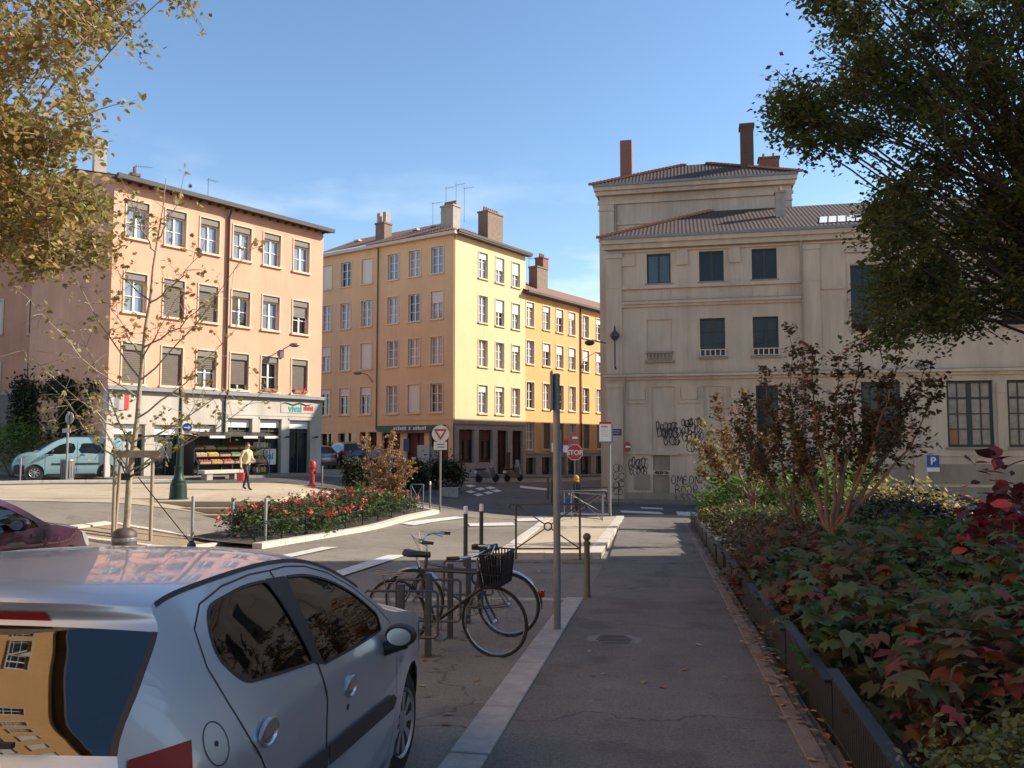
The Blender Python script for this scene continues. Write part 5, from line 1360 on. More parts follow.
    t = MB(); c.side(t, [(rx + .42, .19), (rx + .42, .26), (fx - .42, .26), (fx - .42, .19)], [], .004)
    if trim: c.side(t, trim, [], .01)
    for l in dl: c.strip(t, l, .012, .003)
    for x in (fx, rx):
        for sg in (-1, 1): t.lathe([(wr + .06, 0), (wr + .06, .18), (.02, .2)], 16, T=Matrix.Translation((x, sg * (c.w(x, .4) - .02), wz)) @ Matrix.Rotation(R(90) * sg, 4, 'X'))
    if kind == 'van': c.side(t, [(3.72, .24), (3.72, .62), (3.98, .66), (4.12, .6), (4.12, .24)], [], .006); c.skin_part(rows, len(rows) - 1 - 2 * n, len(rows) - 1, off=.006, mb=t)
    build(t, 'trim', M['blacktrim'], root)
    for l in dl[:2]:
        for sg in (-1, 1): h = MB(); x, z = l[0][0] - .2 if l[0][0] > 1 else 1.3, (1.02 if kind != 'hatch' else .82); c.side(h, [(x - .09, z), (x - .09, z + .035), (x + .09, z + .035), (x + .09, z)], [], .012, (sg,)); build(h, 'handle', M['blacktrim'], root)
    zb = sp['bz']
    for sg in (-1, 1):
        hl = MB(); L = sp['L']; poly = smooth_loop([(L - .52, zb - .04), (L - .3, zb - .12), (L - .17, zb - .26), (L - .35, zb - .24)], 3); v, f = tri_fill(poly, [], .06, .06); hl.add([(x, sg * (c.w(x, z) + .005), z) for x, z in v], f if sg < 0 else [q[::-1] for q in f]); build(hl, 'headlight', M['lampclear'], root, smooth=60)
        tl = MB(); v, f = tri_fill([(.09, zb - .2), (.1, zb + .12), (.2, zb + .16), (.24, zb - .1)], [], .06, .06); tl.add([(x, sg * (c.w(x, z) + .005), z) for x, z in v], f if sg < 0 else [q[::-1] for q in f])
        j0 = m - 2 if sg > 0 else 0; c.skin_part(rows, 2 * n + 2, 4 * n, off=.006, j0=j0, j1=j0 + 2, mb=tl); build(tl, 'tail_lamp', M['lampred'], root, smooth=60)
        for x in (fx, rx): wheel(root, x, sg * (c.w(x, .4) - .015), wz, wr, sg, M['rim'], 8)
        mirror(root, c, wins[1][-1][0] - .08 if kind != 'van' else 2.72, zb + .09, paint if kind != 'van' else M['blacktrim'], sg)
    # number plate
    p = MB(); p.box(-.105, 0, .62 if kind == 'hatch' else .72, .012, .5, .11); build(p, 'number_plate', M['white'], root)
    th = R(heading); d2 = Vector((math.sin(th), math.cos(th), 0)); L = sp['L']
    # loc is the ground point under the car's centre
    za = ground(loc[0] + d2.x * (fx - L / 2), loc[1] + d2.y * (fx - L / 2)); zb_ = ground(loc[0] + d2.x * (rx - L / 2), loc[1] + d2.y * (rx - L / 2))
    pt = math.atan2(za - zb_, fx - rx)
    d = Vector((d2.x * math.cos(pt), d2.y * math.cos(pt), math.sin(pt))); y = Vector((-d2.y, d2.x, 0)).normalized(); z = d.cross(y)
    o = Vector((loc[0], loc[1], (za + zb_) / 2 + .005)) - d * ((fx + rx) / 2 if False else L / 2)
    o.z = zb_ - math.sin(pt) * rx + .012
    root.matrix_world = Matrix(((d.x, y.x, z.x, o.x), (d.y, y.y, z.y, o.y), (d.z, y.z, z.z, o.z), (0, 0, 0, 1)))
    return root
M['vanblue'] = mat('pale_blue_paint', (.30, .48, .50), .35, metal=.2, var=.03, coat=1)
M['purple'] = mat('aubergine_paint', (.045, .010, .028), .35, metal=.2, var=.03, coat=1)
M['darkcar'] = mat('dark_blue_paint', (.018, .02, .028), .3, metal=.2, var=.03, coat=1)
M['greycar'] = mat('grey_paint', (.16, .165, .17), .35, metal=.5, var=.03, coat=1)
M['bluecar'] = mat('mid_blue_paint', (.10, .20, .32), .35, metal=.4, var=.03, coat=1)
simple_car('parked_van', 'pale blue windowed van parked beside the pink gable wall', (-19.0, 36.2, 0), 243, M['vanblue'], 'van')
simple_car('parked_car', 'aubergine purple hatchback behind the roof of the silver car', (-7.15, 10.85, 0), 4, M['purple'], 'hatch', glass=M['glass'])
simple_car('parked_car', 'dark four-wheel-drive seen from behind near the red hydrant', (-10.8, 54.5, 0), -30, M['darkcar'], 'suv')
simple_car('parked_car', 'grey hatchback tucked beside the dark four-wheel-drive', (-12.6, 53.5, 0), -35, M['greycar'], 'hatch')
simple_car('parked_car', 'black hatchback half hidden behind the withered shrub', (-8.4, 52.5, 0), -40, M['darkcar'], 'hatch')
simple_car('parked_car', 'blue hatchback parked beyond the planted bed at the stone facade', (19.6, 36.0, 0), -78, M['bluecar'], 'hatch')
simple_car('parked_car', 'silver grey hatchback at the stone facade behind the yellow shrubs', (15.4, 37.0, 0), -78, M['greycar'], 'hatch')

# ================================================================ BICYCLES, RACK
def bike(label, loc, rz, lean, paint, basket=False, fenders=False, rackr=False, step=False, barup=.0, fork=None, rot=0):
    """local x forward, wheels at 0 (rear) and 1.05 (front)"""
    root = thing('bicycle', label, 'bicycle', loc, rz, 'bicycles at the rack')
    wr = .335; wb = 1.04
    for x in (0, wb):
        w = MB(); T = Matrix.Translation((x, 0, wr)) @ Matrix.Rotation(R(90), 4, 'X'); w.torus(wr - .012, .0135, 48, 8, T=T); t = build(w, 'wheel', M['rubber'], root, smooth=60)
        w = MB(); w.torus(wr - .032, .009, 48, 6, T=T); w.lathe([(.012, -.05), (.024, -.03), (.024, .03), (.012, .05)], 10, T=T)
        build(w, 'rim', M['chrome'], t, smooth=60)
        w = MB()
        for k in range(28):
            a = 2 * math.pi * k / 28; b_ = a + (.5 if k % 4 < 2 else -.5); sgn = 1 if k % 2 else -1
            w.tube([(x + .022 * math.cos(b_), sgn * .025, wr + .022 * math.sin(b_)), (x + (wr - .035) * math.cos(a), 0, wr + (wr - .035) * math.sin(a))], .0016, 3, False)
        build(w, 'spokes', M['galv'], t)
    bb = (.42, 0, .28); st = (.27, 0, .80); hd0 = (.93, 0, .60); hd1 = (.895, 0, .80)
    f = MB(); f.tube([bb, st], .016, 8); f.tube([hd0, hd1], .019, 8); f.tube([bb, (.922, 0, .64)], .017, 8)
    if step: f.tube([(.30, 0, .66), (.905, 0, .735)], .015, 8)
    else: f.tube([(.275, 0, .775), (.90, 0, .78)], .015, 8)
    for s in (-1, 1): f.tube([(0, s * .06, wr), (.2, s * .045, .3), bb], .009, 6); f.tube([(0, s * .06, wr), (.275, s * .02, .74)], .008, 6)
    build(f, 'frame', paint, root, smooth=60)
    k = MB()
    for s in (-1, 1): k.tube([(.935, s * .03, .60), (.95, s * .05, .5), (wb, s * .055, wr)], .011, 6)
    k.tube([(.935, -.04, .605), (.935, .04, .605)], .016, 6); build(k, 'fork', fork or paint, root, smooth=60)
    h = MB(); hz = .92 + barup
    h.tube([hd1, (.885, 0, hz), (.93, 0, hz + .03)], .012, 8)
    for s in (-1, 1): h.tube([(.93, 0, hz + .03), (.95, s * .12, hz + .05), (.90, s * .25, hz + .06), (.74, s * .29, hz + .05)], .011, 8)
    hb = build(h, 'handlebar', M['chrome'], root, smooth=60)
    gp = MB()
    for s in (-1, 1): gp.tube([(.84, s * .28, hz + .056), (.72, s * .293, hz + .05)], .017, 8)
    build(gp, 'grip', M['black'], hb, smooth=60)
    lv = MB()
    for s in (-1, 1): lv.tube([(.90, s * .25, hz + .05), (.80, s * .265, hz + .02)], .006, 5); lv.tube([(.91, s * .22, hz + .05), (1.02, s * .12, hz + .1), (.95, s * .02, hz - .1)], .004, 4)
    build(lv, 'brake_lever', M['chrome'], hb)
    sd = MB(); sd.tube([st, (.245, 0, .90)], .0125, 8); build(sd, 'seat_post', M['chrome'], root, smooth=60)
    sd = MB(); pr = [(-.13, .02), (-.11, .085), (-.05, .09), (.02, .05), (.09, .026), (.15, .016)]
    vs = []; n = 10
    for x, hw in pr:
        for q in range(n): a = 2 * math.pi * q / n; vs.append((.24 + x, hw * math.cos(a), .925 + .03 * math.sin(a) + (.012 if x < -.05 else 0)))
    sd.add(vs, [(i * n + q, i * n + (q + 1) % n, (i + 1) * n + (q + 1) % n, (i + 1) * n + q) for i in range(5) for q in range(n)] + [tuple(range(n)), tuple(range(5 * n, 6 * n))]); build(sd, 'saddle', M['black'], root, smooth=60)
    cg = MB(); T = Matrix.Translation((.42, -.05, .28)) @ Matrix.Rotation(R(90), 4, 'X'); cg.torus(.09, .006, 28, 5, T=T)
    for q in range(5): a = 2 * math.pi * q / 5 + .3; cg.tube([(.42, -.05, .28), (.42 + .09 * math.cos(a), -.05, .28 + .09 * math.sin(a))], .006, 5)
    for s, a in ((-1, -.7), (1, 2.44)): e = (.42 + .165 * math.cos(a), s * .085, .28 + .165 * math.sin(a)); cg.tube([(.42, s * .06, .28), e], .009, 6); cg.box(e[0], e[1] + s * .05, e[2], .09, .09, .022)
    cg.tube([(.42, -.05, .37), (0, -.05, wr + .04)], .004, 4); cg.tube([(.42, -.05, .19), (0, -.05, wr - .04)], .004, 4); build(cg, 'crank', M['metal'], root, smooth=50)
    if fenders:
        for x, a0, a1 in ((0, 20, 185), (wb, 30, 170)):
            fd = MB(); vs = []; n = 22
            for i in range(n + 1):
                a = R(a0 + (a1 - a0) * i / n)
                for y, dr in ((-.026, -.008), (-.012, .004), (.012, .004), (.026, -.008)): vs.append((x + (wr + .022 + dr) * math.cos(a), y, wr + (wr + .022 + dr) * math.sin(a)))
            fd.add(vs, [(i * 4 + q, i * 4 + q + 1, (i + 1) * 4 + q + 1, (i + 1) * 4 + q) for i in range(n) for q in range(3)]); build(fd, 'mudguard', M['chrome'], root, smooth=60)
        rf = MB(); rf.box(-.365, 0, wr + .13, .03, .06, .07); build(rf, 'reflector', M['lampred'], root)
    if rackr:
        rr = MB()
        for y in (-.06, 0, .06): rr.tube([(-.25, y, .72), (.2, y, .72)], .006, 5)
        for s in (-1, 1): rr.tube([(-.1, s * .07, .72), (0, s * .065, wr)], .006, 5)
        build(rr, 'luggage_rack', M['metal'], root)
    if basket:
        bk = MB(); x0, x1, y0, y1, z0, z1 = .98, 1.20, -.15, .15, .70, .99
        def ring(z, g): 
            return [(x0 + g, y0 + g, z), (x1 - g, y0 + g, z), (x1 - g, y1 - g, z), (x0 + g, y1 - g, z)]
        for z, g in ((z1, 0), (z0 + .19, .012), (z0 + .1, .02), (z0, .03)): q = ring(z, g); bk.tube(q + q[:1], .006 if z < z1 else .009, 5)
        nn = 7
        for i in range(nn + 1):
            t_ = i / nn
            for a, b_ in ((0, 1), (1, 2), (2, 3), (3, 0)):
                A, B = ring(z1, 0), ring(z0, .03); p = Vector(A[a]).lerp(Vector(A[b_]), t_); q = Vector(B[a]).lerp(Vector(B[b_]), t_); bk.beam(p, q, .024, .006)
        q = ring(z0, .03); bk.quad(*q); build(bk, 'basket', M['black'], root)
    lk = MB(); lk.torus(.09, .012, 20, 6, T=Matrix.Translation((.3, .02, .6)) @ Matrix.Rotation(R(70), 4, 'X')); build(lk, 'lock', M['navy'], root, smooth=60)
    root.rotation_mode = 'XYZ'; root.rotation_euler = (lean, 0, rz)
    return root
M['bikedark'] = mat('dark_frame_paint', (.03, .032, .035), .3, metal=.3, var=.1)
M['bikeblue'] = mat('blue_frame_paint', (.02, .07, .16), .3, metal=.3, var=.1)
M['bikegrey'] = mat('grey_frame_paint', (.12, .12, .12), .35, metal=.4, var=.1)
# front bicycle: front wheel lands at image (496, 655)
fw = Vector((-.152, 7.95, 0)); dirb = Vector((.87, -.36, 0)).normalized(); rw = fw - dirb * 1.04
bike('dark bicycle with black front basket, nearest at the rack', (rw.x, rw.y, ground(rw.x, rw.y) + .0), math.atan2(dirb.y, dirb.x), R(5), M['bikedark'], basket=True, rackr=True, fork=M['bikeblue'])
rw = Vector((-.03, 8.95, 0)); dirb = Vector((-.93, .22, 0)).normalized()
bike('grey bicycle with pale mudguards pointing away from the path', (rw.x, rw.y, ground(rw.x, rw.y)), math.atan2(dirb.y, dirb.x), R(-4), M['bikegrey'], fenders=True, step=True, barup=.04)
# rack: square posts with hoops to each side
def rack(label, x, y, wdt=.52):
    z = ground(x, y); o = thing('bicycle_rack', label, 'bike rack', (x, y, z), R(-3), 'bicycle rack posts')
    p = MB(); p.box(0, 0, .36, .058, .058, .78); p.box(0, 0, .755, .064, .064, .012); build(p, 'post', M['rackgrey'], o, bevel=.006)
    for s in (-1, 1):
        h = MB(); w = wdt / 2; h.tube([(s * .035, 0, .70), (s * (w - .02), 0, .70), (s * w, 0, .68), (s * w, 0, .34), (s * (w - .02), 0, .32), (s * .035, 0, .32)], .0125, 6); build(h, 'hoop', M['rackgrey'], o, smooth=50)
    f = MB(); f.box(0, 0, -.01, .12, .12, .03); build(f, 'foot', M['iron'], o)
    return o
rack('bike rack post nearest the car bonnet', -.93, 7.15, .62)
rack('bike rack post second from the car, behind the front wheel', -.78, 7.95, .6)
rack('bike rack post third from the car, under the saddle', -.64, 8.85, .58)
rack('bike rack post farthest from the car, under the basket', -.50, 9.75, .56)
# ================================================================ STREET FURNITURE
def post_bollard(label, P, h, r, mt, top='flat', group='bollards', tm=None):
    o = thing('bollard', label, 'bollard', P, 0, group)
    b = MB()
    if top == 'ball': b.lathe([(r * 1.25, -.05), (r * 1.25, .04), (r, .06), (r * .92, h - .16), (r * 1.15, h - .15), (r * 1.15, h - .12), (r * .7, h - .10)], 14)
    else: b.lathe([(r, -.05), (r, h - .1 if tm else h - .01), (r * .9, h - .1 if tm else h)], 12)
    build(b, 'post', mt, o, smooth=40)
    c = MB()
    if top == 'ball': c.sphere((0, 0, h - .05), r * 1.3, 14, 10)
    elif tm: c.lathe([(r * 1.04, h - .14), (r * 1.04, h - .02), (r * .8, h)], 12)
    else: c.lathe([(r * .92, h - .002), (r * .6, h + .012)], 12)
    build(c, 'cap', tm or mt, o, smooth=60)
    return o
M['bollbrown'] = mat('olive_bollard_paint', (.11, .09, .05), .5, var=.2, vscale=15)
post_bollard('brown bollard with ball top beside the footpath', G(1.02, 11.56, .03), .88, .042, M['bollbrown'], 'ball')
post_bollard('white-topped post left of its twin behind the bicycles', G(-.87, 15.9), 1.12, .04, M['iron'], tm=M['white'])
post_bollard('white-topped post right of its twin behind the bicycles', G(-.60, 16.6), 1.14, .04, M['iron'], tm=M['white'])
for (px, py, h, lab) in ((192, 541, 1.08, 'slim steel post left of the three below the steps'), (232, 541, 1.08, 'slim steel post in the middle of the three below the steps'), (265, 545, 1.12, 'slim steel post right of the three, touching the rose bed'),
                         (20, 481, .95, 'thin dark post in front of the van bonnet'), (104, 480.5, 1.0, 'thin dark post in front of the van rear wheel'),
                         (430, 509, 1.15, 'white-topped post left of the yield sign'), (322, 487, .9, 'thin grey post by the hydrant and parked cars')):
    v = gnd(px, py); wt = px == 430
    post_bollard(lab, v, h, .04 if px in (192, 232, 265) else .035, M['galv'] if px in (192, 232, 265) else M['metal'], tm=M['white'] if wt else None)
# squat round stone bollard by the tree pit
v = gnd(124, 556); o = thing('stone_bollard', 'squat dark round-topped bollard in front of the staked tree', 'bollard', v)
b = MB(); b.lathe([(.24, -.1), (.24, .42), (.22, .5), (.14, .56), (.02, .58)], 20); build(b, 'post', M['iron'], o, smooth=50); b = MB(); b.lathe([(.245, .3), (.25, .32), (.25, .36), (.245, .38)], 20); build(b, 'band', M['metal'], o)

def cross_railing(label, P, rz, w, h, mt, ring=True, ext=.12):
    o = thing('railing', label, 'railing', P, rz, 'cross-braced street railings')
    p = MB()
    for s in (-1, 1): p.tube([(s * w / 2, 0, -.15), (s * w / 2, 0, h - .03)], .022, 8)
    build(p, 'post', mt, o, smooth=50)
    t = MB(); t.tube([(-w / 2 - ext, 0, h - .09), (-w / 2 - ext - .02, 0, h - .04), (-w / 2 - ext + .02, 0, h), (w / 2 + ext - .02, 0, h), (w / 2 + ext + .02, 0, h - .04), (w / 2 + ext, 0, h - .09)], .022, 8)
    t.tube([(-w / 2, 0, .1), (w / 2, 0, .1)], .018, 8); build(t, 'rail', mt, o, smooth=50)
    x = MB(); zc = (h + .1) / 2; rr = .075 if ring else 0
    for sx in (-1, 1):
        for sz in (-1, 1):
            d = Vector((sx * w / 2, 0, sz * (h - .1) / 2)); e = d.normalized() * rr; x.tube([(e.x, 0, zc + e.z), (d.x, 0, zc + d.z)], .014, 6)
    if ring: x.torus(.075, .016, 20, 6, T=Matrix.Translation((0, 0, zc)) @ Matrix.Rotation(R(90), 4, 'X'))
    build(x, 'brace', mt, o, smooth=50); return o
p = (P2(516, 556)[0] + .04, 17.35); q = at(580, 551, 17.35)
cross_railing('brown cross-braced railing with a ring on the kerbed island', Vector(((at(516, 551, 17.35).x + q.x) / 2, 17.35, ground(.7, 17.35) + .12)), 0, q.x - at(516, 551, 17.35).x, 1.0, M['iron'])
v = gnd(605, 518); cross_railing('grey cross-braced railing at the far island edge, by the pale panel sign', Vector((v.x - .9, v.y - .2, v.z + .1)), R(12), 1.7, 1.05, M['metal'], False)
v = gnd(580, 519); cross_railing('grey cross-braced railing in front of the stop sign', Vector((v.x, v.y - 3, ground(v.x, v.y - 3) + .1)), R(-52), 1.7, 1.0, M['metal'], False)
v = gnd(417, 511); cross_railing('grey cross-braced railing at the end of the rose bed', v, R(-8), .5, 1.05, M['metal'], False, 0)
v = gnd(600, 507); cross_railing('dark cross-braced railing against the stone building corner', Vector((v.x, v.y - .5, v.z)), R(8), 1.8, 1.0, M['iron'], False)
for k, (px, py) in enumerate(((548, 500), (552, 503))):
    v = gnd(px, py); post_bollard(('dark post at the far kerb left of the stop sign', 'dark post nearer of the pair left of the stop sign')[k], v, 1.2, .05, M['iron'])

def disc(mb, r, y0, y1, n=28, T=None, dz=0):
    TT = (T or Matrix()) @ Matrix.Translation((0, 0, dz)) @ Matrix.Rotation(R(90), 4, 'X')
    mb.lathe([(r, -y1), (r, -y0)], n, T=TT)

# silver pole with an edge-on plate, in the middle of the picture
pz = G(.48, 9.06, .04)
o = thing('sign_pole', 'tall grey steel pole at the kerb corner with its plate seen edge on', 'sign post', pz)
b = MB(); b.tube([(0, 0, -.2), (0, 0, 2.72)], .038, 16); b.lathe([(.041, 2.70), (.041, 2.73), (.02, 2.74)], 16); build(b, 'pole', M['galv'], o, smooth=50)
b = MB(); b.box(-.055, 0, 2.55, .02, .30, .42); b.box(-.06, 0, 2.55, .012, .3, .42); b.box(-.05, 0, 2.65, .03, .1, .03); b.box(-.05, 0, 2.45, .03, .1, .03); build(b, 'plate', M['metal'], o, bevel=.004)
b = MB(); b.lathe([(.08, -.01), (.075, .012), (.045, .02)], 16); build(b, 'collar', M['metal'], o)

# yield sign with supplementary plate
v = gnd(440, 512); o = thing('yield_sign', 'pale round plate with inverted red triangle on a grey post', 'road sign', v, R(4))
h = (512 - 425) / F * v.y
b = MB(); b.tube([(0, .05, -.2), (0, .05, h)], .045, 10); build(b, 'post', M['metal'], o, smooth=50)
s = MB(); zc = (512 - 434.5) / F * v.y; rr = 8.6 / F * v.y
disc(s, rr, .0, .02, dz=zc); s.mi = 1; t = rr * .86
s.prism([(-t * .9, t * .62), (0, -t * .88), (t * .9, t * .62)], .02, .026, T=Matrix.Translation((0, .0, zc)) @ Matrix.Rotation(R(90), 4, 'X')); s.mi = 0
s.prism([(-t * .5, t * .36), (0, -t * .45), (t * .5, t * .36)], .027, .032, T=Matrix.Translation((0, 0, zc)) @ Matrix.Rotation(R(90), 4, 'X'))
build(s, 'sign_plate', [M['shutter'], M['red']], o)
s = MB(); z2 = (512 - 446.5) / F * v.y; s.box(0, .01, z2, .54, .02, .33); s.mi = 1; s.box(0, -.003, z2 + .06, .34, .006, .05); s.box(.03, -.003, z2 - .05, .28, .006, .05); build(s, 'supplement_plate', [M['shutter'], M['metal']], o)

# stop sign with a no-entry sign over it
v = gnd(575, 514); o = thing('stop_sign', 'red octagonal stop sign with a small no entry sign above it', 'road sign', v, R(-2))
sc_ = v.y / F; Z = lambda py: (514 - py) * sc_
b = MB(); b.tube([(0, .06, -.2), (0, .06, Z(428))], .04, 10); build(b, 'post', M['galv'], o, smooth=50)
s = MB(); r8 = 8.4 * sc_; oc = lambda r: [(r * math.cos(R(22.5 + 45 * k)), r * math.sin(R(22.5 + 45 * k))) for k in range(8)]
TT = Matrix.Translation((0, .02, Z(453))) @ Matrix.Rotation(R(90), 4, 'X')
s.mi = 1; s.prism(oc(r8), 0, .02, T=TT); s.mi = 0; s.prism(oc(r8 * .93), .02, .025, T=TT); sp_ = build(s, 'sign_plate', [M['red'], M['white']], o)
face_text('STOP', r8 * .78, M['white'], sp_, Vector((0, -.012, Z(453.5))), 0, 'lettering', .008)
s = MB(); disc(s, 5.5 * sc_, 0, .02, dz=Z(438.5), T=Matrix.Rotation(R(38), 4, 'Z')); s.mi = 1; s.box(0, -.024, Z(438.5), 7.5 * sc_, .012, 2 * sc_, 0, T=Matrix.Rotation(R(38), 4, 'Z')); build(s, 'no_entry_plate', [M['red'], M['white']], o)
# direction signs further up the street
v = gnd(561, 503); o = thing('direction_sign', 'blue and white direction sign with a red tip by the orange building', 'road sign', v, 0); sc_ = v.y / F; Z = lambda py: (503 - py) * sc_
b = MB(); b.tube([(0, .05, -.1), (0, .05, Z(430))], .04, 8); build(b, 'post', M['metal'], o)
s = MB(); s.box(-3.0 * sc_, 0, Z(448), 9 * sc_, .03, 9 * sc_); s.mi = 1; s.box(5 * sc_, 0, Z(449.5), 5 * sc_, .03, 7 * sc_); s.mi = 2; s.box(5 * sc_, 0, Z(443), 5 * sc_, .03, 5 * sc_); s.mi = 1; s.box(-8.4 * sc_, 0, Z(448), 1.5 * sc_, .03, 9 * sc_); build(s, 'sign_plate', [M['blue'], M['white'], M['red']], o)
# pale panel with a red header on a post
v = gnd(610, 519); o = thing('panel_sign', 'pale rectangular panel sign with red header on a thick grey post', 'sign', v, R(-3)); sc_ = v.y / F; Z = lambda py: (519 - py) * sc_
b = MB(); b.tube([(0, .0, -.2), (0, 0, Z(443))], .06, 12); build(b, 'post', M['galv'], o, smooth=50)
s = MB(); s.box(-4 * sc_, 0, Z(432.5), 12 * sc_, .06, 19.5 * sc_); s.mi = 1; s.box(-4 * sc_, -.034, Z(423.8), 12 * sc_, .008, 2.2 * sc_); s.mi = 2; s.box(2.8 * sc_, 0, Z(433.5), 1.2 * sc_, .1, 18 * sc_); s.box(-3 * sc_, 0, Z(443), 15 * sc_, .1, 1.2 * sc_)
s.mi = 1
for k in range(5): s.box((-7.5 + 1.3 * k) * sc_, -.033, Z(427.6), .9 * sc_, .006, 1.4 * sc_)
s.mi = 3
for k in range(4): s.box(-4.5 * sc_, -.033, Z(431 + 2 * k), (8 - (k % 2) * 2) * sc_, .005, .35 * sc_)
build(s, 'sign_panel', [M['white'], M['red'], M['metal'], M['signgrey']], o)
# small no-entry sign held off the stone wall, seen at an angle
P = O_S + U_S * 1.05 + N_S * .02
o = thing('no_entry_sign', 'small red no entry sign bracketed to the stone wall', 'road sign', (P.x, P.y, 1.45), R(-12))
s = MB(); s.tube([(0, 0, 0), (0, -.5, 0)], .02, 6); build(s, 'bracket', M['metal'], o)
s = MB(); T = Matrix.Translation((.02, -.5, 0)) @ Matrix.Rotation(R(52), 4, 'Z'); disc(s, .26, 0, .02, T=T); s.mi = 1; s.box(0, -.024, 0, .36, .012, .09, T=T); build(s, 'sign_plate', [M['red'], M['white']], o)
# parking sign in front of the stone wing
v = at(933, 461, 41.0); zg = ground(v.x, v.y); o = thing('parking_sign', 'blue square parking sign with white letter and plate under it', 'road sign', (v.x, v.y, zg), R(-12))
b = MB(); b.tube([(0, .05, -.2), (0, .05, v.z - zg + .3)], .035, 8); build(b, 'post', M['galv'], o)
s = MB(); s.box(0, 0, v.z - zg, .56, .03, .56); s.mi = 1; s.box(0, 0, v.z - zg - .42, .56, .03, .2); pp = build(s, 'sign_plate', [M['blue'], M['white']], o); face_text('P', .5, M['white'], pp, Vector((0, -.02, v.z - zg - .01)), 0, 'lettering', .012)
v = at(905, 492, 39.0); zg = ground(v.x, v.y); o = thing('notice_box', 'dark rectangular box on a thin post before the stone wing', 'box', (v.x, v.y, zg), R(-12)); b = MB(); b.tube([(0, 0, -.2), (0, 0, v.z - zg)], .04, 8); build(b, 'post', M['metal'], o); b = MB(); b.box(0, -.05, v.z - zg, .6, .22, .75); b.box(0, -.06, v.z - zg + .4, .66, .3, .05); build(b, 'case', M['greywall'], o, bevel=.01)
# round sign by the van, seen from behind, with its pole and the litter bin below
v = gnd(66, 481.5); sc_ = v.y / F; Z = lambda py: (481.5 - py) * sc_
o = thing('round_sign', 'back of a round traffic sign and plate on a pole beside the van', 'road sign', v, R(-25)); b = MB(); b.tube([(0, 0, -.1), (0, 0, Z(412))], .045, 10); build(b, 'pole', M['galv'], o); s = MB(); disc(s, 6 * sc_, .05, .07, dz=Z(418.5)); s.box(0, -.06, Z(431), 12 * sc_, .02, 4 * sc_); build(s, 'sign_plate', M['signgrey'], o)
v = gnd(67, 481); o = thing('litter_bin', 'dark cylindrical litter bin standing beside the van door', 'bin', v); b = MB(); b.lathe([(.22, 0), (.25, .1), (.26, .78), (.24, .8)], 16); build(b, 'body', M['greywall'], o, smooth=40); b = MB(); b.lathe([(.28, .78), (.29, .84), (.27, .88), (.2, .89)], 16); build(b, 'rim', M['metal'], o, smooth=40)
b = MB()
for k in range(16): a = 2 * math.pi * k / 16; b.box(.262 * math.cos(a), .262 * math.sin(a), .44, .012, .03, .6, a)
build(b, 'slat', M['metal'], o)
# green lamp post with a round blue sign
v = gnd(178, 501); o = thing('lamp_post', 'dark green cast lamp post with flared base and blue arrow disc', 'lamp post', v)
b = MB(); b.lathe([(.30, -.05), (.30, .06), (.26, .1), (.24, .5), (.20, .55), (.21, .62), (.14, .72), (.12, 1.0), (.14, 1.05), (.085, 1.1), (.075, 1.9), (.09, 1.95), (.065, 2.0), (.045, 3.32)], 16); build(b, 'column', M['green'], o, smooth=35)
b = MB(); b.lathe([(.05, 3.3), (.075, 3.32), (.07, 3.45), (.05, 3.52), (.02, 3.6)], 8); build(b, 'lantern', M['green'], o)
s = MB(); T = Matrix.Translation((.24, -.05, 2.25)) @ Matrix.Rotation(R(20), 4, 'Z'); disc(s, .14, 0, .02, T=T); s.mi = 1; s.box(-.02, -.024, 0, .13, .01, .035, T=T); s.prism([(.03, .06), (.03, -.06), (.1, 0)], .02, .03, T=T @ Matrix.Rotation(R(90), 4, 'X')); s.box(-.14, .0, 0, .3, .02, .03, T=T @ Matrix.Translation((-.1, .02, 0))); build(s, 'sign_plate', [M['blue'], M['white']], o)
# hydrant
v = gnd(312, 486); o = thing('hydrant', 'red fire hydrant at the corner of the pink building', 'hydrant', v)
b = MB(); b.lathe([(.2, 0), (.2, .05), (.12, .08), (.11, .75), (.16, .8), (.17, .98), (.12, 1.08), (.03, 1.12)], 14); build(b, 'body', M['hydrant'], o, smooth=40); b = MB(); b.tube([(-.2, 0, .62), (.2, 0, .62)], .06, 10); b.tube([(0, -.2, .55), (0, 0, .55)], .07, 10); build(b, 'outlet', M['hydrant'], o, smooth=40)
# notice panel, low wall and scooter near the yellow building
v = gnd(419, 489); o = thing('notice_board', 'pale grey notice board standing before the dark red shutters', 'board', (v.x, v.y + 2, ground(v.x, v.y + 2)), R(-25)); b = MB(); b.box(0, 0, 1.35, .75, .08, 1.7); build(b, 'panel', M['signgrey'], o, bevel=.01); b = MB(); b.box(-.33, 0, .25, .07, .07, .6); b.box(.33, 0, .25, .07, .07, .6); build(b, 'leg', M['metal'], o); b = MB(); b.box(.62, .1, 1.3, .5, .1, 1.6); build(b, 'side_panel', M['metal'], o)
v = gnd(406, 492); o = thing('sign_post', 'thin post with a small dark blue plate before the red shutters', 'sign post', (v.x, v.y, v.z)); b = MB(); b.tube([(0, 0, 0), (0, 0, 2.9)], .04, 8); build(b, 'post', M['metal'], o); b = MB(); b.box(0, -.05, 2.3, .28, .03, .62); build(b, 'plate', M['navy'], o)
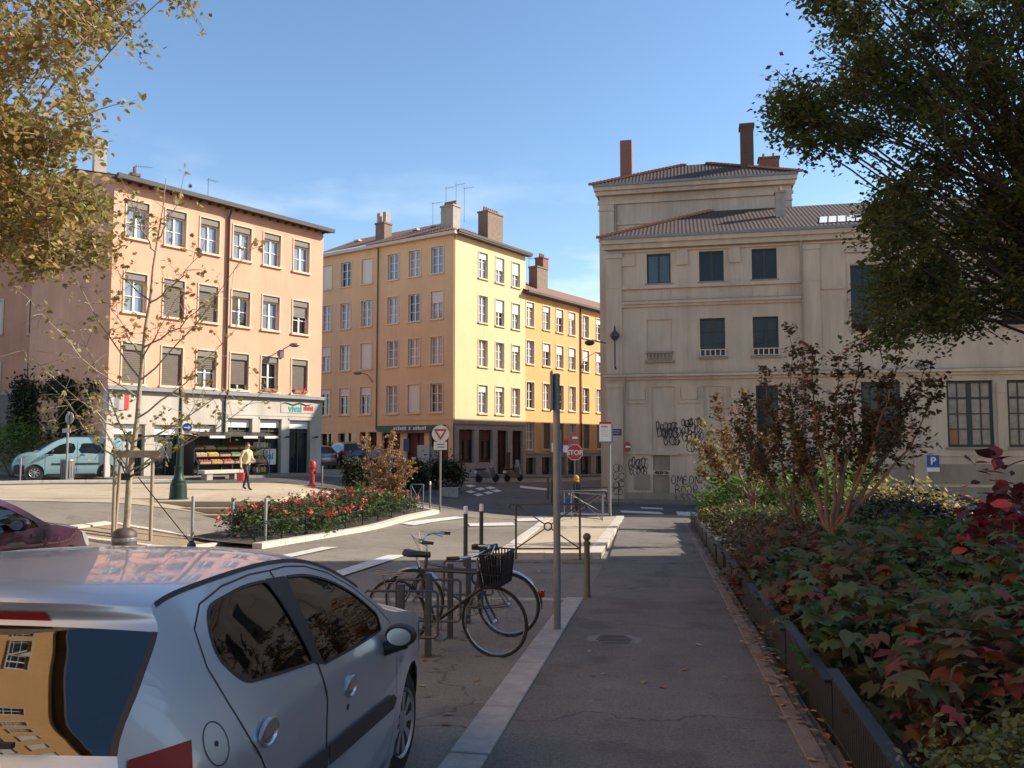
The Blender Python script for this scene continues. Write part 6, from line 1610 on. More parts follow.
def scooter(label, P, rz):
    o = thing('scooter', label, 'scooter', P, rz)
    for x in (0, 1.3):
        w = MB(); T = Matrix.Translation((x, 0, .27)) @ Matrix.Rotation(R(90), 4, 'X'); w.torus(.20, .07, 24, 8, T=T); w.lathe([(.15, -.04), (.15, .04)], 14, T=T); build(w, 'wheel', M['rubber'], o, smooth=60)
    b = MB(); b.prism([(-.3, .55), (-.25, .75), (.1, .78), (.5, .70), (.75, .45), (.7, .3), (.2, .28)], -.16, .16, T=Matrix.Rotation(R(90), 4, 'X')); b.prism([(1.05, .35), (1.18, .45), (1.02, 1.0), (.92, .98)], -.2, .2, T=Matrix.Rotation(R(90), 4, 'X')); b.box(.85, 0, .3, .5, .26, .07); build(b, 'body', M['greycar'], o, bevel=.04)
    b = MB(); b.box(.1, 0, .84, .75, .26, .12); build(b, 'seat', M['black'], o, bevel=.04)
    b = MB(); b.tube([(1.3, 0, .27), (1.0, 0, 1.05)], .03, 8); b.tube([(.95, -.33, 1.06), (1.0, 0, 1.04), (.95, .33, 1.06)], .018, 6); build(b, 'handlebar', M['metal'], o)
    b = MB(); b.add([(1.08, -.2, 1.0), (1.08, .2, 1.0), (.98, .17, 1.42), (.98, -.17, 1.42)], [(0, 1, 2, 3)]); build(b, 'windshield', M['panec'], o); b = MB(); b.sphere((1.12, 0, .92), (.06, .1, .08), 10, 8); build(b, 'headlight', M['lampclear'], o)
v = gnd(482, 487); scooter('pale grey scooter with windshield parked at the yellow building', (v.x - .3, v.y + 3, ground(v.x, v.y + 3)), R(38))
v = gnd(507, 486); scooter('grey scooter parked at the brown double doors', (v.x, v.y + 3, ground(v.x, v.y + 3)), R(50))
# two red posts of the doorway
v = gnd(508, 483); o = thing('marker_post', 'dark red square post at the brown double doors', 'post', (v.x, v.y + 5, ground(v.x, v.y + 5))); b = MB(); b.box(0, 0, .85, .25, .25, 1.7); b.box(0, 0, 1.72, .3, .3, .08); build(b, 'shaft', M['darkred'], o, bevel=.01)

# produce stall under an awning in front of the grocer
def stall():
    a0 = 3.3; P = O_P + U_P * 5.6 + N_P * .75; P.z = ground(P.x, P.y) + .1
    rz = math.atan2(U_P.y, U_P.x); root = thing('produce_stall', 'dark covered produce stall with sloping awning against the grocer front', 'stall', P, rz)
    f = MB()
    for x in (-1.9, -.1, 1.9):
        f.box(x, .5, .95, .06, .06, 1.9); f.box(x, -.35, .3, .06, .06, .6); f.beam((x, -.35, .6), (x, .45, 1.25), .05, .05)
    f.box(0, .58, .95, 3.9, .03, 1.8)
    build(f, 'frame', M['black'], root)
    s = MB()
    for z, y in ((.55, -.25), (.88, .05), (1.2, .32)): s.box(0, y, z, 3.8, .34, .03)
    build(s, 'shelf', M['black'], root)
    a = MB(); a.add([(-2.0, .55, 2.05), (2.35, .55, 2.05), (2.35, -.75, 1.85), (-2.0, -.75, 1.85), (-2.0, .55, 2.01), (2.35, .55, 2.01), (2.35, -.75, 1.81), (-2.0, -.75, 1.81)], [(0, 3, 2, 1), (4, 5, 6, 7), (0, 4, 7, 3), (1, 2, 6, 5), (3, 7, 6, 2)])
    aw = build(a, 'awning', M['black'], root)
    for x in (-1.2, .6, 1.8): a = MB(); a.box(x, -.765, 1.79, .8, .015, .11); build(a, 'price_strip', M['shutter'], aw)
    sd = MB(); sd.box(-2.0, .2, .95, .03, .8, 1.85); build(sd, 'side_sheet', M['black'], root)
    return root, P, rz
st_root, SP, SRZ = stall()
M['crate'] = mat('crate_wood', (.40, .30, .18), .8, var=.2)
FR = [('red apples', (.38, .03, .025)), ('green lettuces', (.10, .22, .04)), ('oranges', (.60, .22, .03)), ('pale onions', (.55, .45, .28)), ('tomatoes', (.48, .05, .03)), ('yellow lemons', (.62, .48, .06)), ('brown potatoes', (.30, .20, .11)), ('dark aubergines', (.05, .015, .04)), ('white cauliflowers', (.62, .60, .48))]
fm = [mat('produce_' + n.replace(' ', '_'), c, .5, var=.15) for n, c in FR]
rows_ = [('lowest', .565, -.25, 0), ('middle', .895, .05, 3), ('top', 1.215, .32, 6)]
pos_w = ['at its left end', 'second from its left end', 'third from its left end', 'third from its right end', 'second from its right end', 'at its right end']
for rn, z, y, off in rows_:
    for k in range(6):
        i = (k * 2 + off + k // 3) % 9
        x = -1.55 + k * .62
        c = Vector((x * math.cos(SRZ) - y * math.sin(SRZ), x * math.sin(SRZ) + y * math.cos(SRZ), z)) + SP
        o = thing('produce_crate', f'crate of {FR[i][0]} on the {rn} shelf of the stall, {pos_w[k]}', 'crate', c, SRZ, 'crates on the produce stall')
        b = MB(); b.box(0, 0, .01, .54, .30, .02)
        for s in (-1, 1): b.box(0, s * .15, .07, .54, .012, .12); b.box(s * .27, 0, .07, .012, .30, .12)
        o.rotation_euler = (R(14), 0, SRZ); build(b, 'box', M['crate'], o)
        f = MB()
        for a in range(6):
            for q in range(3): f.sphere((-.21 + a * .085 + random.uniform(-.01, .01), -.09 + q * .09, .12 + random.uniform(0, .03)), .05, 7, 5)
        build(f, 'produce', fm[i], o, smooth=80)
# display of pale goods beside the pedestrian, and a low stone bench
v = O_P + U_P * 7.45 + N_P * .6; v.z = ground(v.x, v.y) + .1; o = thing('display_rack', 'narrow display rack of pale goods beside the grocer door', 'rack', v, SRZ)
b = MB()
for z in (.1, .5, .9, 1.3): b.box(0, 0, z, .8, .4, .03)
for sx in (-1, 1):
    for sy in (-1, 1): b.box(sx * .4, sy * .2, .75, .03, .03, 1.5)
build(b, 'frame', M['galv'], o)
b = MB()
for z in (.12, .52, .92, 1.32):
    for k in range(5): b.mi = random.randrange(3); b.box(-.3 + k * .15, random.uniform(-.04, .04), z + .12, .12, .3, random.uniform(.18, .3))
build(b, 'goods', [M['shutter'], fm[5], M['signgrey']], o, bevel=.01)
v = O_P + U_P * 3.9 + N_P * 2.6; v.z = ground(v.x, v.y); o = thing('stone_bench', 'low pale stone block bench left of the produce stall', 'bench', v, SRZ); b = MB(); b.box(0, 0, .36, 2.0, .5, .16); build(b, 'seat', M['kerb2'], o, bevel=.02); b = MB(); b.box(-.7, 0, .13, .3, .42, .3); b.box(.7, 0, .13, .3, .42, .3); build(b, 'support', M['kerb'], o, bevel=.01)

# manhole cover, twig and leaf litter on the ground
o = thing('manhole_cover', 'round iron manhole cover set in the footpath', 'manhole cover', G(1.02, 8.55, .052)); b = MB(); b.lathe([(.27, -.02), (.27, .003), (.25, .005), (.25, .002), (.01, .002)], 32); build(b, 'lid', M['greywall'], o); b = MB()
for k in range(-3, 4): b.box(0, k * .06, .006, .36 - abs(k) * .04, .02, .004)
build(b, 'ribs', M['iron'], o)
M['litter'] = leafmat('fallen_leaf_colours', [(.20, .12, .05), (.32, .22, .10), (.14, .08, .04), (.40, .30, .15), (.24, .10, .04)], 0, .8)
pts = []
def scatter(n, x0, x1, y0, y1, dz, clump=0):
    for _ in range(n):
        x, y = random.uniform(x0, x1), random.uniform(y0, y1); pts.append(Vector((x, y, ground(x, y) + dz)))
scatter(70, -2.6, -.1, 4.5, 11.4, .012); scatter(60, -4, 1.4, 11.5, 16.8, .012); scatter(34, .2, 2.2, 4.2, 20, .058); scatter(50, -8, -1, 16, 26, .012)
for _ in range(420):
    t = random.random(); y = 2.5 + 27 * t * random.uniform(.5, 1); x = .93 + .178 * y + random.gauss(.02, .10); pts.append(Vector((x, y, ground(x, y) + .075)))
for _ in range(160):
    t = random.random(); pts.append(Vector((-.2 + 2.1 * t, 16.8 - abs(random.gauss(0, .12)), ground(-.2 + 2.1 * t, 16.8) + .015)))
tag(leaves('fallen_leaves', pts, .075, M['litter'], T_OVAL, up=.93), None, None, None, 'stuff')
# ================================================================ PLANTS
M['plane'] = leafmat('plane_leaves', [(.26, .16, .06), (.42, .29, .10), (.27, .24, .08), (.17, .16, .05), (.50, .37, .16), (.24, .15, .06), (.33, .31, .09), (.20, .20, .06)], .4)
M['dark'] = leafmat('dark_green_leaves', [(.05, .09, .024), (.08, .125, .032), (.11, .15, .038), (.065, .10, .03), (.14, .155, .045), (.085, .13, .035), (.17, .15, .05)], .45)
M['myrtle'] = leafmat('bronze_leaves', [(.09, .05, .028), (.07, .085, .03), (.14, .055, .03), (.08, .05, .03), (.09, .11, .035), (.07, .08, .03), (.26, .07, .03), (.10, .08, .03), (.08, .10, .03)], .38)
M['myrtlel'] = leafmat('orange_bronze_leaves', [(.162, .068, .027), (.108, .081, .027), (.270, .095, .027), (.216, .135, .041), (.081, .068, .027)], .35)
M['bright'] = leafmat('bright_green_leaves', [(.11, .20, .03), (.18, .28, .045), (.08, .15, .025), (.22, .29, .06)], .4)
M['yellowl'] = leafmat('yellow_green_leaves', [(.30, .26, .06), (.36, .30, .10), (.18, .18, .05), (.40, .26, .14), (.22, .20, .06)], .4)
M['hydra'] = leafmat('hydrangea_leaves', [(.055, .115, .035), (.075, .15, .05), (.09, .16, .05), (.08, .13, .045), (.11, .11, .045), (.06, .125, .04), (.09, .155, .055), (.065, .125, .04), (.095, .13, .05), (.12, .08, .04), (.08, .14, .05), (.24, .035, .025), (.07, .12, .04)], .38)
M['hydrar'] = leafmat('red_hydrangea_leaves', [(.08, .12, .04), (.12, .08, .04), (.085, .11, .04), (.16, .065, .035), (.07, .11, .035), (.095, .12, .045), (.30, .035, .03), (.12, .07, .035), (.08, .12, .04)], .38)
M['under'] = leafmat('undergrowth_leaves', [(.06, .07, .03), (.10, .07, .035), (.05, .06, .025), (.14, .07, .035), (.08, .09, .035)], .35)
M['box'] = leafmat('boxwood_leaves', [(.070, .098, .028), (.105, .133, .039), (.140, .168, .056), (.084, .105, .028)], .25)
M['brown'] = leafmat('bronze_ground_leaves', [(.105, .075, .030), (.150, .090, .038), (.075, .075, .030), (.195, .105, .045)], .3)
M['dry'] = leafmat('withered_leaves', [(.42, .22, .08), (.32, .16, .06), (.50, .30, .12), (.22, .14, .06)], .3)
M['roseleaf'] = leafmat('rose_leaves', [(.04, .075, .02), (.06, .10, .025), (.09, .11, .03), (.05, .06, .02)], .3)
M['darkred_l'] = leafmat('wine_red_leaves', [(.058, .016, .021), (.117, .026, .033), (.390, .039, .052), (.700, .130, .130), (.065, .026, .026), (.078, .026, .026)], .4)
M['hedge'] = leafmat('dark_hedge_leaves', [(.018, .03, .012), (.03, .04, .014), (.045, .05, .018), (.03, .035, .02)], .2)

def big_tree(name, label, base, h0, tr, clusters, lf, size, ntw, nlf, tmpl=T_DIAM, bark='bark', forks=None, cat='tree', up=.35, spread=.09, group=None, droop=0, lift=.2):
    """trunk to height h0, limbs bending out to every cluster (x, y, z, r)"""
    base = Vector(base); root = thing(name, label, cat, base, 0, group)
    t = MB(); P = []
    lean = Vector((random.uniform(-.25, .25), random.uniform(-.2, .2), 0)); top = base + Vector((0, 0, h0)) + lean
    t.tube(curve(base - Vector((0, 0, .3)), top, (random.uniform(-.15, .15), .1, 0), 6), [tr * 1.5, tr * 1.1, tr, tr * .95, tr * .9, tr * .86, tr * .82], 10)
    ctr = sum((Vector(c[:3]) for c in clusters), Vector()) / len(clusters)
    # a few main limbs, clusters grow from the nearest one
    k = forks or max(3, len(clusters) // 7); mains = []
    srt = sorted(clusters, key=lambda c: math.atan2(c[1] - base.y, c[0] - base.x) + .15 * c[2])
    for i in range(k):
        grp = srt[i * len(srt) // k:(i + 1) * len(srt) // k]
        if not grp: continue
        m = sum((Vector(c[:3]) for c in grp), Vector()) / len(grp); mid = top.lerp(m, .72); pl = curve(top - Vector((0, 0, random.uniform(0, .3 * h0))), mid, (0, 0, .12 * (mid - top).length), 7, .05)
        rr = [tr * (.55 - .055 * q) for q in range(8)]; t.tube(pl, rr, 8, False)
        for c in grp:
            c3 = Vector(c[:3]); j = random.randint(2, 7); q = curve(pl[j], c3, (0, 0, random.uniform(-.04, .12) * (c3 - pl[j]).length), 6, .04); r0 = min(.03, rr[j] * .32)
            t.tube(q, [max(.01, r0 * (1 - .125 * w)) for w in range(7)], 6, False)
            P += twig_cloud(t, c3, c[3], ntw, nlf, max(.006, tr * .05), spread, .8, lift)
            for _ in range(nlf * 2): w = random.uniform(.45, 1) * 6; a = min(5, int(w)); P.append(q[a].lerp(q[a + 1], w - a) + Vector([random.gauss(0, .12) for _ in range(3)]))
    build(t, 'trunk', M[bark], root, smooth=60, org=base)
    leaves('crown', P, size, M[lf], tmpl, root, up, .35, base, droop=droop)
    return root

rnd = random.Random(5)
# plane tree filling the upper left; trunk stands out of frame
def region(boxes, n, Y, dY, rad, jit=1):
    out = []
    for (x0, y0, x1, y1), k in zip(boxes, n):
        for _ in range(k):
            px, py = rnd.uniform(x0, x1), rnd.uniform(y0, y1); d = Y + rnd.uniform(-dY, dY); v = at(px, py, d); out.append((v.x, v.y, v.z, rad * rnd.uniform(.7, 1.25)))
    return out
cl = region([(-60, -40, 60, 60), (-40, 60, 70, 150), (-60, 150, 80, 215), (-60, 205, 60, 255), (45, 195, 100, 240), (60, -20, 105, 60), (105, 0, 140, 25), (150, -25, 190, -10), (80, 95, 105, 118), (-300, -120, -60, 250), (-60, -200, 120, -40), (10, 245, 60, 280), (75, 230, 98, 262)], [16, 18, 18, 12, 7, 5, 2, 2, 1, 16, 10, 3, 2], 15.5, 1.6, .8)
big_tree('plane_tree', 'large plane tree with brown-gold autumn leaves reaching in from upper left', G(-12.6, 16.2), 3.6, .24, cl, 'plane', .135, 8, 19, T_OVAL, 'barkp', 6, spread=.12, up=.2)
# broad dark tree filling the upper right, hanging down over the stone building
cl = region([(830, -60, 930, 60), (920, -60, 1030, 60), (1000, -60, 1110, 80), (860, 60, 960, 170), (950, 60, 1070, 170), (885, 165, 1040, 260), (890, 250, 975, 310), (775, 70, 810, 120), (800, 95, 860, 150), (825, 10, 870, 80), (985, 180, 1060, 250), (880, 185, 905, 240), (880, 270, 905, 315), (790, -40, 850, 10), (1060, -150, 1300, 200), (820, -200, 1060, -60), (950, 20, 1030, 150), (925, 300, 960, 325), (1008, 240, 1040, 285), (885, 315, 900, 330)], [11, 13, 13, 13, 16, 17, 10, 5, 8, 5, 8, 5, 5, 4, 14, 10, 9, 5, 4, 2], 11.6, 1.7, .56)
big_tree('broad_tree', 'broad dark-leaved tree hanging over the planted bed from upper right', G(8.9, 11.5), 3.2, .26, cl, 'dark', .078, 12, 25, T_DIAM, 'barkd', 7, spread=.075, lift=-.45)

# slender young plane tree in its pit, with stakes
base = G(-9.11, 19.98); root = thing('young_tree', 'slender young plane tree with few leaves in the staked pit', 'tree', base)
t = MB(); P = []
tip = at(166, 178, 20.0)
trunk = curve(base - Vector((0, 0, .2)), tip, (-.15, 0, 0), 12, .03); t.tube(trunk, [.085 - .0064 * k for k in range(13)], 9)
for (px, py, f) in ((60, 250, 5), (250, 250, 5), (30, 300, 4), (235, 330, 4), (25, 350, 3), (265, 390, 2), (80, 330, 3), (200, 255, 7), (130, 200, 9), (180, 195, 9), (95, 245, 7), (225, 390, 3), (215, 295, 6), (60, 395, 2), (110, 300, 6), (175, 300, 6), (195, 405, 2), (90, 400, 2)):
    e = at(px, py, 20 + rnd.uniform(-1.0, 1.0)); st_ = trunk[f].lerp(trunk[f + 1], rnd.random()); q = curve(st_, e, (0, 0, -.10 * (e - st_).length), 8, .05); r0 = .024
    t.tube(q, [max(.007, r0 * (1 - .1 * k)) for k in range(9)], 6, False)
    for j in range(3, 9):
        for _ in range(3):
            d = Vector((rnd.gauss(0, 1), rnd.gauss(0, 1), rnd.gauss(.2, .8))).normalized() * rnd.uniform(.25, .75); w = curve(q[j], q[j] + d, (0, 0, .03), 3); t.tube(w, [.008, .007, .006, .004], 4, False)
            if rnd.random() < .8:
                for _ in range(rnd.randint(1, 5)): P.append(w[-1] + Vector([rnd.gauss(0, .07) for _ in range(3)]))
for _ in range(26): v = trunk[4].lerp(trunk[3], rnd.random()); P.append(v + Vector([rnd.gauss(0, .25) for _ in range(3)]))
build(t, 'trunk', M['barkp'], root, smooth=60, org=base); leaves('crown', P, .125, M['plane'], T_MAPLE, root, .2, .35, base)
b = MB(); b.box(0, 0, 1.42, .2, .2, .16); build(b, 'tie', M['black'], root)
# tree pit with stone edge and earth
pit = [(-10.35, 19.1), (-7.5, 19.1), (-6.9, 21.0), (-9.9, 21.0)]
struct(drape('soil', pit, .035, M['earth']))
for a, c in zip(pit, pit[1:] + pit[:1]): kerb_run('kerb', a, c, -.2, .07, M['kerb2'], 1.2)
o = thing('tree_guard', 'three wooden stakes with a cross board round the young tree', 'tree stakes', base)
def rel(px, py, Y): return at(px, py, Y) - base
for k, (px, y) in enumerate(((115.5, 19.6), (121, 20.4), (153, 19.8))):
    b = MB(); p1 = rel(px, 455, y); p1 = Vector((p1.x, p1.y, p1.z)); zb = ground(base.x + p1.x, y) - base.z - .2; b.tube([(p1.x + (.09 if k == 1 else 0) * -1, p1.y, zb), (p1.x, p1.y, p1.z)], .042, 9); build(b, 'stake', M['wood'], o, smooth=60)
b = MB(); a, c = rel(113, 454, 19.6), rel(160, 454, 19.8); b.beam(a, c, .07, .17); build(b, 'board', M['wood'], o, bevel=.008)
b = MB(); a, c = rel(121, 455, 20.4), rel(153, 455, 19.8); b.beam(a, c, .05, .12); build(b, 'rail', M['wood'], o, bevel=.006)
b = MB(); a = rel(121, 462, 19.7); b.tube([a, Vector((0, 0, 1.35)), rel(150, 464, 19.8)], .02, 5); build(b, 'strap', M['black'], o)

# ---------------------------------------------------------------- the planted bed along the footpath
def bed_x(y): return 1.04 + .178 * y
struct(drape('soil', [(bed_x(-6), -6), (bed_x(30.3), 30.3), (16, 33), (16, -6)], .09, M['soil']))
fo = thing('bed_fence', 'low dark metal panel fence along the edge of the planted bed', 'fence', G(bed_x(5), 5))
org = fo.location.copy()
y = -2.0
M['fence'] = mat('dark_fence_paint', (.019, .018, .019), .5, metal=.1, var=.2, vscale=8)
k = 0
while y < 30:
    L = 1.86 if not (12.2 < y < 14) else 1.4
    y1 = y + L; a = Vector((bed_x(y) + random.uniform(-.02, .02), y, 0)); c = Vector((bed_x(y1) + random.uniform(-.02, .02), y1, 0)); zt = ground(a.x, a.y) * .35 + ground(c.x, c.y) * .65 + .435
    b = MB(); d = (c - a).normalized(); nn = Vector((d.y, -d.x, 0))
    z0 = min(ground(a.x, a.y), ground(c.x, c.y)) + .03
    m_ = (a + c) / 2; rz = math.atan2(d.y, d.x); LL = (c - a).length - .03
    tilt = random.uniform(-.012, .012)
    b.box(m_.x, m_.y, zt - .006, LL, .075, .022, rz)
    for q in range(int(LL / .058)):
        w = a + d * (.02 + q * .058); b.box(w.x, w.y, (z0 + zt) / 2, .05, .012, zt - z0 - .02, rz)
    b.box(m_.x + nn.x * .02, m_.y + nn.y * .02, z0 + .06, LL, .02, .03, rz); b.box(m_.x + nn.x * .02, m_.y + nn.y * .02, zt - .05, LL, .02, .03, rz)
    build(b, 'panel', M['fence'], fo, org=org)
    b = MB(); b.box(a.x + nn.x * .02, a.y + nn.y * .02, (z0 + zt) / 2 - .1, .05, .05, zt - z0 + .15, rz); b.sphere((a.x - nn.x * .03 + d.x * .08, a.y - nn.y * .03 + d.y * .08, z0 + .1), .018, 8, 6); build(b, 'post', M['fence'], fo, org=org)
    y = y1 + (.55 if 12.2 < y < 14 and k == 0 else 0)
    if y > 14 and k == 0: k = 1

def shrub(name, label, P, rx, ry, h, lf, size, n, tmpl=T_OVAL, up=.5, group=None, stems=9, cat='shrub', flowers=None, bark='bark', shell=.55, droop=.3, nclump=0):
    P = Vector(P); root = thing(name, label, cat, P, 0, group)
    t = MB(); pts = []
    cl = []
    for k in range(stems):
        a = rnd.uniform(0, 2 * math.pi); rr = math.sqrt(rnd.random()); e = P + Vector((rx * rr * math.cos(a), ry * rr * math.sin(a), h * rnd.uniform(.6, 1.0) * (1 - .35 * rr * rr))); cl.append(e)
        t.tube(curve(P + Vector((.15 * math.cos(a), .15 * math.sin(a), -.1)), e, (.1 * math.cos(a), .1 * math.sin(a), .1), 5, .02), [.016, .014, .012, .01, .008, .006], 5, False)
    for _ in range(n):
        if rnd.random() < .6:
            e = rnd.choice(cl); s = .22 * max(rx, .5); pts.append(Vector((e.x + rnd.gauss(0, s), e.y + rnd.gauss(0, s), max(P.z + .05, e.z + rnd.gauss(-.1, .16 * h)))))
        else:
            a = rnd.uniform(0, 2 * math.pi); ph = rnd.random(); q = shell + (1 - shell) * rnd.random() ** .6
            z = ph ** .8; r = math.sqrt(max(0, 1 - z * z)) ** .7
            pts.append(P + Vector((rx * q * r * math.cos(a), ry * q * r * math.sin(a), .05 + h * .9 * z * (.8 + .2 * q))))
    build(t, 'stem', M[bark], root, smooth=60, org=P)
    leaves('foliage', pts, size, M[lf], tmpl, root, up, .55, P, droop=droop)
    if tmpl is T_LOBE:
        p2 = [v + Vector((rnd.gauss(0, .1), rnd.gauss(0, .1), rnd.gauss(-.08, .1))) for v in pts[::2]]; leaves('small_leaves', p2, .062, M['under'], T_OVAL, root, .3, .5, P)
    if flowers:
        fm_, nf, fs = flowers; fp = []
        for _ in range(nf):
            e = rnd.choice(cl); c = e + Vector((rnd.gauss(0, .2), rnd.gauss(0, .2), rnd.uniform(0, .12)))
            for _ in range(9): fp.append(c + Vector([rnd.gauss(0, fs * .45) for _ in range(3)]))
        leaves('flowers', fp, fs, M[fm_], T_DIAM, root, .2, .3, P)['kind'] = 'stuff'
    return root
GH = 'lobed-leaf hydrangeas in the bed'
hy = [(2.55, 4.7, .62, .80, 'hydrar', 'rust-tinted hydrangea closest behind the fence, beside the boxwood'),
      (3.45, 5.2, .85, 1.05, 'hydra', 'tall green lobed hydrangea at the right edge, above the boxwood'),
      (2.85, 6.2, .75, .85, 'hydra', 'green hydrangea with a few red leaves, second along the fence'),
      (4.0, 6.7, .95, 1.15, 'hydra', 'broad green hydrangea behind the fence-side pair, with a few red leaves'),
      (3.1, 7.7, .75, .85, 'hydrar', 'hydrangea mixing green and rust leaves, third along the fence'),
      (4.4, 8.6, 1.0, 1.1, 'hydra', 'flat-topped green hydrangea in the middle of the bed'),
      (3.4, 9.3, .8, .85, 'hydra', 'green hydrangea fourth along the fence'),
      (5.2, 10.1, 1.1, 1.2, 'hydra', 'wide green hydrangea left of the wine-red shrub'),
      (3.75, 10.9, .85, .85, 'hydrar', 'red-tinted hydrangea fifth along the fence'),
      (6.4, 9.2, 1.1, 1.4, 'hydrar', 'red-leaved hydrangea at the right edge in the middle distance'),
      (5.2, 12.0, 1.1, 1.0, 'hydra', 'deep green hydrangea before the thickest small trunk'),
      (7.2, 11.4, 1.2, 1.3, 'hydra', 'spreading green hydrangea right of the thickest small trunk')]
for x, y, r, h, lf, lb in hy: shrub('hydrangea', lb, G(x, y, .05), r, r, h, lf, .15, int(1000 * r * r), T_LOBE, .55, GH, 12, droop=.6)
shrub('boxwood', 'small-leaved light green boxwood at the lower right corner', G(2.22, 3.4, .05), .52, .52, .66, 'box', .034, 8000, T_OVAL, .35, None, 16, shell=.75)
shrub('wine_shrub', 'wine-red shrub with bright pink-red leaves at the right edge', G(4.72, 7.95, .05), .55, .55, 1.72, 'darkred_l', .17, 420, T_OVAL, .45, None, 7)
low = [(4.35, 13.0, .95, .85, 'brown', 'bronze ground shrub at the gap in the fence'), (5.0, 15.2, 1.1, .9, 'brown', 'bronze feathery shrub left of the first small trunk'), (5.5, 18.0, 1.1, .95, 'brown', 'rust-brown shrub midway along the far fence'), (6.2, 20.8, 1.2, 1.0, 'dark', 'dark green shrub before the bright bush'), (6.7, 24.0, 1.1, 1.0, 'brown', 'brownish shrub near the far end of the fence'), (6.2, 13.6, 1.1, 1.0, 'dark', 'low dark shrub between the two nearer trunks'), (7.5, 16.2, 1.3, 1.3, 'hedge', 'dark rounded evergreen behind the middle trunk'), (8.3, 18.4, 1.4, 1.3, 'hedge', 'dark evergreen mound left of the yellow shrubs'), (7.6, 13.2, 1.2, 1.0, 'hydra', 'broad-leaved green shrub in front of the dark evergreen')]
for x, y, r, h, lf, lb in low: shrub('shrub', lb, G(x, y, .05), r, r, h, lf, .085 if lf != 'hydra' else .19, int(2300 * r * r) if lf != 'hydra' else 420, T_OVAL if lf != 'hydra' else T_LOBE, .45, 'low shrubs in the bed', 12)
br = [(7.4, 26.5, 1.25, 1.9, 'bright', 'bright sunlit green bush at the far end of the bed'), (8.9, 25.0, 1.3, 2.0, 'bright', 'second bright green bush just right of the far one'), (6.9, 28.6, .7, .9, 'yellowl', 'small yellowish bush at the last fence panel'), (11.6, 24.5, 1.5, 1.5, 'yellowl', 'sunlit yellow shrub with pinkish leaves right of the trunks'), (9.8, 21.5, 1.3, 1.5, 'yellowl', 'yellow-green shrub glowing behind the thickest trunk'), (13.6, 26.5, 1.4, .6, 'yellowl', 'yellow-pink shrub in front of the blue car'), (10.4, 27.0, 1.3, 2.2, 'bright', 'light green bush against the wall behind the trunks'), (13.0, 21.0, 1.5, .5, 'hydra', 'green shrub at the right edge in front of the parked cars')]
for x, y, r, h, lf, lb in br: shrub('bush', lb, G(x, y, .05), r, r, h, lf, .14, int(1700 * r * r), T_OVAL, .35, 'sunlit bushes in the bed', 12)

# crape myrtles: several bare stems fanning up from a short trunk
def myrtle(label, P, tops, lf, size, per, r0=.05, fork=.9):
    P = Vector(P); root = thing('crape_myrtle', label, 'tree', P, 0, 'small bronze trees in the bed'); t = MB(); pts = []
    fk = P + Vector((0, 0, fork)); t.tube(curve(P - Vector((0, 0, .2)), fk, (.05, 0, 0), 4), [r0 * 1.35, r0 * 1.2, r0 * 1.1, r0 * 1.05, r0], 9)
    for e in tops:
        e = Vector(e); dv = e - fk; out = Vector((dv.x, dv.y, 0)) * .25
        q = curve(fk + Vector([rnd.uniform(-.03, .03) for _ in range(3)]), e, out, 10, .04); t.tube(q, [max(.006, r0 * .62 * (1 - .09 * k)) for k in range(11)], 6, False)
        for j in range(5, 11):
            for _ in range(per):
                d = Vector((rnd.gauss(0, .8), rnd.gauss(0, .8), rnd.gauss(.7, .5))).normalized() * rnd.uniform(.2, .75) * (1.05 - .06 * j); w = curve(q[j], q[j] + d, (0, 0, -.03), 3); t.tube(w, [.006, .005, .004, .003], 4, False)
                for k in range(9): s = rnd.random() * 3; a = min(2, int(s)); pts.append(w[a].lerp(w[a + 1], s - a) + Vector([rnd.gauss(0, .045) for _ in range(3)]))
    build(t, 'trunk', M['bark_red'], root, smooth=60, org=P); leaves('crown', pts, size, M[lf], T_OVAL, root, .35, .35, P); return root
def tops(L, Y, dy=.5): return [tuple(at(px, py, Y + rnd.uniform(-dy, dy))) for px, py in L]
v = at(832, 530, 13.2); myrtle('thickest bronze-leaved small tree, forking low, right of the trio', G(v.x, 13.2, .05), tops([(788, 400), (812, 352), (838, 360), (862, 330), (900, 345), (925, 366), (938, 386), (880, 385), (845, 410), (800, 440), (898, 405), (868, 430)], 13.2), 'myrtle', .09, 6, .062, .75)
v = at(797, 522, 16.5); myrtle('bronze-leaved small tree in the middle of the trio', G(v.x, 16.5, .05), tops([(745, 400), (765, 372), (790, 335), (803, 352), (775, 420), (820, 410), (740, 430), (800, 450), (760, 455)], 16.5), 'myrtle', .085, 6, .042, .8)
v = at(754, 515, 20.5); myrtle('orange-tinted small tree left of the trio, slightest', G(v.x, 20.5, .05), tops([(716, 400), (725, 430), (706, 450), (745, 395), (735, 415), (765, 440), (780, 420), (755, 455)], 20.5, .7), 'myrtlel', .095, 5, .04, 1.0)
v = at(690, 450, 27.5); myrtle('pale yellow-orange young tree at the far left of the bed', G(7.6, 27.5, .05), tops([(692, 440), (705, 425), (715, 450), (700, 470), (728, 445)], 27.5, .5), 'yellowl', .13, 4, .04, 1.0)

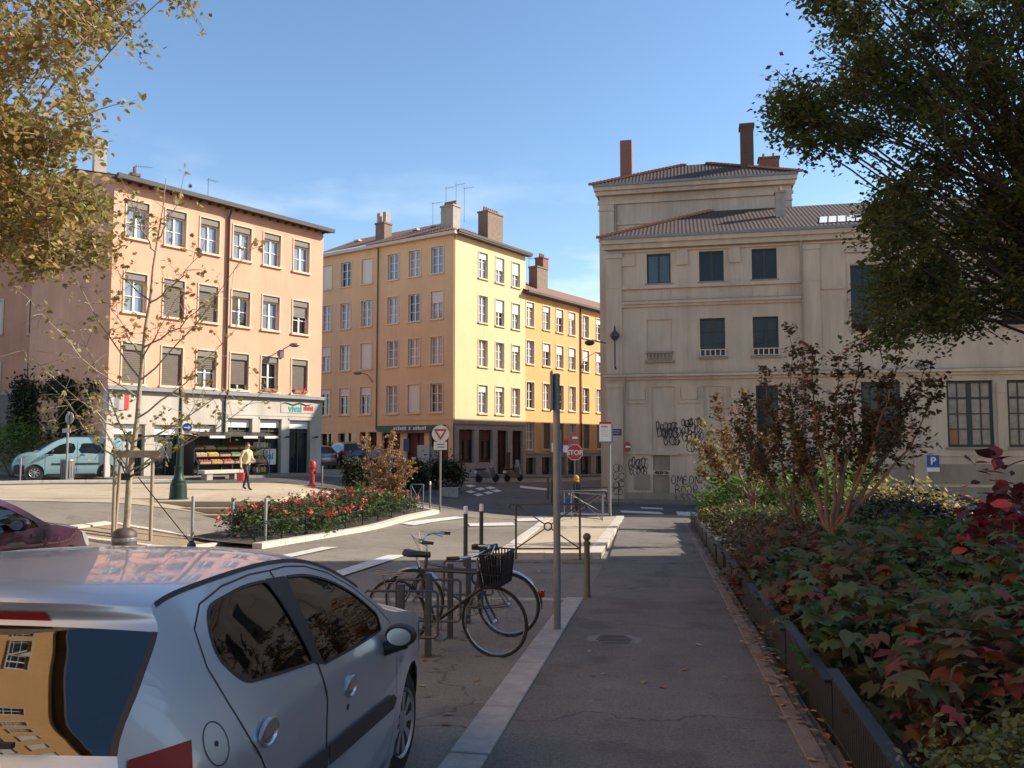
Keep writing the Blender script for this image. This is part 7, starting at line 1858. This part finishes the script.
# ---------------------------------------------------------------- rose bed on the left
f0, f1 = Vector((*P2(262, 549), 0)), Vector((*P2(440, 513.5), 0)); fd = (f1 - f0).normalized(); fn = Vector((-fd.y, fd.x, 0))
FL = (f1 - f0).length
bedp = [f0 + fn * .25, f1 + fn * .25, f1 + fn * 2.7 - fd * .5, f0 + fn * 2.4 + fd * 1.0]
struct(drape('soil', [(v.x, v.y) for v in bedp], .10, M['soil']))
kerb_run('kerb', (f0.x, f0.y), (f1.x, f1.y), .25, .13, M['kerb2'], 1.2, .2)
q = f1 + fn * .0; kerb_run('kerb', (f1.x, f1.y), (f1.x + fn.x * 2.6, f1.y + fn.y * 2.6), .25, .13, M['kerb2'], 1.2, .2)
org = Vector((f0.x, f0.y, ground(f0.x, f0.y))); fo = thing('hoop_fence', 'low dark green railing along the front of the rose bed', 'fence', org)
N = 9; seg = (FL - 2.5) / N
for k in range(N):
    a = f0 + fd * (.3 + seg * k) + fn * .34; c = f0 + fd * (.3 + seg * (k + 1) - .04) + fn * .34; za, zc = ground(a.x, a.y) + .13, ground(c.x, c.y) + .13
    b = MB(); b.tube([(a.x, a.y, za), (a.x, a.y, za + .45), (c.x, c.y, zc + .45), (c.x, c.y, zc)], .016, 6); b.tube([(a.x, a.y, za + .08), (c.x, c.y, zc + .08)], .012, 5)
    nb = int(seg / .14)
    for j in range(1, nb): t_ = j / nb; p = a.lerp(c, t_); z = za + (zc - za) * t_; b.tube([(p.x, p.y, z + .06), (p.x, p.y, z + .45)], .009, 5)
    build(b, 'panel', M['green'], fo, org=org, smooth=50)
names = ['nearest', 'second nearest', 'third nearest', 'middle', 'third farthest', 'second farthest', 'farthest']
for k in range(7):
    p = f0 + fd * (2.2 + k * (FL - 4.4) / 6.4) + fn * rnd.uniform(.9, 1.2); h = [.95, .9, .95, 1.0, 1.0, .9, .7][k]
    shrub('rose_bush', f'red-flowering rose bush in the railed bed, {names[k]} of the row', G(p.x, p.y, .1), 1.0 if k else .75, 1.15, h, 'roseleaf', .10, 1900, T_OVAL, .4, 'rose bushes in the railed bed', 12, flowers=('rose', 34 if 0 < k < 5 else 14, .085), cat='rose bush')
p = f0 + fd * (FL - 3.0) + fn * 1.2
v = G(p.x, p.y, .1); o = thing('withered_shrub', 'withered orange-brown shrub at the far end of the rose bed', 'shrub', v); t = MB(); pts = []
for (px, py) in ((364, 440), (372, 452), (390, 438), (394, 436), (402, 455), (410, 468), (376, 470), (368, 462), (386, 458), (398, 470), (382, 446), (405, 462)):
    e = at(px, py, v.y + rnd.uniform(-.4, .4)); q = curve(v, e, ((e.x - v.x) * .25, 0, 0), 7, .04); t.tube(q, [.03 - .0033 * i for i in range(8)], 5, False)
    for j in range(2, 8):
        for _ in range(4):
            d = Vector((rnd.gauss(0, 1), rnd.gauss(0, 1), rnd.gauss(.6, .7))).normalized() * rnd.uniform(.15, .45); w = [q[j], q[j] + d]; t.tube(w, [.006, .003], 4, False)
            for _ in range(9): pts.append(w[0].lerp(w[1], rnd.uniform(.2, 1)) + Vector([rnd.gauss(0, .04) for _ in range(3)]))
build(t, 'stem', M['wood'], o, smooth=60, org=v); leaves('foliage', pts, .10, M['dry'], T_OVAL, o, .2, .4, v)
# clipped dark hedges behind, planters at the corner
for (x0, x1, py, h, lb) in ((346, 372, 494, 1.5, 'dark hedge in front of the parked four-wheel-drive'), (372, 398, 493, 1.35, 'dark hedge behind the withered shrub'), (402, 428, 492, 1.7, 'dark evergreen hedge left of the yield sign'), (428, 462, 490, 1.75, 'dark leafy hedge right of the yield sign')):
    v = gnd((x0 + x1) / 2, py); w = (x1 - x0) / F * v.y / 2; shrub('hedge', lb, v, w * 1.08, .9, h, 'hedge', .14, 3200, T_OVAL, .35, 'dark hedges before the yellow building', 14, 'hedge', shell=.5)
v = gnd(450, 497); o = thing('stone_block', 'pale stone block at the kerb right of the hedge', 'stone block', v); b = MB(); b.box(0, 0, .2, .8, .45, .45); b.box(0, 0, .44, .84, .49, .05); build(b, 'block', M['kerb'], o, bevel=.02)
v = gnd(384, 503); o = thing('grey_post', 'square grey stone post left of the withered shrub', 'post', v); b = MB(); b.box(-.2, 0, .45, .45, .45, .95); b.box(-.2, 0, .95, .5, .5, .08); build(b, 'shaft', M['metal'], o, bevel=.015)
# left edge: light bush, dark ivy column, climbers on the gable
shrub('bush', 'light green bush at the left edge before the van bonnet', G(-22.3, 38.0), 1.6, 1.3, 2.7, 'bright', .14, 2600, T_OVAL, .4, None, 16)
def climber(name, label, P, boxes, lf, size, n):
    root = thing(name, label, 'climbing plant', P); t = MB(); pts = []
    v = -uv(-53.2); nb = Vector((v.y, -v.x, 0)); B = O_P
    for (px0, py0, px1, py1, k) in boxes:
        for _ in range(k):
            px, py = rnd.gauss((px0 + px1) / 2, (px1 - px0) / 4.2), rnd.gauss((py0 + py1) / 2, (py1 - py0) / 4.2)
            d = ray(px, py); den = d[0] * nb.x + d[1] * nb.y; tt = (B.x * nb.x + B.y * nb.y) / den; pts.append(Vector((d[0] * tt, d[1] * tt, EYE + d[2] * tt)) + nb * abs(rnd.gauss(.12, .12)))
    base = pts[0].copy(); base.z = ground(P[0], P[1])
    for _ in range(9): e = rnd.choice(pts); t.tube(curve(Vector((P[0], P[1], P[2])) + nb * .05, e, (0, 0, .4), 6, .06), .018, 5, False)
    build(t, 'stem', M['bark'], root, smooth=60, org=Vector(P)); leaves('foliage', pts, size, M[lf], T_OVAL, root, .1, .4, Vector(P), droop=.6); return root
v = -uv(-53.2); B = O_P - v * 3.4; nb = Vector((v.y, -v.x, 0))
climber('climbing_plant', 'dark climbing plant spreading over the pink gable wall above the van', tuple(B + nb * .1 + Vector((0, 0, ground(B.x, B.y)))), [(46, 378, 78, 400, 1100), (64, 395, 90, 425, 700), (84, 378, 104, 402, 130), (60, 400, 78, 440, 350), (44, 405, 100, 455, 420)], 'hedge', .17, 0)
B = O_P - v * 7.3
climber('ivy', 'tall dark ivy column at the far end of the pink gable', tuple(B + nb * .1 + Vector((0, 0, ground(B.x, B.y)))), [(14, 378, 40, 412, 1500), (12, 400, 40, 450, 2000)], 'hedge', .17, 0)
# grey garden wall joining the old house
wl = thing('garden_wall', 'dark grey wall between the ivy and the left edge', 'wall', G(-30, 41)); b = MB(); b.box(3.6, .4, 1.6, 9.6, .35, 4.6, R(3)); build(b, 'masonry', M['greywall'], wl, bevel=.02); b = MB(); b.box(3.6, .4, 3.95, 9.7, .5, .12, R(3)); build(b, 'coping', M['zinc'], wl)
bx = thing('wall_balcony', 'small dark enclosed balcony box left of the pink gable', 'balcony', (-24.6, 44.9, 6.9)); b = MB(); b.box(0, 0, .6, 1.3, 1.2, 1.1); b.box(0, -.1, 1.25, 1.5, 1.5, .12); build(b, 'box', M['darkwood'], bx, bevel=.02); b = MB(); b.beam((-.5, .5, -.5), (-.5, -.5, .02), .1, .1); b.beam((.5, .5, -.5), (.5, -.5, .02), .1, .1); build(b, 'bracket', M['iron'], bx)

# ================================================================ PEOPLE
def person(label, P, rz, joints, mats_by, hair_mat, extra=None):
    """skin-grown body; joints = {name: (pos, radius, parent)}"""
    root = thing('person', label, 'person', P, rz)
    names = list(joints); idx = {n: i for i, n in enumerate(names)}
    me = bpy.data.meshes.new('body'); me.from_pydata([joints[n][0] for n in names], [(idx[n], idx[joints[n][2]]) for n in names if joints[n][2]], [])
    o = link_mesh('body', me)
    md = o.modifiers.new('skin', 'SKIN'); md.use_smooth_shade = True
    for n in names:
        r = joints[n][1]; sv = me.skin_vertices[0].data[idx[n]]; sv.radius = r if isinstance(r, tuple) else (r, r); sv.use_root = (joints[n][2] is None)
    su = o.modifiers.new('sub', 'SUBSURF'); su.levels = 2; su.render_levels = 2
    dg = bpy.context.evaluated_depsgraph_get(); m2 = bpy.data.meshes.new_from_object(o.evaluated_get(dg)); bpy.data.objects.remove(o)
    m2.materials.clear()
    for m in (M['skin'], mats_by['top'], mats_by['leg'], M['black']): m2.materials.append(m)
    for p in m2.polygons: p.material_index = mats_by['zone'](p.center); p.use_smooth = True
    m2.name = 'body'; b = link_mesh('body', m2, root)
    hd = joints['head'][0]
    h = MB(); h.sphere((hd[0] - .012, hd[1], hd[2] + .035), (.102, .088, .10), 14, 10); h.v = [(x, y, z) if not (x > hd[0] + .045 and z < hd[2] + .07) else (hd[0] + .045, y, z) for x, y, z in h.v]; build(h, 'hair', hair_mat, root, smooth=60)
    f = MB(); 
    f.sphere((hd[0] + .098, hd[1], hd[2] - .012), (.02, .014, .022), 8, 6)
    for s in (-1, 1): f.sphere((hd[0] - .0, hd[1] + s * .082, hd[2] - .005), (.018, .01, .03), 8, 6)
    f.mi = 1
    for s in (-1, 1): f.sphere((hd[0] + .083, hd[1] + s * .032, hd[2] + .012), (.01, .012, .008), 8, 6)
    f.box(hd[0] + .086, hd[1], hd[2] - .055, .012, .045, .008)
    build(f, 'face', [M['skin'], M['black']], root, smooth=60)
    for s, nm in ((-1, 'hand_r'), (1, 'hand_l')):
        c = Vector(joints[nm][0]); fr = Vector(joints[nm][0]) - Vector(joints['wrist_' + nm[-1]][0]); d = fr.normalized(); sdv = d.cross(Vector((0, s, 0))).normalized() if abs(d.y) < .9 else Vector((1, 0, 0))
        fg = MB()
        for k in range(4): a = c + sdv * (-.028 + .019 * k); L = (.062, .072, .068, .05)[k]; fg.tube([a, a + d * L * .55, a + d * L - Vector((0, s * .012, 0))], [.0085, .008, .006], 6)
        a = c - d * .03 - sdv * .035; fg.tube([a, a - sdv * .03 + d * .03, a - sdv * .03 + d * .06], [.01, .009, .007], 6); build(fg, 'fingers', M['skin'], root, smooth=60)
    if extra: extra(root)
    return root
def body_joints(stride=.25, H=1.72, arm_r=None, arm_l=None, k=1.0):
    s = stride
    J = {'pelvis': ((0, 0, .95), (.15 * k, .125 * k), None), 'waist': ((.0, 0, 1.10), (.145 * k, .115 * k), 'pelvis'), 'chest': ((.02, 0, 1.30), (.165 * k, .125 * k), 'waist'), 'neckb': ((.02, 0, 1.45), (.09, .08), 'chest'), 'neck': ((.03, 0, 1.52), .05, 'neckb'), 'head': ((.045, 0, 1.63), (.085, .095), 'neck'), 'crown': ((.035, 0, 1.705), (.06, .065), 'head')}
    for sd, n, st in ((-1, 'r', s), (1, 'l', -s)):
        J['hip_' + n] = ((0, sd * .09, .9), .095, 'pelvis'); J['knee_' + n] = ((st * .55 + .04, sd * .095, .5), .065, 'hip_' + n); J['ankle_' + n] = ((st, sd * .095, .09 if st > 0 else .12), .042, 'knee_' + n); J['toe_' + n] = ((st + .15, sd * .105, .04 if st > 0 else .05), .035, 'ankle_' + n)
        J['sh_' + n] = ((.01, sd * .185, 1.42), .062, 'neckb')
        el, wr, hd = (arm_r if sd < 0 else arm_l)
        J['el_' + n] = (el, .046, 'sh_' + n); J['wrist_' + n] = (wr, .032, 'el_' + n); J['hand_' + n] = (hd, (.022, .042), 'wrist_' + n)
    return J
M['topy'] = mat('cream_jacket', (.62, .50, .28), .85, var=.08, vscale=20); M['trous'] = mat('dark_trousers', (.035, .035, .04), .85, var=.15, vscale=15); M['darkcoat'] = mat('dark_coat', (.03, .032, .045), .85, var=.15, vscale=15)
def zone1(c):
    if c.z < .08: return 3
    if c.z < .96 and abs(c.y) < .195: return 2
    if c.z > 1.50: return 0
    if (abs(c.y) > .2 and c.z < .86) or (c.x > .27 and .98 < c.z < 1.2): return 0
    return 1
v = gnd(246, 490.5)
person('pedestrian in cream jacket and dark trousers walking past the produce stall', v, R(-28), body_joints(.24, arm_r=((-.06, -.25, 1.16), (.0, -.27, .92), (.02, -.275, .82)), arm_l=((.02, .25, 1.18), (.24, .14, 1.10), (.31, .09, 1.11))), dict(top=M['topy'], leg=M['trous'], zone=zone1), M['hair'])
c, s_ = math.cos(R(-28)), math.sin(R(-28)); hx, hy = .0, -.275
bo = thing('shopping_bag', 'red shopping bag in the right hand of the pedestrian', 'bag', (v.x + hx * c - hy * s_, v.y + hx * s_ + hy * c, v.z + .36), R(-28))
b = MB(); b.add([(-.15, -.05, 0), (.15, -.05, 0), (.15, .05, 0), (-.15, .05, 0), (-.17, -.06, .3), (.17, -.06, .3), (.17, .06, .3), (-.17, .06, .3)], [(3, 2, 1, 0), (0, 1, 5, 4), (1, 2, 6, 5), (2, 3, 7, 6), (3, 0, 4, 7)]); build(b, 'pouch', M['red'], bo, bevel=.02); b = MB(); b.tube([(-.07, 0, .29), (-.05, 0, .42), (.05, 0, .42), (.07, 0, .29)], .008, 6); build(b, 'handle', M['red'], bo)
v = gnd(577, 516)
def hood(root):
    h = MB(); h.sphere((.03, 0, 1.63), (.135, .125, .15), 14, 10); h.v = [(min(x, .1), y, z) for x, y, z in h.v]; h.sphere((-.02, 0, 1.5), (.11, .13, .07), 12, 8); build(h, 'hood', M['yhood'], root, smooth=60)
M['yhood'] = mat('yellow_hood', (.60, .32, .05), .8, var=.08)
person('standing person in dark coat with a yellow hood by the stop sign', v, R(150), body_joints(.06, arm_r=((-.02, -.25, 1.16), (.04, -.26, .93), (.05, -.262, .83)), arm_l=((-.02, .25, 1.16), (.02, .27, .92), (.03, .27, .82)), k=1.08), dict(top=M['darkcoat'], leg=M['trous'], zone=zone1), M['hair'], hood)
bo = thing('shoulder_bag', 'blue shoulder bag held low by the hooded person', 'bag', (v.x - .36, v.y - .1, v.z + .45), R(20)); b = MB(); b.box(0, 0, .17, .36, .14, .34); build(b, 'pouch', M['blue'], bo, bevel=.04); b = MB(); b.tube([(-.1, 0, .33), (0, 0, .48), (.1, 0, .33)], .012, 6); build(b, 'handle', M['blue'], bo)

# ================================================================ LIGHT, SKY, CAMERA
EL = 31.0; AZ = math.atan2(.985, .17)      # sun stands to the right, a little ahead
sun = bpy.data.lights.new('sun', 'SUN'); sun.energy = 4.6; sun.angle = R(.53); sun.color = (1, .885, .75)
so = bpy.data.objects.new('sun', sun); col.objects.link(so)
Ld = Vector((math.sin(AZ) * math.cos(R(EL)), math.cos(AZ) * math.cos(R(EL)), math.sin(R(EL)))); so.rotation_euler = Ld.to_track_quat('Z', 'Y').to_euler(); so.location = (30, 5, 40)
w = bpy.data.worlds.new('World'); sc.world = w; w.use_nodes = True; nt = w.node_tree; N = nt.nodes; L = nt.links
sky = N.new('ShaderNodeTexSky'); sky.sky_type = 'NISHITA'; sky.sun_disc = False; sky.sun_elevation = R(EL); sky.sun_rotation = AZ; sky.air_density = 1.0; sky.dust_density = .3; sky.ozone_density = 1.4
bg = N['Background']; bg.inputs['Strength'].default_value = .12
# thin autumn clouds low on the horizon
tc = N.new('ShaderNodeTexCoord'); sx = N.new('ShaderNodeSeparateXYZ'); L.new(tc.outputs['Generated'], sx.inputs[0])
mp = N.new('ShaderNodeMapping'); mp.inputs['Scale'].default_value = (2.2, 2.2, 7.5); mp.inputs['Location'].default_value = (3.1, .4, .6); L.new(tc.outputs['Generated'], mp.inputs[0])
no = N.new('ShaderNodeTexNoise'); no.inputs['Scale'].default_value = 2.2; no.inputs['Detail'].default_value = 7; no.inputs['Roughness'].default_value = .55; L.new(mp.outputs[0], no.inputs[0])
r1 = N.new('ShaderNodeMapRange'); r1.inputs[1].default_value = .47; r1.inputs[2].default_value = .72; L.new(no.outputs['Fac'], r1.inputs[0])
r2 = N.new('ShaderNodeMapRange'); r2.inputs[1].default_value = .34; r2.inputs[2].default_value = .10; r2.inputs[3].default_value = 0; r2.inputs[4].default_value = .8; L.new(sx.outputs['Z'], r2.inputs[0])
mu = N.new('ShaderNodeMath'); mu.operation = 'MULTIPLY'; L.new(r1.outputs[0], mu.inputs[0]); L.new(r2.outputs[0], mu.inputs[1])
mx = N.new('ShaderNodeMix'); mx.data_type = 'RGBA'; L.new(mu.outputs[0], mx.inputs['Factor']); hs = N.new('ShaderNodeHueSaturation'); hs.inputs['Saturation'].default_value = 1.1; L.new(sky.outputs[0], hs.inputs['Color']); L.new(hs.outputs[0], mx.inputs['A']); mx.inputs['B'].default_value = (6.5, 6.8, 7.2, 1); L.new(mx.outputs['Result'], bg.inputs['Color'])
cam = bpy.data.cameras.new('camera'); cam.sensor_width = 36; cam.lens = 36 * F / 1024; cam.clip_end = 5000; cam.clip_start = .05
co = bpy.data.objects.new('camera', cam); col.objects.link(co); co.location = (0, 0, EYE); co.rotation_euler = (R(90) + PITCH, 0, 0); sc.camera = co
sc.view_settings.view_transform = 'Standard'; sc.view_settings.look = 'None'; sc.view_settings.gamma = 1; sc.view_settings.exposure = .88
sc.render.engine = 'CYCLES'; sc.cycles.max_bounces = 8; sc.cycles.transparent_max_bounces = 12
